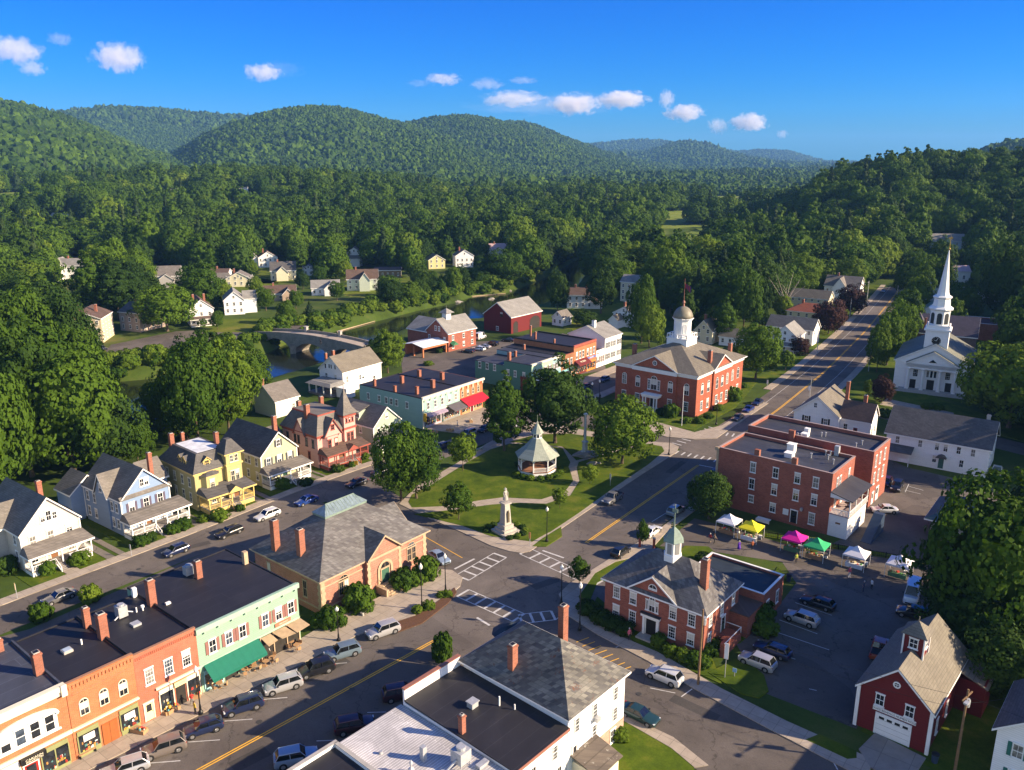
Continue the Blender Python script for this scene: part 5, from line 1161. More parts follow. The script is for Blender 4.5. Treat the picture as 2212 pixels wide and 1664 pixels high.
b2.flat(0,24.2,0,9.8,0,10.9,.7,.3); b2.W.box(.2,15,-4.9,-.01,0,9.6); b2.Rf.box(.2,15,-4.9,-.01,9.6,9.66); b2.chim(9,-.3,9.6,11.9,1.1,.7,None,False); b2.chim(19.0,.2,10,10.9,.5,.5,None,False); b2.done(BR3,MEMG,plain('pale_coping',(.32,.24,.22),.7))
b2.wins('R',[1.6,4,6.8],[7.6,4.2],w=.85,h=2.2,gi=2); b2.door('R',2.0,.1,1,2.3,WHITE); b2.door('R',4.6,.1,1.4,2.6,WHITE)
for x,y,w_,h_ in ((10.5,2.6,1.3,.7),(10,5.0,.9,1.0)): MB().box(x-w_/2,x+w_/2,y-w_/2,y+w_/2,10.2,10.2+h_).obj('roof_fan',WHITE,b2.roof)
for x,y in ((9.6,1.2),(10.2,1.2),(13,4.5),(20.6,4.6),(20.2,2.4),(13.6,5)): MB().tube((x,y,10.2),(x,y,11.1),.1).tube((x,y,11),(x,y,11.12),.18).obj('vent_pipe',METAL,b2.roof)
# --- white L shaped house
b=Bld('wooden_house','white L shaped house with tan and brown roofs between the brick blocks and the church','house',(66.5,185.3),126,10.0,13.0)
b.gable(0,10,0,13,0,5.3,4.0,'y'); b.gable(9.99,16.6,1.0,8.2,0,5.1,3.2,'x',rm=1); b.corners(0,10,0,13,0,5.1); b.chim(8.6,11.6,6,11,.75,.75); b.chim(14.2,5,7,10,.8,.8); b.done(WHITEC,[R_TAN,R_BROWN])
b.win('F',4.6,6.6,.8,1.2); b.wins('F',[2.8,7.2],[3.0],w=1,h=1.4,sh=BLACK); b.wins('F',[11.4],[2.2],w=.9,h=1.6,off=-1.0); b.door('F',13.6,1.2,.9,2.0,plain('red_door',(.25,.02,.02),.5),off=-1.0); b.wins('R',[3.5,6],[1.5],w=.9,h=1.5,off=6.6)
# --- long white building
b=Bld('wooden_building','long white two storey building with plain dark grey roof facing the parking lot','building',(79.9,166.6),126,19.2,11.8)
b.gable(0,19.2,0,11.8,.3,6.1,4.3,'x',over=.5); b.W.box(.05,19.15,.05,11.75,0,.3); b.chim(17.6,6.6,8,11.4,.7,.7,STONE); b.done(WHITEC,R_DARK)
b.wins('F',[2.2,6.6,9.8,11.4,13.8,16.4],[4.0],w=.85,h=1.6); b.wins('F',[9.6,14.6],[1.3],w=.85,h=1.6); b.door('F',10.9,.3,1,2.2,plain('green_side_door',(.05,.12,.10),.5),glass=False); b.wins('R',[2,5,8],[1.3,4.0],w=.85,h=1.7)
q=MB().slab([(-.4,-2.6,2.9),(5.6,-2.6,2.9),(5.6,-.02,3.8),(-.4,-.02,3.8)],.14,0).box(0,.12,-2.4,-2.28,0,2.8,1).box(5.1,5.22,-2.4,-2.28,0,2.8,1).box(3.2,5.1,-2.35,-2.28,.9,1.6,1); b.part('side_porch',q,[R_DARK,WHITE]); b.part('door_hood',MB().exy([(9.9,2.7),(11.9,2.7),(11.5,3.2),(10.9,3.4),(10.3,3.2)],-1.1,-.01),R_DARK)
# --- church
b=Bld('church','white clapboard church with columned front, clock tower and tall tapering steeple','church',(107.3,224.0),120,18.6,25.0)
b.gable(0,18.6,0,25,0,8.3,5.2,'y',over=.35,eo=.5); b.gable(3.0,15.6,-1.6,3.0,6.9,8.0,3.5,'y',over=.3,eo=.3)
b.bands(0,18.6,0,25,7.5,.6,.15); b.T.box(3.0,15.6,-1.6,-.02,6.9,7.9); b.W.box(3.1,15.5,-1.59,-.02,6.5,6.9)
b.done(WHITEC,shingle('roof_green_grey',(.19,.19,.15),(.15,.155,.12)))
q=MB()
for x in (3.5,7.2,11.4,15.1): q.tube((x,-1.2,.6),(x,-1.2,6.5),.42,.34,14); q.box(x-.5,x+.5,-1.7,-.7,.55,.75); q.box(x-.5,x+.5,-1.7,-.7,6.3,6.52)
b.part('columns',q,WHITE,None,None,False); q=MB()
for i in range(4): q.box(1.5-.3*i,17.1+.3*i,-2.4-.4*i,-2.4-.4*(i-1)-.001 if i else -.01,0,.6-.15*i)
b.part('steps',q,STONE)
b.wins('F',[5.3,13.3],[3.9],w=1.3,h=2.1,style='multi'); b.wins('F',[8.4,9.3,10.2],[4.0],w=.75,h=2.0,style='plain')
for x in (4.9,9.3,13.7): b.door('F',x,.6,1.5 if x!=9.3 else 1.8,2.5 if x!=9.3 else 2.8,BLACK,glass=False)
b.part('door_hood',MB().exy([(7.9,3.6),(10.7,3.6),(10.1,4.0),(9.3,4.1),(8.5,4.0)],-.4,-.01),WHITE); b.win('F',9.3,8.5,2.6,1.1,style='tri',off=1.62,gi=0)
b.wins('R',[2.5,6.2,9.9,13.6,17.3,21],[2.2],w=1.5,h=4.4,style='multi',gi=2); b.wins('L',[2.5,6.2,9.9,13.6,17.3,21],[2.2],w=1.5,h=4.4,style='multi')
cx_,cy_=9.3,3.6
q=MB().box(cx_-2.9,cx_+2.9,cy_-2.9,cy_+2.9,8,17.0).box(cx_-3.3,cx_+3.3,cy_-3.3,cy_+3.3,17.0,17.5)
for a in ((-2.9,2.9,-2.9,-2.7),(-2.9,2.9,2.7,2.9),(-2.9,-2.7,-2.7,2.7),(2.7,2.9,-2.7,2.7)): q.box(cx_+a[0],cx_+a[1],cy_+a[2],cy_+a[3],17.5,18.5)
tw=b.part('tower',q,WHITEC)
q=MB().lathe([(2.6,17.5),(2.6,22.4),(2.75,22.5),(3.2,22.7),(3.2,23.0),(2.3,23.6),(2.1,25.6),(2.5,25.9),(2.5,26.1),(1.75,26.5)],8,(cx_,cy_),ph=.5); bf=b.part('belfry',q,WHITE,None,tw)
for i in range(8):
    a=i*math.pi/4; rr=2.6*math.cos(math.pi/8); hw=.62; P=[(hw*math.cos(math.pi*j/8),2.4+hw*math.sin(math.pi*j/8)) for j in range(9)]
    MB().exy([(-hw,0),(hw,0)]+P,-.05,-.002).obj('louvre',plain('dark_louvre',(.03,.035,.035),.6),tw,loc=(cx_+rr*math.cos(a),cy_+rr*math.sin(a),18.8),rz=a+math.pi/2)
b.part('steeple',MB().lathe([(1.7,26.5),(1.45,27.4),(.1,38.6)],8,(cx_,cy_),ph=.5),WHITE,None,tw); b.part('weathervane',MB().lathe([(.1,38.6),(.35,38.9),(.1,39.2),(.05,42.4)],6,(cx_,cy_)).box(cx_-.5,cx_+.5,cy_-.03,cy_+.03,41.6,42.0),plain('gilded_metal',(.5,.32,.08),.35,.1,1,.7),None,tw)
for f_ in range(2):
    x,y,rz=((cx_,cy_-2.9,0),(cx_+2.9,cy_,math.pi/2))[f_]
    if f_==1: continue
    q=MB(); n=20; q.add([(1.15*math.cos(2*math.pi*i/n),-.06,1.15*math.sin(2*math.pi*i/n)) for i in range(n)],[tuple(range(n))],0)
    for i in range(n):
        a,c=2*math.pi*i/n,2*math.pi*(i+1)/n; q.exy([(1.15*math.cos(a),1.15*math.sin(a)),(1.15*math.cos(c),1.15*math.sin(c)),(1.35*math.cos(c),1.35*math.sin(c)),(1.35*math.cos(a),1.35*math.sin(a))],-.12,-.002,1)
    for i in range(12):
        a=i*math.pi/6; q.rbox((0,0,0),(0,0,0),0,1) if False else q.exy([(.9*math.cos(a)-.04*math.sin(a),.9*math.sin(a)+.04*math.cos(a)),(1.05*math.cos(a)-.04*math.sin(a),1.05*math.sin(a)+.04*math.cos(a)),(1.05*math.cos(a)+.04*math.sin(a),1.05*math.sin(a)-.04*math.cos(a)),(.9*math.cos(a)+.04*math.sin(a),.9*math.sin(a)-.04*math.cos(a))],-.09,-.065,1)
    q.exy([(-.05,0),(.05,0),(.4,.75),(.33,.8)],-.1,-.07,1); q.exy([(0,-.05),(0,.05),(-.55,.25),(-.55,.18)],-.1,-.07,1)
    o=q.obj('clock',[BLACK,WHITE],tw,loc=(x,y,14.3),rz=rz)
# --- dark roofed church annexe behind, roofs beyond the church
b=Bld('stone_building','dark stone building with wide purple-grey roof right behind the white church','building',(131.5,262.5),120,17,15)
b.gable(0,17,0,15,0,8.0,5.0,'x'); b.hip(-3,3,-1,6,8.0,6,.3); b.chim(2.0,-.3,7,13,.7,.7); b.done(plain('dark_stone',(.13,.10,.095),.9,.25,1.5),shingle('roof_purple',(.075,.062,.085),(.058,.05,.068))); b.wins('F',[4,10],[5.2],w=1.8,h=1.2,style='plain')
b=Bld('brick_building','low dark red flat roofed building right of the green gabled roof behind the church','building',(158,292),120,20,14); b.flat(0,20,0,14,0,6,.4); b.done(BR3,membrane('red_membrane',(.10,.03,.028)))
b=Bld('wooden_house','pale house with green metal gable roof beyond the white church','house',(157,312),120,9,14); b.gable(0,9,0,14,0,6,4,'y'); b.done(WHITEC,plain('green_metal_roof',(.13,.22,.17),.5)); b.wins('F',[3,6],[3],w=1,h=1.5)
b=Bld('wooden_house','pale blue-white gabled house seen right of the church steeple','house',(181,373),112,15,16); b.gable(0,15,0,16,0,5,5.5,'y'); b.done(clap('pale_blue_clapboard',(.45,.55,.66)),R_GREY); b.wins('F',[6,8.6],[1.8],w=1.4,h=1.7); b.win('F',7.5,6.8,1.1,1)
b=Bld('long_shed','long grey flat roofed shed right of the pale blue-white gabled house','shed',(204,372),100,22,16); b.flat(0,22,0,16,0,4,.4); b.done(plain('grey_render',(.3,.32,.34),.8),MEMG)
b=Bld('wooden_house','pale building with pinkish roof half hidden by the tall trees on the right','house',(222,430),100,16,10); b.gable(0,16,0,10,0,6,2.5,'x'); b.done(WHITEC,plain('pink_roof',(.42,.30,.30),.7)); b.wins('F',[3,8,13],[2],w=1.2,h=2)
b=Bld('wooden_house','blue-white house high on the wooded slope at upper right','house',(262,520),100,20,12,z=6); b.gable(0,20,0,12,0,7,4,'x'); b.gable(5,12,-3,4,0,7,3,'y'); b.done(clap('pale_blue_clapboard',(.45,.55,.66)),R_LIGHT); b.wins('F',[2.5,15,18],[2,4.6],w=1.2,h=1.4)
# --- fire house
b=Bld('firehouse','dark red fire house with gabled roof, square red cupola and white roller door','fire house',(39.0,80.3),131,7.6,14.4)
b.gable(0,7.6,0,14.4,0,5.4,3.5,'y',over=.3,eo=.35); b.W.box(7.6,10.6,10.5,14.2,0,4.2); b.Rf.slab([(7.5,10.2,5.3),(10.9,10.2,4.0),(10.9,14.5,4.0),(7.5,14.5,5.3)],.14)
b.corners(0,7.6,0,14.4,0,5.2,.3); b.done(RED,R_TAN)
q=MB().box(2.75,4.85,4.8,6.9,7.6,10.6); cu=b.part('cupola',q,RED); q=MB()
for x in (2.7,4.9):
    for y in (4.75,6.95): q.box(x-.08,x+.08,y-.08,y+.08,7.9,10.6)
q.obj('trim',WHITE,cu); r=MB(); b.hip(2.75,4.85,4.8,6.9,10.6,1.3,.4,(1.35,1.35),0,r); r.tube((3.8,5.85,11.8),(3.8,5.85,12.6),.06); r.obj('cupola_roof',R_TAN,cu)
for p,rz in (((3.8,4.8,9.1),0),((4.85,5.85,9.1),math.pi/2)): link(bpy.data.objects.new('window',winmesh(.95,1.2,'sash',WHITE,0)[0]),cu,p,rz); link(bpy.data.objects.new('pane',winmesh(.95,1.2,'sash',WHITE,0)[1]),cu,p,rz)
b.wins('F',[2.3,5.4],[3.6],w=.95,h=1.45,gi=0); b.win('F',3.8,6.5,.8,.8,style='round',gi=0)
q=MB().box(2.2,5.7,-.06,-.003,.05,2.6,0).box(2.05,2.2,-.1,-.003,0,2.75,0).box(5.7,5.85,-.1,-.003,0,2.75,0).box(2.2,5.7,-.1,-.003,2.6,2.75,0)
for i in range(1,4): q.box(2.2,5.7,-.065,-.058,.05+i*.64,.08+i*.64,2)
for i in range(4): q.box(2.45+i*.83,3.0+i*.83,-.075,-.062,2.05,2.35,1)
b.part('garage_door',q,[WHITE,BLACK,STONE])
sg=b.part('sign_board',MB().box(1.7,6.2,-.1,-.003,2.95,3.4),WHITE); text(b,'DUCS BEHEACS HUMEH HOSE',.34,(3.95,-.115,3.17),FR,BLACK,sg,ext=.004); b.wins('R',[3,7,11],[1],w=.8,h=1.8)
b=Bld('wooden_building','white house corner with green shutters and dark blue-grey roof at the bottom right corner','house',(48.9,70.9),131,9,9.5)
b.gable(0,9,0,9.5,0,7.0,3.5,'y',over=.4,eo=.4); b.done(WHITEC,R_DARK); SHG=plain('green_shutter',(.03,.15,.12),.6); b.wins('F',[2.0,5],[1.2,4.3],w=1.0,h=1.6,sh=SHG)
b=Bld('garage','small grey hip roofed garage at the bottom edge below the fire house street','garage',(22.4,61.0),95,9.4,6.4); b.W.box(0,9.4,0,6.4,0,3.2); b.hip(0,9.4,0,6.4,3.2,2.9,.4); b.done(WHITEC,R_GREY); b.win('F',4.5,1,.9,1.4)
b=Bld('open_shelter','blue-green hip roofed shelter half hidden by the big tree on the right','shelter',(70.5,128.5),128,15,11); b.hip(0,15,0,11,3.4,3.4,.6); b.W.box(.3,14.7,1,10.6,0,3.4); b.done(STONE,shingle('roof_blue_green',(.05,.10,.12),(.04,.08,.10)))
# ---------------------------------------------------------------- main street shops
def shopbox(name,label,t0,w,h,d,m,par=.6,capm=None,z=0.0,g=None):
    u=(math.sin(R(39.2)),math.cos(R(39.2))); P=(-46.5+u[0]*t0,74.4+u[1]*t0)
    return Bld(name,label,'shop',P,39.2,w,d,g)
OLV=plain('olive_shopfront',(.24,.25,.11),.6)
b=shopbox('shop_building','yellow painted shop front cut off at the lower left corner',-14.2,5.9,9,13.5,None)
b.flat(0,5.86,0,13.5,0,8.6,.5,.3,low=True); b.done(plain('yellow_stucco',(.68,.42,.14),.8),MEMB,SANDST); b.wins('F',[3],[4.6],w=1.2,h=1.6)
b=shopbox('shop_building','orange brick shop with one wide arched group of four windows and cream cornice',-8.3,8.26,9.8,13.5,None)
b.flat(0,8.24,0,13.5,0,9.5,.5,.3,low=True); b.chim(7.6,4.6,9.0,11.6,.85,.85); b.chim(6.6,12.4,9,10.6,.7,.7); b.done(BRO,membrane('blue_grey_membrane',(.060,.066,.085)),CREAMT)
b.part('cornice',MB().box(0,8.25,-.45,-.002,9.0,9.6).box(0,8.25,-.3,-.002,8.5,9.0).box(7.7,8.25,-.6,-.46,8.4,9.7),CREAMT)
q=MB(); n=12; P=[(4.2+2.9*math.cos(math.pi*i/n),6.6+1.0*math.sin(math.pi*i/n)) for i in range(n+1)]; q.exy([(1.3,4.9),(7.1,4.9)]+P,-.05,-.003)
for i in range(n): a,c=P[i],P[i+1]; q.exy([a,c,(c[0]+(c[0]-4.2)*.07,c[1]+.22),(a[0]+(a[0]-4.2)*.07,a[1]+.22)],-.3,-.003)
q.box(1.1,7.3,-.2,-.003,4.75,4.9); b.part('arched_surround',q,WHITE); b.wins('F',[2.1,3.5,4.9,6.3],[5.0],w=1.0,h=1.9,off=.06,style='x')
storefront(b,.4,3.0,3.3,CREAMT,n=1,base=.5); storefront(b,5.0,7.7,3.3,OLV,n=2,base=.5); b.door('F',4.0,.1,1.3,2.4,plain('shop_red_door',(.30,.02,.015),.4)); b.part('fascia',MB().box(0,8.25,-.2,-.003,3.6,4.0),CREAMT)
sg=b.part('sign_board',MB().box(3.05,5.4,-.7,-.2,3.0,3.6),BLACK); text(b,'CARIANN',.38,(4.22,-.72,3.4),FR,CREAMT,sg,ext=.004); text(b,'INRARIATIRI',.30,(4.22,-.72,3.15),FR,CREAMT,sg,ext=.004)
sg=b.part('sign_board',MB().box(.5,2.9,-.25,-.131,2.6,3.5),WHITE); text(b,'PAREN',.3,(1.7,-.26,3.1),FR,STONE,sg,ext=.004)
b=shopbox('shop_building','orange brick shop with three arched upper windows and olive shop front',0,7.2,9.5,13.5,None)
b.flat(0,7.18,0,13.5,0,9.3,.5,.3,low=True); b.chim(7.0,6.4,8.8,12.0,.95,.95); b.chim(6.9,10.2,8.8,11.4,.7,.7); b.done(BRO,MEMB,plain('brown_coping',(.28,.15,.09),.7))
q=MB()
for i in range(18): q.box(.25+i*.39,.38+i*.39,-.1,-.003,8.5,8.9)
q.box(0,7.18,-.12,-.003,8.95,9.28).box(.5,6.7,-.06,-.003,7.7,7.8); b.part('brick_cornice',q,BRO)
b.wins('F',[1.5,3.6,5.7],[4.9],w=1.0,h=2.0,style='arch',trim=CREAMT,gi=3); storefront(b,.35,2.6,3.3,OLV,n=1,base=.7); storefront(b,4.9,7.0,3.3,OLV,n=1,base=.7); b.part('double_door',MB().box(2.9,4.6,-.1,-.003,.1,2.7).box(3.72,3.78,-.13,-.1,.1,2.7),plain('orange_wood_door',(.32,.10,.03),.5)); b.part('fascia',MB().box(0,7.18,-.3,-.003,3.7,3.9),CREAMT)
for x in (1.5,5.95):
    sg=b.part('window_lettering',MB().box(x-.6,x+.6,-.14,-.135,1.8,2.6),plain('white_decal',(.75,.68,.62),.6)); 
MB().box(2.6,3.6,6.3,7.3,8.85,9.15,0).box(2.7,3.5,6.4,7.2,9.15,9.2,1).obj('skylight',[STONE,plain('skylight_glass',(.35,.42,.5),.2)],b.roof); MB().tube((4.8,7.0,8.8),(4.8,7.0,9.5),.1).obj('vent_pipe',WHITE,b.roof)
b=shopbox('shop_building','salmon brick shop with three white gridded windows and pale yellow side door',7.2,7.5,9.2,13.8,None)
b.flat(0,7.48,0,13.8,0,9.0,.5,.3,low=True); b.chim(7.3,9.6,8.5,12.0,.9,.9); b.chim(6.9,13.2,8,9.8,.5,.5,WHITE,False); b.done(BRS,MEMB,plain('brown_coping',(.28,.15,.09),.7))
q=MB()
for i in range(32): q.box(.2+i*.225,.29+i*.225,-.08,-.003,8.25,8.6)
b.part('brick_cornice',q,BRS); b.wins('F',[1.5,3.8,6.0],[4.7],w=1.05,h=2.0,style='multi'); b.door('F',1.0,.3,1.0,2.2,plain('pale_yellow_door',(.75,.66,.36),.5),CREAMT)
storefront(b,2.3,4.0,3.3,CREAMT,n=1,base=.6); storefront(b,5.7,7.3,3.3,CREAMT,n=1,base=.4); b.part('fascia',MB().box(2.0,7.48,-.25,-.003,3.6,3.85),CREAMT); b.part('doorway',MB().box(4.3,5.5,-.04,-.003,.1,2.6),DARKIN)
sg=b.part('sign_board',MB().box(4.1,5.6,-.3,-.131,2.8,3.4),plain('cream_sign',(.6,.55,.3),.6)); text(b,'ARTINERS',.26,(4.85,-.31,3.1),FR,plain('teal_letters',(.05,.25,.28),.5),sg,ext=.004)
q=MB().box(3.0,4.1,9.2,10.3,8.7,10.1).tube((3.55,9.75,10.1),(3.55,9.75,10.3),.4,.4,12).tube((4.1,9.4,9.2),(4.7,9.3,8.9),.08).tube((3,9.4,9),(2.4,9.2,8.8),.08); q.obj('air_conditioner',METAL,b.roof); MB().tube((5.2,9.4,8.5),(5.2,9.4,9.2),.09).obj('vent_pipe',WHITE,b.roof); MB().tube((5.9,9.2,8.5),(5.9,9.2,9.0),.1).tube((5.9,9.2,9.0),(5.9,9.2,9.25),.22).obj('vent_pipe',WHITE,b.roof); MB().box(3.2,4.2,6.2,7.2,8.55,8.85).obj('skylight',METAL,b.roof)
MINT=clap('mint_clapboard',(.28,.43,.31)); SHB=plain('dusty_brown_shutter',(.25,.12,.10),.7)
b=shopbox('shop_building','mint green two storey shop with brown shutters, dark green awning and cafe tables',14.7,14.4,8.9,16.5,None)
b.flat(0,14.4,0,16.5,0,8.6,.3,.25,low=True); b.chim(7.4,11.8,8.3,10.8,.8,.8); b.chim(13.6,10.4,8.3,10.2,.6,.6,SANDST,False); b.done(MINT,MEMB,plain('mint_trim',(.31,.45,.34),.6))
q=MB().box(-.1,14.5,-.35,-.003,8.1,8.75)
for i in range(8): q.box(.9+i*1.85,1.1+i*1.85,-.3,-.003,7.8,8.1)
q.box(0,14.4,-.12,-.003,3.6,3.9); b.part('cornice',q,MATS['mint_trim'])
b.wins('F',[1.9,4.1,6.0,9.3,11.3,13.2],[4.75],w=1.0,h=1.75,sh=SHB)
awning(b,.5,8.0,3.75,1.35,1.9,plain('dark_green_awning',(.008,.13,.085),.7,.06)); storefront(b,.4,2.8,2.9,plain('aqua_trim',(.3,.55,.55),.6),n=1,base=.5); storefront(b,5.2,8.0,2.9,MATS['aqua_trim'],n=2,base=.5); b.part('doorway',MB().box(3.1,4.9,-.04,-.003,.1,2.5),DARKIN)
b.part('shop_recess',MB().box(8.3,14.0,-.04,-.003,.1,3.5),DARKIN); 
for x in (8.3,10.2,12.2,14.1): b.part('post',MB().box(x-.07,x+.07,-.2,-.05,0,3.6),SANDST)
sg=b.part('sign_board',MB().box(10.6,13.0,-.15,-.003,3.95,4.4),plain('rust_sign',(.40,.16,.10),.6)); text(b,'CERUNSO',.3,(11.8,-.16,4.17),FR,CREAMT,sg,ext=.004)
ca=plain('canvas_tan',(.36,.26,.16),.85,.2)
b.part('canvas_canopy',MB().slab([(8.4,-.1,3.5),(9.8,-.1,3.5),(10.0,-1.4,3.0),(8.5,-1.6,2.9)],.05).slab([(10.0,-.1,3.55),(12.0,-.1,3.5),(12.3,-2.0,3.1),(10.4,-1.8,3.15)],.05).slab([(12.2,-.1,3.6),(14.4,-.1,3.6),(14.6,-1.9,3.2),(12.5,-2.0,3.1)],.05),ca)
q=MB().box(6.4,7.6,13.0,14.0,8.5,9.7).tube((7,13.5,9.7),(7,13.5,9.9),.4,.4,10).tube((7.6,13.2,9.2),(8.4,12.8,8.4),.08); q.obj('air_conditioner',METAL,b.roof); MB().box(1.0,1.6,8.4,8.8,8.35,8.6).obj('roof_vent',WHITE,b.roof)
# ---------------------------------------------------------------- houses beyond the river and up the road (placed on the ground seen in the photograph)
def dhouse(px,py,label,w,d,h,rise,az,wm,rm,ax='y',porch=False,ch=1,wing=None,floors=2,sh=None,tm=None,hip=False,name='wooden_house',cat='house'):
    x,y=G(px,py,0); ua=(math.sin(R(az)),math.cos(R(az))); P=(x-ua[0]*w/2,y-ua[1]*w/2)
    b=Bld(name,label,cat,P,az,w,d)
    if hip: b.W.box(0,w,0,d,0,h); b.hip(0,w,0,d,h,rise,.5)
    else: b.gable(0,w,0,d,0,h,rise,ax)
    if wing: x0,x1,y0,y1,hh,rr,a2=wing; b.gable(x0,x1,y0,y1,0,hh,rr,a2)
    for i in range(ch): b.chim(w*(.3+.45*i),d*.5,h,h+rise+1.3,.8,.8)
    b.done(wm,rm,tm)
    n=max(2,int(w/2.6)); zs=[1.0+2.7*i for i in range(floors)]
    b.wins('F',[w*(i+.5)/n for i in range(n)],zs,w=.95,h=1.5,sh=sh,gi=0); n=max(2,int(d/3.2)); b.wins('L',[d*(i+.5)/n for i in range(n)],zs,w=.95,h=1.5,gi=0); b.wins('R',[d*(i+.5)/n for i in range(n)],zs,w=.95,h=1.5,gi=0)
    if ax=='y' and not hip: b.win('F',w/2,h+.5,.9,1.2,gi=0)
    if porch: b.porch(0,w,2.6,.5,2.4,.6,4,rail=False)
    return b
BEIGE=clap('beige_clapboard',(.62,.52,.34)); CREAMC=clap('cream_farmhouse_clapboard',(.70,.64,.45)); SHW=None
def GT(px,py,tz=9):
    u=(px-1106)/F; v=(py-832)/F; dn=SP+v*CP; fw=CP-v*SP
    for i in range(200,4500):
        t=i*1.5; z=H-t*dn
        if z<=float(terr(np.array([u*t]),np.array([fw*t]),False)[0])+tz: return (u*t,fw*t,z)
    return (u*t,fw*t,z)
D_=dhouse
D_(181,742,'cream three storey house with front pediment and two chimneys at left beyond the river',13,14,8.6,2.6,80,BEIGE,R_BROWN,ch=2,floors=3)
D_(283,716,'pinkish plain two storey house with dark roof left of the big round tree',10,12,7.2,2.8,112,plain('pinkish_render',(.42,.33,.28),.8),R_DARK,'x',ch=2)
D_(438,703,'white two storey house with brown roof and two brick chimneys beyond the river',9,13,6.6,3.4,62,WHITEC,R_BROWN,ch=2,porch=True)
D_(508,680,'white cross gabled house with grey roof left of the bridge end',8,13,6.2,3.4,70,WHITEC,R_LIGHT,ch=0,wing=(7.9,13,3,10,6,2.8,'x'))
D_(158,604,'rambling tall white house with grey roof high at the left edge of the woods',16,10,7.5,3.2,85,WHITEC,R_LIGHT,'x',ch=1,wing=(-3,3,-8,9.9,8,3,'y'))
D_(243,574,'small white house with grey roof half hidden behind trees at far left',9,8,4.5,2.8,85,WHITEC,R_LIGHT,ch=1,wing=(-4,3,-3,3,3,1.6,'x'))
D_(362,619,'grey gabled house with white trim and front sun porch on the sloping lawn',13,9,5.4,4.4,75,clap('grey_clapboard',(.42,.40,.38)),R_GREY,'x',wing=(3,10,-4,1,4.0,2.6,'y'),ch=0)
D_(475,613,'white house with small brown roof and slim chimney left of the tall pine',9,8,5.6,1.6,85,WHITEC,R_BROWN,'x')
D_(516,620,'low cream house with grey cross roof beside the slim chimney house',12,9,4.2,3.2,80,CREAMC,R_GREY,wing=(-5,1,1,8,4,2.6,'x'))
D_(580,578,'white gabled house with brown roof and tall narrow gable among trees, upper centre left',11,10,6,3.4,70,WHITEC,R_BROWN,wing=(-6,0,2,9,6,3.4,'y'))
D_(613,606,'cream house with dark mansard style roof and brick chimney above the river trees',13,10,5.4,4,75,CREAMC,R_DARK,'x',wing=(3,9,-2.5,5,4.6,3,'y'))
D_(667,596,'tiny white shed like house with grey roof in the middle woods',6,7,3.6,2.2,80,WHITEC,R_GREY,ch=0)
D_(766,575,'tall white house with grey roof seen between dark trees, middle distance',9,9,8,3,85,WHITEC,R_GREY,ch=0,wing=(2,8,-4,0,5,1.6,'x'))
D_(784,628,'pale green farmhouse with brown triple gable roof and white porch above the river',15,9,5.8,4,80,clap('pale_green_clapboard',(.50,.56,.46)),R_BROWN,'x',wing=(6,11,-3,5,5.6,3.4,'y'),porch=False)
D_(704,638,'low white bungalow with light grey twin gables in the riverside trees',13,9,3.6,3,78,WHITEC,R_LIGHT,'x',wing=(6,12,-3,4,3.5,2.8,'y'),ch=0,floors=1)
D_(606,650,'low house with red-brown roof and brick chimney near the far riverbank',14,9,3.4,3,75,plain('tan_render',(.40,.30,.22),.8),R_BROWN,'x',wing=(8,13,-3,4,3.2,2.6,'y'),floors=1)
D_(944,581,'yellow house with pinkish roof among tall trees right of the middle woods',10,9,5.2,3,70,clap('straw_clapboard',(.66,.58,.28)),R_TAN,ch=0)
D_(1004,578,'white gabled house with brown roof and chimney above the far river bend',11,9,7,3.4,75,WHITEC,R_TAN,ch=1)
D_(1079,554,'white house with pale pink roof half hidden by round trees near the river bend',14,9,5,3,80,WHITEC,plain('pink_roof',(.42,.30,.30),.7),'x',ch=1)
D_(838,600,'low brown flat topped building in the woods above the green farmhouse',14,8,4,1.2,85,plain('brown_boards',(.18,.12,.07),.8),R_BROWN,'x',ch=0,floors=1)
D_(1252,667,'white farmhouse with grey and rust roof by the river behind the red barn',11,8,6,2.6,98,WHITEC,R_BROWN,'x',ch=2,wing=(10.9,15,0,6,3,1.6,'x'))
D_(1357,652,'tall cream house with grey roof and paired windows left of the town hall trees',8,9,9,2.6,120,CREAMC,R_LIGHT,'x',ch=0,floors=3)
D_(1346,706,'small white house with porch and tall chimney in front of the tall cream house',9,8,5.2,2.4,128,WHITEC,R_TAN,'y',ch=1,wing=(1,5,-5,0,3.2,1.8,'y'))
D_(1204,704,'little white shed with worn grey roof beside the red barn',5,6,3.4,2.2,128,WHITEC,R_GREY,ch=0,floors=1,name='garden_shed',cat='shed')
D_(1518,742,'cream gabled house just behind the right side of the town hall',6.5,9,4.6,3.6,125,CREAMC,R_TAN,ch=1)
D_(1592,750,'low white garage with pinkish brown roof behind the town hall lawn',13,7,3.2,2.4,124,WHITEC,R_TAN,'x',ch=0,floors=1,name='garage',cat='garage')
D_(1703,742,'white house with long plain grey roof and dormers left of the road',16,8,5.6,3.2,126,WHITEC,R_GREY,'x',ch=0)
D_(1692,762,'white house with pale grey gable roof standing right behind the big roadside tree',8,11,5.6,3.4,122,WHITEC,R_LIGHT,'y',ch=0,porch=True)
D_(1740,706,'cream house with low red tile hip roof and brick chimney beside the road',15,10,5.6,2.8,124,CREAMC,R_RED,'x',hip=True)
D_(1745,670,'cream house with long grey-pink roof behind the red roofed house',16,9,5.2,3,124,CREAMC,R_TAN,'x',ch=0)
D_(1815,650,'large white house with grey many gabled roof by the roadside lamp',15,12,6.6,4,122,WHITEC,R_GREY,'x',wing=(4,10,-3,6,6.2,4.2,'y'),ch=1)
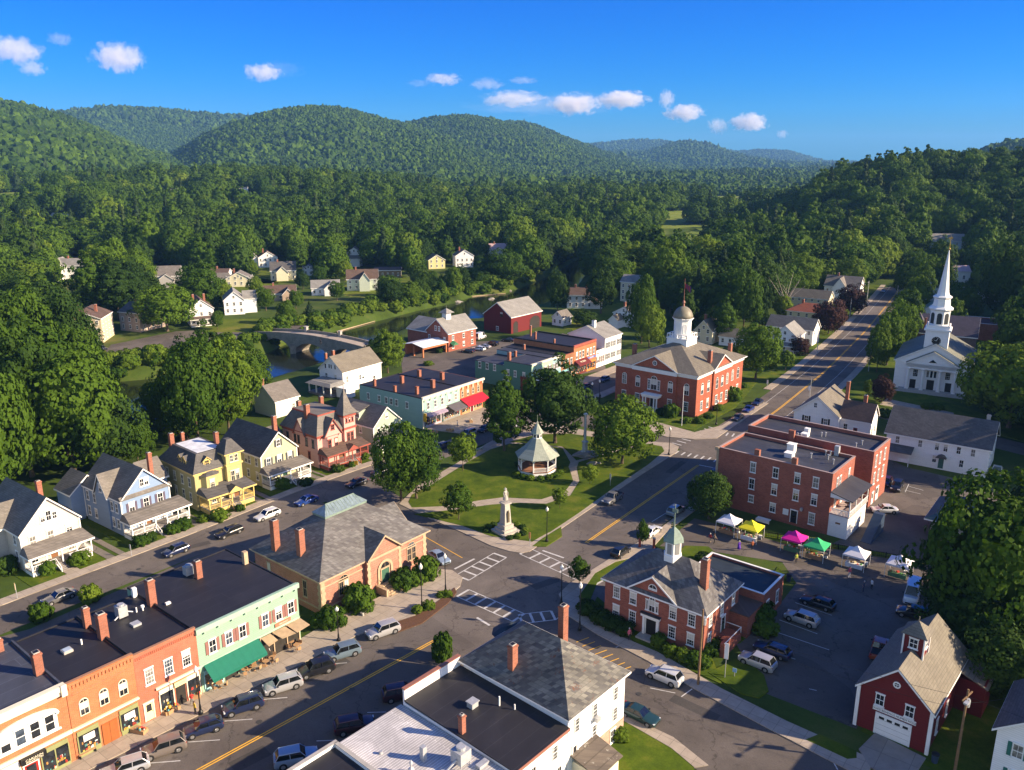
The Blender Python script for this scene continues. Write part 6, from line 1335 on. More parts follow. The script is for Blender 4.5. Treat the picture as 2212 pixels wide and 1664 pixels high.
for px,py,lab,w_,hh in ((127,458,'far white farmhouse beside the yellow field at the left edge',15,6),(525,408,'tiny far white building in the woods below the central hill',9,9),(378,410,'tiny far grey-white building in the woods at left centre',9,9),(838,386,'far white building with spire like gable at the foot of the central hill',10,13),(1290,392,'far white building with dark red roof in the valley woods right of centre',16,9)):
    q_=GT(px,py); px,py=px_of(q_[0],q_[1],0); b=D_(px,py,lab,w_,w_*.5,hh,w_*.15,88,WHITEC,R_RED if 'red' in lab else R_LIGHT,'x',ch=0,floors=1); b.root.location.z=T1(*b.P0); EX[-1]=(EX[-1][0],EX[-1][1],EX[-1][2]+12)

def drape(name,poly,m,st=4.0,dz=.25,kind='structure'):
    P=np.array(poly); gx,gy=np.meshgrid(np.arange(P[:,0].min(),P[:,0].max(),st),np.arange(P[:,1].min(),P[:,1].max(),st)); gx,gy=gx.ravel(),gy.ravel(); k=inpoly(gx,gy,P)&(dpoly(gx,gy,RIV)>7)&~inpoly(gx,gy,RIV); gx,gy=gx[k],gy[k]
    h=st/2; q=MB(); C4=[terr(gx+a*h,gy+b*h)+dz for a,b in ((-1,-1),(1,-1),(1,1),(-1,1))]
    for i in range(len(gx)): q.add([(gx[i]+a*h,gy[i]+b*h,C4[j][i]) for j,(a,b) in enumerate(((-1,-1),(1,-1),(1,1),(-1,1)))],[(0,1,2,3)])
    struct(name,q,m,False)
FIELD=grass('hay_field',(.10,.15,.02),(.16,.20,.03),(.24,.24,.05),.02); TOWNL=grass('house_lawn',(.05,.085,.008),(.10,.13,.012),(.17,.16,.03),.05)
drape('hay_field',GP([(1375,575),(1385,497),(1470,490),(1660,490),(1640,520),(1530,540),(1505,575)]),FIELD,6); drape('hay_field',GP([(1425,500),(1420,466),(1460,461),(1600,461),(1600,475),(1500,480)]),FIELD,8); drape('hay_field',GP([(1530,455),(1535,431),(1620,431),(1630,455)]),FIELD,10); drape('hay_field',GP([(-60,505),(-60,470),(20,462),(120,455),(130,470),(60,490)]),FIELD,8)
for pl_ in ([(370,640),(380,600),(480,600),(600,605),(590,640),(480,660)],[(560,612),(560,570),(640,570),(650,612)],[(740,640),(750,600),(880,600),(900,630),(850,650)],[(120,680),(130,640),(240,640),(220,690)],[(420,720),(450,690),(600,690),(600,715)],[(1190,700),(1240,660),(1340,655),(1380,700),(1300,735)],[(1540,770),(1600,745),(1650,770),(1590,800)]): drape('house_lawn',GP(pl_),TOWNL,3,.03)
# ---------------------------------------------------------------- streets, pavements, lawns
ASP=asphalt('street_asphalt',(.125,.107,.093)); LOT=asphalt('lot_asphalt',(.115,.098,.084)); LAWN=grass('lawn_grass',(.034,.062,.006),(.072,.108,.008),(.135,.135,.020),.22)
YEL_=plain('yellow_line',(.70,.38,.04),.8,.12,1.2); WHL=plain('white_line',(.48,.47,.45),.8,.25,1.5); KERB=plain('kerb_stone',(.42,.37,.30),.85,.12,1.5); SAND=plain('sand_path',(.36,.29,.20),.9,.15,2.); DIRT=grass('dirt_ground',(.10,.075,.045),(.20,.15,.09),(.07,.09,.03),.3)
MULCH=plain('bark_mulch',(.10,.05,.028),.95,.3,6.)
def offs(P,d):
    out=[]
    for i,(x,y) in enumerate(P):
        a=P[max(i-1,0)]; b=P[min(i+1,len(P)-1)]; dx,dy=b[0]-a[0],b[1]-a[1]; L=math.hypot(dx,dy)
        out.append((x-dy/L*d,y+dx/L*d))
    return out
def strip(mb,P,dl,dr,z,m=0):
    A=offs(P,dl); B=offs(P,dr)
    for i in range(len(P)-1): mb.add([(*B[i],z),(*B[i+1],z),(*A[i+1],z),(*A[i],z)],[(0,1,2,3)],m)
def wall(mb,P,dl,dr,z0,z1,m=0):
    A=offs(P,dl); B=offs(P,dr); n=len(P)
    for i in range(n-1): mb.prism([B[i],B[i+1],A[i+1],A[i]],z0,z1,m)
def densify(P,st=6):
    out=[]
    for a,b in zip(P[:-1],P[1:]):
        n=max(1,int(math.hypot(b[0]-a[0],b[1]-a[1])/st))
        for i in range(n): out.append((a[0]+(b[0]-a[0])*i/n,a[1]+(b[1]-a[1])*i/n))
    out.append(P[-1])
    for _ in range(3): out=[out[0]]+[tuple((out[i-1][k]+2*out[i][k]+out[i+1][k])/4 for k in (0,1)) for i in range(1,len(out)-1)]+[out[-1]]
    return out
MAIN=densify([(-92,10),(-32.9,73),(-4.9,102.9),(1.5,110.5),(8.5,121),(39.3,162.8),(67.8,201.6),(95.4,242.8),(131.8,302),(172.6,372.4),(215.4,448.3),(236,500),(240,545)])
SD=densify([(-100,64),(-70.5,103.6),(-48,131.7),(-38.6,146.5),(-24,162.8),(-13.5,173.5),(-2,187),(6,199),(14.5,212),(27,229),(52,262),(66,282)])
SC=densify([(0,112.5),(-6,118.2),(-14.5,128.1),(-26,141),(-33,150.5)]); SE=densify([(1.5,108.5),(6,101.5),(14,88),(26.5,74.3),(45,54),(70,28)])
SG=[G(1490,960),G(1380,935),G(1280,912),G(1150,890)]; SR=[G(1690,850),G(1905,893),G(2155,957),G(2330,1000)]
rd=MB(); strip(rd,MAIN[:14],8.3,-8.3,.024); k=next(i for i,p in enumerate(MAIN) if p[1]>96)
rd=MB(); strip(rd,MAIN[:k+1],8.4,-8.4,.024); strip(rd,MAIN[k:],7.2,-7.2,.024)
rd.sheet([(-22,97),(-11,92),(-2,86),(10,88),(18,100),(15,112),(8,120),(13,131),(2,126),(-2,126),(-11,133),(-16,128),(-9,118),(-8,110),(-12,104),(-20,99)],.028)
struct('road',rd,ASP)
q=MB(); strip(q,SD,4.0,-4.0,.020); struct('side_road',q,ASP); q=MB(); strip(q,SC,5.8,-6.2,.032); strip(q,SE,6.1,-6.1,.032); struct('cross_road',q,ASP)
q=MB(); strip(q,SG,4.6,-4.6,.016); struct('side_road',q,ASP); q=MB(); strip(q,SR,4.2,-4.2,.018); struct('side_road',q,ASP)
q=MB(); q.sheet([G(*p) for p in [(1425,1180),(1500,1120),(1560,1135),(1760,1195),(1845,1150),(1870,1060),(1905,985),(1960,1010),(2090,1040),(2250,1085),(2250,1200),(2050,1240),(2000,1330),(1930,1400),(1850,1575),(1645,1495),(1590,1390),(1650,1350),(1720,1260),(1690,1215),(1560,1195)]],.012); struct('parking_lot',q,LOT)
q=MB(); q.sheet([G(*p) for p in [(865,765),(1030,738),(1110,735),(1190,742),(1215,720),(1290,740),(1310,800),(1120,830),(1000,820),(870,812)]],.012); struct('parking_lot',q,LOT)
q=MB(); q.sheet([G(*p) for p in [(690,700),(560,706),(470,712),(380,716),(240,745),(205,780),(330,775),(420,740),(560,728)]],.012); struct('side_road',q,LOT)
q=MB(); q.sheet([(-72,96),(-66,100),(-36,143),(-31,141),(-43,116),(-33,113),(-34,99),(-40,96),(-62,84),(-90,70),(-96,76)],.013); struct('side_road',q,LOT)
# bridge approach on the town side
q=MB(); q.sheet([(-50,276),(-44,283),(-26,262),(-12,262),(-10,255),(-30,255)],.016); struct('side_road',q,LOT)
# pavements
pv=MB()
u39=(math.sin(R(39.2)),math.cos(R(39.2)))
def P39(t,o=0): return (-46.5+u39[0]*t+u39[1]*o,74.4+u39[1]*t-u39[0]*o)
kl=offs(MAIN[:k+1],8.4)
sh=[p for p in kl if p[1]>40 and p[1]<97]
pv.prism([P39(-20,-.5),P39(29.2,-.5)]+[(-25.5,101.5),(-12.0,117.0),(-9.4,116.6),(-7.6,114.3),(-7.8,111.6),(-10.2,107),(-15,102),(-21,98.2)]+[p for p in sh[::-1]],0,.14)
struct('sidewalk',pv,CONC)
q=MB(); nwk=offs(SD,4.0); A=[p for p in nwk if 75<p[1]<181]; wall(q,A,2.0,0,0,.14); struct('sidewalk',q,CONC)
q=MB(); A=offs(SD,4.0); A=[p for p in A if 181<=p[1]<200]; q.prism([A[0]]+A[1:]+[(-7.6,204.5),(-21.1,186.6)],0,.14); A=offs(SD,4.0); A=[p for p in A if 208<p[1]<268]; wall(q,A,4.2,0,0,.14); A=offs(SD,-4.0); A=[p for p in A if 214<p[1]<262]; wall(q,A,0,-3,0,.14); struct('sidewalk',q,CONC)
# park : one raised walk with lawns on it
PARK=[G(*p) for p in [(862,1090),(930,1122),(1000,1152),(1060,1180),(1100,1192),(1125,1196),(1145,1192),(1180,1168),(1214,1142),(1290,1090),(1380,1030),(1462,978),(1466,966),(1450,958),(1403,955),(1340,945),(1270,932),(1190,915),(1160,912),(1100,935),(1050,960),(985,1003),(900,1052)]]
q=MB(); q.prism(PARK,0,.13); struct('park_walk',q,CONC)
def inset(P,d):
    n=len(P); out=[]; s=sum(P[i][0]*P[(i+1)%n][1]-P[(i+1)%n][0]*P[i][1] for i in range(n)); sg=1 if s>0 else -1
    for i in range(n):
        a,b=P[i-1],P[(i+1)%n]; dx,dy=b[0]-a[0],b[1]-a[1]; L=math.hypot(dx,dy) or 1; out.append((P[i][0]-dy/L*d*sg,P[i][1]+dx/L*d*sg))
    return out
lw=MB()
lw.prism([G(*p) for p in [(890,1098),(960,1095),(1040,1082),(1085,1076),(1120,1078),(1170,1080),(1220,1064),(1238,1040),(1232,1020),(1228,1010),(1232,1000),(1215,970),(1160,960),(1100,960),(1060,972),(1010,1000),(930,1050),(890,1070),(882,1086)]],.02,.16)
lw.prism([G(*p) for p in [(895,1112),(980,1103),(1060,1092),(1120,1088),(1180,1090),(1232,1072),(1252,1040),(1246,1012),(1250,1000),(1300,985),(1400,960),(1430,966),(1435,976),(1400,1005),(1330,1052),(1250,1110),(1190,1150),(1170,1160),(1150,1172),(1060,1160),(1000,1138)]],.02,.165)
lw.prism([G(*p) for p in [(1100,956),(1160,940),(1230,938),(1330,952),(1400,956),(1300,982),(1245,996),(1215,966)]],.02,.162)
lw.prism([G(*p) for p in [(1150,1182),(1170,1166),(1212,1140),(1214,1160),(1180,1182)]],.02,.168); struct('park_lawn',lw,LAWN)
# residential gardens, walks and driveways
bk=MB(); g2=MB(); NK=offs(SD,6.0)
for t0,t1 in ((-69,-61.5),(-60,-52.2),(-51.2,-44),(-43,-35.5),(-34.5,-27),(-26.5,-22)):
    pass
def frontyard(P0,az,w,x0,x1,y0,y1):
    rz=math.pi/2-R(az); c,s_=math.cos(rz),math.sin(rz); f=lambda x,y:(P0[0]+x*c-y*s_,P0[1]+x*s_+y*c)
    return [f(x0,y0),f(x1,y0),f(x1,y1),f(x0,y1)]
HS=[((-75.6,115.9),37,9.0,(4.6,2.0),-5.6),((-65.8,128.4),36.5,8.8,(5.2,2.0),-5.4),((-57.3,139.0),41,8.6,(5.6,1.7),-6.4),((-48.8,150.5),39,8.4,(5.6,1.6),-5.6),((-40.1,160.7),39.7,9.4,(6.6,1.6),-6.0)]
wk=MB(); dv=MB()
for P0,az,w_,(sx,sw),yk in HS:
    g2.prism(frontyard(P0,az,w_,-1.5,sx-sw/2-.1,yk,14),.0,.06); g2.prism(frontyard(P0,az,w_,sx+sw/2+.1,w_+.8,yk,14),.0,.062); wk.prism(frontyard(P0,az,w_,sx-sw/2,sx+sw/2,yk-.3,-2),0,.075)
    dv.prism(frontyard(P0,az,w_,w_+.9,w_+2.2,yk-.2,13),0,.05); dv.prism(frontyard(P0,az,w_,w_+2.9,w_+3.9,yk-.2,13),0,.051)
struct('garden_lawn',g2,LAWN); struct('garden_walk',wk,CONC); struct('driveway',dv,asphalt('driveway_surface',(.17,.15,.125)))
# walks by the office, hall, right side
q=MB(); q.prism([G(*p) for p in [(1207,1285),(1230,1262),(1275,1235),(1330,1200),(1405,1158),(1480,1102),(1560,1046),(1568,1058),(1500,1105),(1440,1150),(1400,1195),(1330,1215),(1285,1240),(1250,1290),(1262,1330),(1330,1372),(1420,1410),(1490,1450),(1560,1490),(1700,1560),(1880,1640),(1880,1664),(1850,1675),(1690,1592),(1500,1490),(1400,1430),(1290,1372),(1225,1330)]],0,.14); struct('sidewalk',q,CONC)
q=MB(); q.prism([G(*p) for p in [(1262,1330),(1250,1290),(1285,1240),(1330,1215),(1400,1200),(1290,1260)]],0,.10)
q.prism([G(*p) for p in [(1270,1330),(1300,1345),(1385,1395),(1420,1408),(1490,1448),(1560,1480),(1530,1400),(1600,1390),(1640,1350),(1700,1250),(1680,1225),(1590,1370),(1500,1400),(1360,1350),(1290,1290)]],0,.101)
q.prism([G(*p) for p in [(1530,1455),(1600,1420),(1650,1460),(1660,1495),(1640,1510),(1600,1500)]],0,.16); q.prism([G(*p) for p in [(1445,1210),(1480,1180),(1530,1182),(1550,1200),(1520,1225),(1460,1235)]],0,.12)
q.prism([G(*p) for p in [(1740,1600),(1770,1588),(1850,1625),(1850,1640),(1830,1642)]],0,.162); q.prism([G(*p) for p in [(1335,1570),(1345,1558),(1450,1610),(1500,1650),(1480,1800),(1250,1800)]],0,.10)
q.prism([G(*p) for p in [(1885,1590),(1860,1580),(2030,1420),(2150,1330),(2300,1330),(2300,1800),(1950,1700),(2010,1660)]],0,.04); struct('verge_grass',q,LAWN)
q=MB(); q.prism([G(*p) for p in [(1350,1545),(1340,1555),(1450,1618),(1500,1660),(1530,1655),(1455,1595)]],0,.14); struct('sidewalk',q,CONC)
q=MB(); q.prism([G(*p) for p in [(1855,1620),(1890,1585),(2000,1640),(1960,1700),(1880,1660)]],0,.15); struct('driveway',q,paving('drive_slabs',(.30,.26,.22),3.))
q=MB(); A=offs(MAIN,-7.2); A=[p for p in A if 158<p[1]<480]; wall(q,A,0,-2,0,.14); A=offs(MAIN,7.2); A=[p for p in A if 216<p[1]<500]; wall(q,A,2.2,0,0,.14)
q.prism([G(*p) for p in [(1300,885),(1330,885),(1390,905),(1500,935),(1560,920),(1640,868),(1660,872),(1570,932),(1548,948),(1500,950),(1440,945),(1380,928),(1300,905)]],0,.14); struct('sidewalk',q,CONC)
q=MB(); A=offs(MAIN,9.4); A=[p for p in A if 228<p[1]<470]; wall(q,A,5,0,0,.10); A=offs(MAIN,-9.2); A=[p for p in A if 235<p[1]<470]; wall(q,A,0,-14,0,.10)
q.prism([G(*p) for p in [(1790,845),(1860,800),(2020,860),(2230,930),(2230,960),(2100,925),(1905,878)]],0,.101); q.prism([G(*p) for p in [(1590,800),(1700,755),(1740,765),(1680,815),(1610,835)]],0,.102)
struct('verge_grass',q,LAWN)
q=MB(); q.prism([G(*p) for p in [(1900,875),(1915,862),(2060,893),(2060,905)]],0,.13); struct('sidewalk',q,CONC)
q=MB(); q.prism([G(*p) for p in [(1320,905),(1500,930),(1590,880),(1640,820),(1600,800),(1590,860),(1505,912),(1325,868)]],0,.09); struct('verge_grass',q,LAWN)
q=MB(); q.prism([(-9.2,106.6),(-12.4,101.2),(-15.6,98.9),(-19.5,98.4),(-19.3,99.8),(-16.5,101.2),(-13.2,103.4),(-10.4,107.6),(-8.6,111),(-8.2,109.6)],.1,.22); struct('planting_bed',q,MULCH)
q=MB(); q.sheet([G(*p) for p in [(1960,790),(1940,840),(2120,880),(2160,840)]],.012); struct('church_lawn',q,LAWN)
# painted lines
y_=MB(); w_=MB()
def line(mb,P,d,wd,z=.045): strip(mb,P,d+wd/2,d-wd/2,z)
a1=[p for p in MAIN if p[1]<102.5]; b1=[p for p in MAIN if 121<p[1]<163]; c1=[p for p in MAIN if 181<p[1]<480]
for P in (a1,b1,c1): line(y_,P,.17,.17); line(y_,P,-.17,.17)
line(y_,[(-14.8,128.5),(-8.0,120.8)],0,.14,.05); line(w_,c1,4.6,.12); line(w_,[p for p in c1 if p[1]>200],-4.4,.12); line(w_,[p for p in c1 if 181<p[1]<215],-3.6,.12)
def seg_(mb,a,b,wd=.2,z=.05):
    dx,dy=b[0]-a[0],b[1]-a[1]; L=math.hypot(dx,dy); nx,ny=-dy/L*wd/2,dx/L*wd/2
    mb.add([(a[0]+nx,a[1]+ny,z),(a[0]-nx,a[1]-ny,z),(b[0]-nx,b[1]-ny,z),(b[0]+nx,b[1]+ny,z)],[(0,1,2,3)])
def xwalk(a,b,wd,n,border=True):
    a=Vector((*a,0)); b=Vector((*b,0)); d=(b-a); L=d.length; d.normalize(); nn=Vector((-d.y,d.x,0))
    for i in range(n+1):
        c=a+d*(L*i/n); seg_(w_,(c-nn*wd/2)[:2],(c+nn*wd/2)[:2],.36,.052)
    if border:
        for s_ in (-1,1): seg_(w_,(a+nn*s_*wd/2)[:2],(b+nn*s_*wd/2)[:2],.17,.056)
xwalk(at('C3',1910,830),at('C3',2212,650),2.6,5); xwalk(G(1135,1192),G(1290,1262),2.6,7); xwalk(G(1000,1282),G(1120,1335),2.6,6); xwalk(G(1125,1338),G(1195,1330),2.4,3)
xwalk(G(1462,960),G(1540,925),2.4,8,False); xwalk(G(1462,978),G(1560,998),2.2,7,False); xwalk(at('R3',1410,1500),at('R3',1620,1530),2.4,4,False); xwalk(at('R4',1700,1200),at('R4',1760,1190),4,2,False); xwalk(at('R4',1690,1330),at('R4',1780,1325),3,2,False)
for a,b in (((922+60,1230),(1010+15,1208)),((1030,1335),(1058,1352)),((1172,1190),(1218,1206)),((1510,1005),(1560,1015))): seg_(w_,G(*a),G(*b),.35,.05)
for a,b in (((1325,1222),(1350,1210)),((1222,1130),(1205,1142)),((1160,1142),(1195,1168)),((1345,1195),(1398,1165)),((1445,1105),(1408,1128)),((1215,1328),(1200,1340)),((1330,1400),(1350,1388))): seg_(w_,G(*a),G(*b),.12,.05)
for c,a,b in (('S7',(1960,900),(2145,885)),('S7',(1535,1105),(1795,1083)),('S7',(1100,1345),(1410,1322)),('S7',(695,1577),(1050,1552)),('C2',(1180,1613),(1445,1592)),('C3',(840,1525),(980,1513)),('C3',(620,1660),(755,1650)),('C3',(1430,1195),(1525,1222)),('C3',(1525,1222),(1620,1167)),('C7',(320,485),(425,475)),('C7',(545,768),(655,765)),('C7',(245,936),(360,932)),
  ('C8',(860,120),(1075,195)),('C8',(765,222),(990,305)),('C8',(705,280),(1060,400)),('C8',(780,430),(860,455)),('C8',(940,630),(985,640)),('R1',(1425,250),(1525,278)),('R1',(1395,276),(1505,302)),('R1',(1400,290),(1425,235)),('C8',(185,677),(250,630)),('C8',(1045,995),(1110,1109)),('C8',(1162,1109),(1195,1060)),('C8',(0,625),(150,655))): seg_(w_,at(c,*a),at(c,*b),.13,.05)
for i in range(8):
    a=G(1245+i*13,1388+i*9); b=G(1272+i*13,1378+i*9); seg_(y_,a,b,.13,.05)
mh=MB()
for px_,py_ in ((1100,1290),(1350,1130),(1420,1050),(760,1490),(560,1560),(1600,1530),(1380,1500),(1780,880),(620,1110),(300,1230),(1130,1250)):
    X_,Y_=G(px_,py_); mh.lathe([(.36,.046),(.35,.06)],14,(X_,Y_))
struct('manhole_covers',mh,plain('cast_iron',(.05,.048,.045),.6,.2,6.))
pt=MB()
for px_,py_,a_,b_,r_ in ((1180,1260,5,1.6,.6),(700,1450,7,1.2,.75),(1460,1010,1.4,8,-.6),(1500,1530,6,1.5,-.7),(1750,1300,4,3,.3),(1250,1230,1.2,6,.7),(540,1640,4,2,.75),(1900,1100,5,3,.2),(420,1180,5,1.4,.6)):
    X_,Y_=G(px_,py_); k0=len(pt.v); pt.add([(-a_/2,-b_/2,.0375),(a_/2,-b_/2,.0375),(a_/2,b_/2,.0375),(-a_/2,b_/2,.0375)],[(0,1,2,3)])
    for i_ in range(k0,len(pt.v)): x_,y2_,z_=pt.v[i_]; pt.v[i_]=(X_+x_*math.cos(r_)-y2_*math.sin(r_),Y_+x_*math.sin(r_)+y2_*math.cos(r_),z_)
struct('road_patches',pt,asphalt('patch_asphalt',(.075,.068,.062)))
struct('yellow_lines',y_,YEL_); struct('white_lines',w_,WHL)
# ---------------------------------------------------------------- bridge
P0=Vector((*G(548,728),0)); P1=Vector((*G(812,770),0)); d=(P1-P0); L=d.length; az=math.atan2(d.x,d.y)
br=thing('stone_bridge','grey stone arch bridge carrying a narrow road over the river','bridge',(P0.x,P0.y,0),math.pi/2-az)
BW=7.2; q=MB(); n=40
def dk(x): return 1.1+1.7*math.sin(math.pi*min(max(x/L,0),1))
arches=[(L*.20,7.5),(L*.49,8.5),(L*.77,7.5)]
def und(x):
    for c,r in arches:
        if abs(x-c)<r: return WZ-1+ (5.3)*math.sqrt(max(0,1-((x-c)/r)**2))
    return WZ-1.5
xs_=[L*i/80 for i in range(81)]
for c,r in arches: xs_+=[c-r+1e-3,c+r-1e-3,c-r-1e-3,c+r+1e-3]
xs_=sorted(xs_)
for i in range(len(xs_)-1):
    a,b=xs_[i],xs_[i+1]; q.exy([(a,und(a)),(b,und(b)),(b,dk(b)),(a,dk(a))],0,BW)
BS=brick('bridge_stone',(.31,.275,.225),(.22,.20,.17),(.15,.13,.11),.3)
q.obj('arches',BS,br)
q=MB()
for y0,y1 in ((0,.45),(BW-.45,BW)):
    q=MB(); P=[L*i/40 for i in range(41)]; q.exy([(a,dk(a)) for a in P]+[(a,dk(a)+.95) for a in P[::-1]],y0,y1); q.obj('parapet',BS,br)
q=MB()
for i in range(40): a,b=L*i/40,L*(i+1)/40; q.exy([(a,dk(a)+.004),(b,dk(b)+.004),(b,dk(b)+.1),(a,dk(a)+.1)],.46,BW-.46)
q.obj('deck',asphalt('bridge_asphalt',(.34,.29,.24)),br)
for c in (L*.345,L*.635):
    MB().prism([(c-1.2,-.01),(c,-1.6),(c+1.2,-.01)],WZ-1.5,-.6).obj('cutwater',BS,br)
for x in (L*.34,L*.62,L*.9):
    MB().box(x-.5,x+.5,BW-.7,BW+.25,dk(x),dk(x)+2.0).box(x-.7,x+.7,BW-.9,BW+.4,dk(x)+2.0,dk(x)+2.2).obj('pillar',STONE,br)
# ---------------------------------------------------------------- gazebo
gx,gy=at('C5',545,660); gx,gy=G(1160,1020)
gz=thing('gazebo','white octagonal bandstand gazebo with sage green roof and roof lantern on the village green','gazebo',(gx,gy,.16),R(10)); SG_=shingle('sage_roof',(.36,.39,.32),(.30,.33,.27),.4,.18); 
MB().lathe([(4.0,0),(4.0,1.0)],8,ph=.5).obj('base',WHITE,gz); MB().lathe([(4.1,1.001),(4.1,1.1)],8,ph=.5).obj('floor',plain('red_brown_deck',(.25,.12,.07),.7),gz)
oc=[(3.85*math.cos((i+.5)*math.pi/4),3.85*math.sin((i+.5)*math.pi/4)) for i in range(8)]
rl=MB(); fr=MB()
for i in range(8):
    (ax,ay),(bx,by)=oc[i],oc[(i+1)%8]
    MB().box(ax-.11,ax+.11,ay-.11,ay+.11,1.1,3.9).obj('post',WHITE,gz)
    fr.tube((ax,ay,3.72),(bx,by,3.72),.13,.13,4)
    for t_ in (.15,.85):
        fr.tube((ax+(bx-ax)*(0 if t_<.5 else 1),ay+(by-ay)*(0 if t_<.5 else 1),3.1),(ax+(bx-ax)*(.2 if t_<.5 else .8),ay+(by-ay)*(.2 if t_<.5 else .8),3.65),.05,.05,4)
    if i==4: continue
    rl.tube((ax,ay,1.95),(bx,by,1.95),.06,.06,4); rl.tube((ax,ay,1.22),(bx,by,1.22),.05,.05,4)
    for k_ in range(1,13):
        t_=k_/13; x=ax+(bx-ax)*t_; y=ay+(by-ay)*t_; rl.box(x-.035,x+.035,y-.035,y+.035,1.22,1.95)
rl.obj('railing',WHITE,gz); fr.obj('frieze',WHITE,gz)
rf=MB().lathe([(4.6,3.75),(4.65,3.85),(2.6,5.5),(1.0,7.3)],8,ph=.5).obj('roof',SG_,gz)
c=MB().lathe([(.95,7.25),(.95,8.4),(1.15,8.45)],8,ph=.5).obj('lantern',WHITE,gz)
for i in range(8):
    a=i*math.pi/4; MB().box(-.22,.22,-.03,0,0,.6).obj('lantern_pane',GLASS[0],c,loc=(.95*math.cos(math.pi/8)*math.cos(a),.95*math.cos(math.pi/8)*math.sin(a),7.55),rz=a+math.pi/2)
MB().lathe([(1.35,8.45),(1.3,8.55),(.55,9.7),(.15,10.4),(.22,10.6),(.04,10.8),(.03,12.2)],8,ph=.5).obj('lantern_roof',SG_,gz)
for i in range(16):
    if i in (7,8): continue
    a=i*math.pi/8+.1; c_,s_=math.cos(a),math.sin(a); bush(gx+4.8*c_,gy+4.8*s_,.75,'low green shrub ringing the white gazebo base',i%2,.8,group='shrubs around the gazebo base',z=.16)
# ---------------------------------------------------------------- figures
def skin_fig(name,nodes,edges,root=0,sub=1):
    """continuous body: joints with radii, grown with a skin modifier and baked"""
    me=bpy.data.meshes.new(name); me.from_pydata([n_[0] for n_ in nodes],edges,[])
    o=bpy.data.objects.new(name,me); COL.objects.link(o)
    md=o.modifiers.new('s','SKIN'); md.use_smooth_shade=True
    for v,n_ in zip(me.skin_vertices[0].data,nodes): v.radius=(n_[1],n_[2] if len(n_)>2 else n_[1])
    me.skin_vertices[0].data[root].use_root=True
    ms=o.modifiers.new('u','SUBSURF'); ms.levels=sub; ms.render_levels=sub
    bpy.context.view_layer.update(); m2=bpy.data.meshes.new_from_object(o.evaluated_get(bpy.context.evaluated_depsgraph_get())); bpy.data.objects.remove(o); return m2
def body_mesh(pose='stand'):
    st={'stand':0.0,'walk':.22}.get(pose,0.0)
    Nn=[((0,0,.95),.15,.12),((0,0,1.18),.13,.10),((0,0,1.40),.18,.11),((0,0,1.50),.06),((0,-.01,1.58),.06),((0,-.02,1.66),.095,.10),((0,-.01,1.74),.07,.08)]
    E=[(0,1),(1,2),(2,3),(3,4),(4,5),(5,6)]
    def add(p,r,fr,r2=None): Nn.append((p,r,r2 or r)); E.append((fr,len(Nn)-1)); return len(Nn)-1
    for s_ in (-1,1):
        f=s_*st; h=add((s_*.10,0,.88),.095,0); k_=add((s_*.11,-f*.5-.02,.50),.062,h); an=add((s_*.12,-f+.03,.10),.042,k_); to=add((s_*.13,-f-.13,.04),.038,an)
        sh=add((s_*.19,0,1.42),.06,2); el=add((s_*.27,f*.5+.02,1.14),.042,sh); wr=add((s_*.26,f-.10 if pose!='hold' else -.3,.92 if pose!='hold' else 1.12),.028,el)
        y=Nn[wr][0][1]; z=Nn[wr][0][2]; pa=add((s_*.26,y-.03,z-.07),.032,wr)
        for j in range(4):
            q1=add((s_*(.235+.016*j),y-.045-.008*j,z-.115),.009,pa); add((s_*(.235+.016*j),y-.055,z-.155-.008*(1-abs(j-1.5))),.008,q1)
        th=add((s_*.225,y-.06,z-.075),.010,pa); add((s_*.215,y-.075,z-.10),.009,th)
    return skin_fig('person',Nn,E)
BODY={'stand':body_mesh('stand'),'walk':body_mesh('walk')}
SKIN=plain('skin',(.45,.25,.17),.6); 
def person(x,y,rz,label,top,leg,hair,pose='stand',z=.02,skirt=None,group=None,sc_=1.0,cat='person'):
    me=BODY[pose].copy(); me.materials.clear()
    for m_ in (top,leg,SKIN): me.materials.append(m_)
    for p in me.polygons:
        c=p.center; p.material_index= 2 if c.z>1.53 or (abs(c.x)>.2 and c.z<1.0 and c.z>.6) else (0 if c.z>.93 else 1)
    o=bpy.data.objects.new('person',me); COL.objects.link(o); o.location=(x,y,z); o.rotation_euler=(0,0,rz); o.scale=(sc_,)*3; tag(o,label,cat,group)
    MB().lathe([(.02,1.60),(.085,1.62),(.105,1.70),(.09,1.78),(.04,1.815)],10,(0,.025)).obj('hair',hair,o,True)
    MB().box(-.045,-.02,-.125,-.105,1.675,1.69).box(.02,.045,-.125,-.105,1.675,1.69).box(-.03,.03,-.118,-.10,1.61,1.617).exx([(-.10,1.62),(-.14,1.63),(-.11,1.67)],-.012,.012).obj('face',plain('face_dark_brown',(.12,.06,.05),.6),o)  # eyes, mouth and nose in one dark brown
    if skirt: MB().lathe([(.19,.98),(.26,.6),(.30,.42)],12).obj('coat',skirt,o,True)
    return o
CL=lambda n_,c: plain('cloth_'+n_,c,.85,.1)
BLK,NAVY,PUR,REDC,WHC,TANC,GRC,PNK=CL('black',(.02,.02,.022)),CL('navy',(.02,.03,.08)),CL('violet',(.10,.03,.34)),CL('red',(.45,.04,.03)),CL('white',(.7,.7,.7)),CL('tan',(.4,.3,.2)),CL('grey',(.2,.2,.2)),CL('pink',(.6,.12,.18))
HB,HG,HW=CL('hair_brown',(.08,.045,.025)),CL('hair_grey',(.45,.43,.42)),CL('hair_white',(.65,.63,.6))
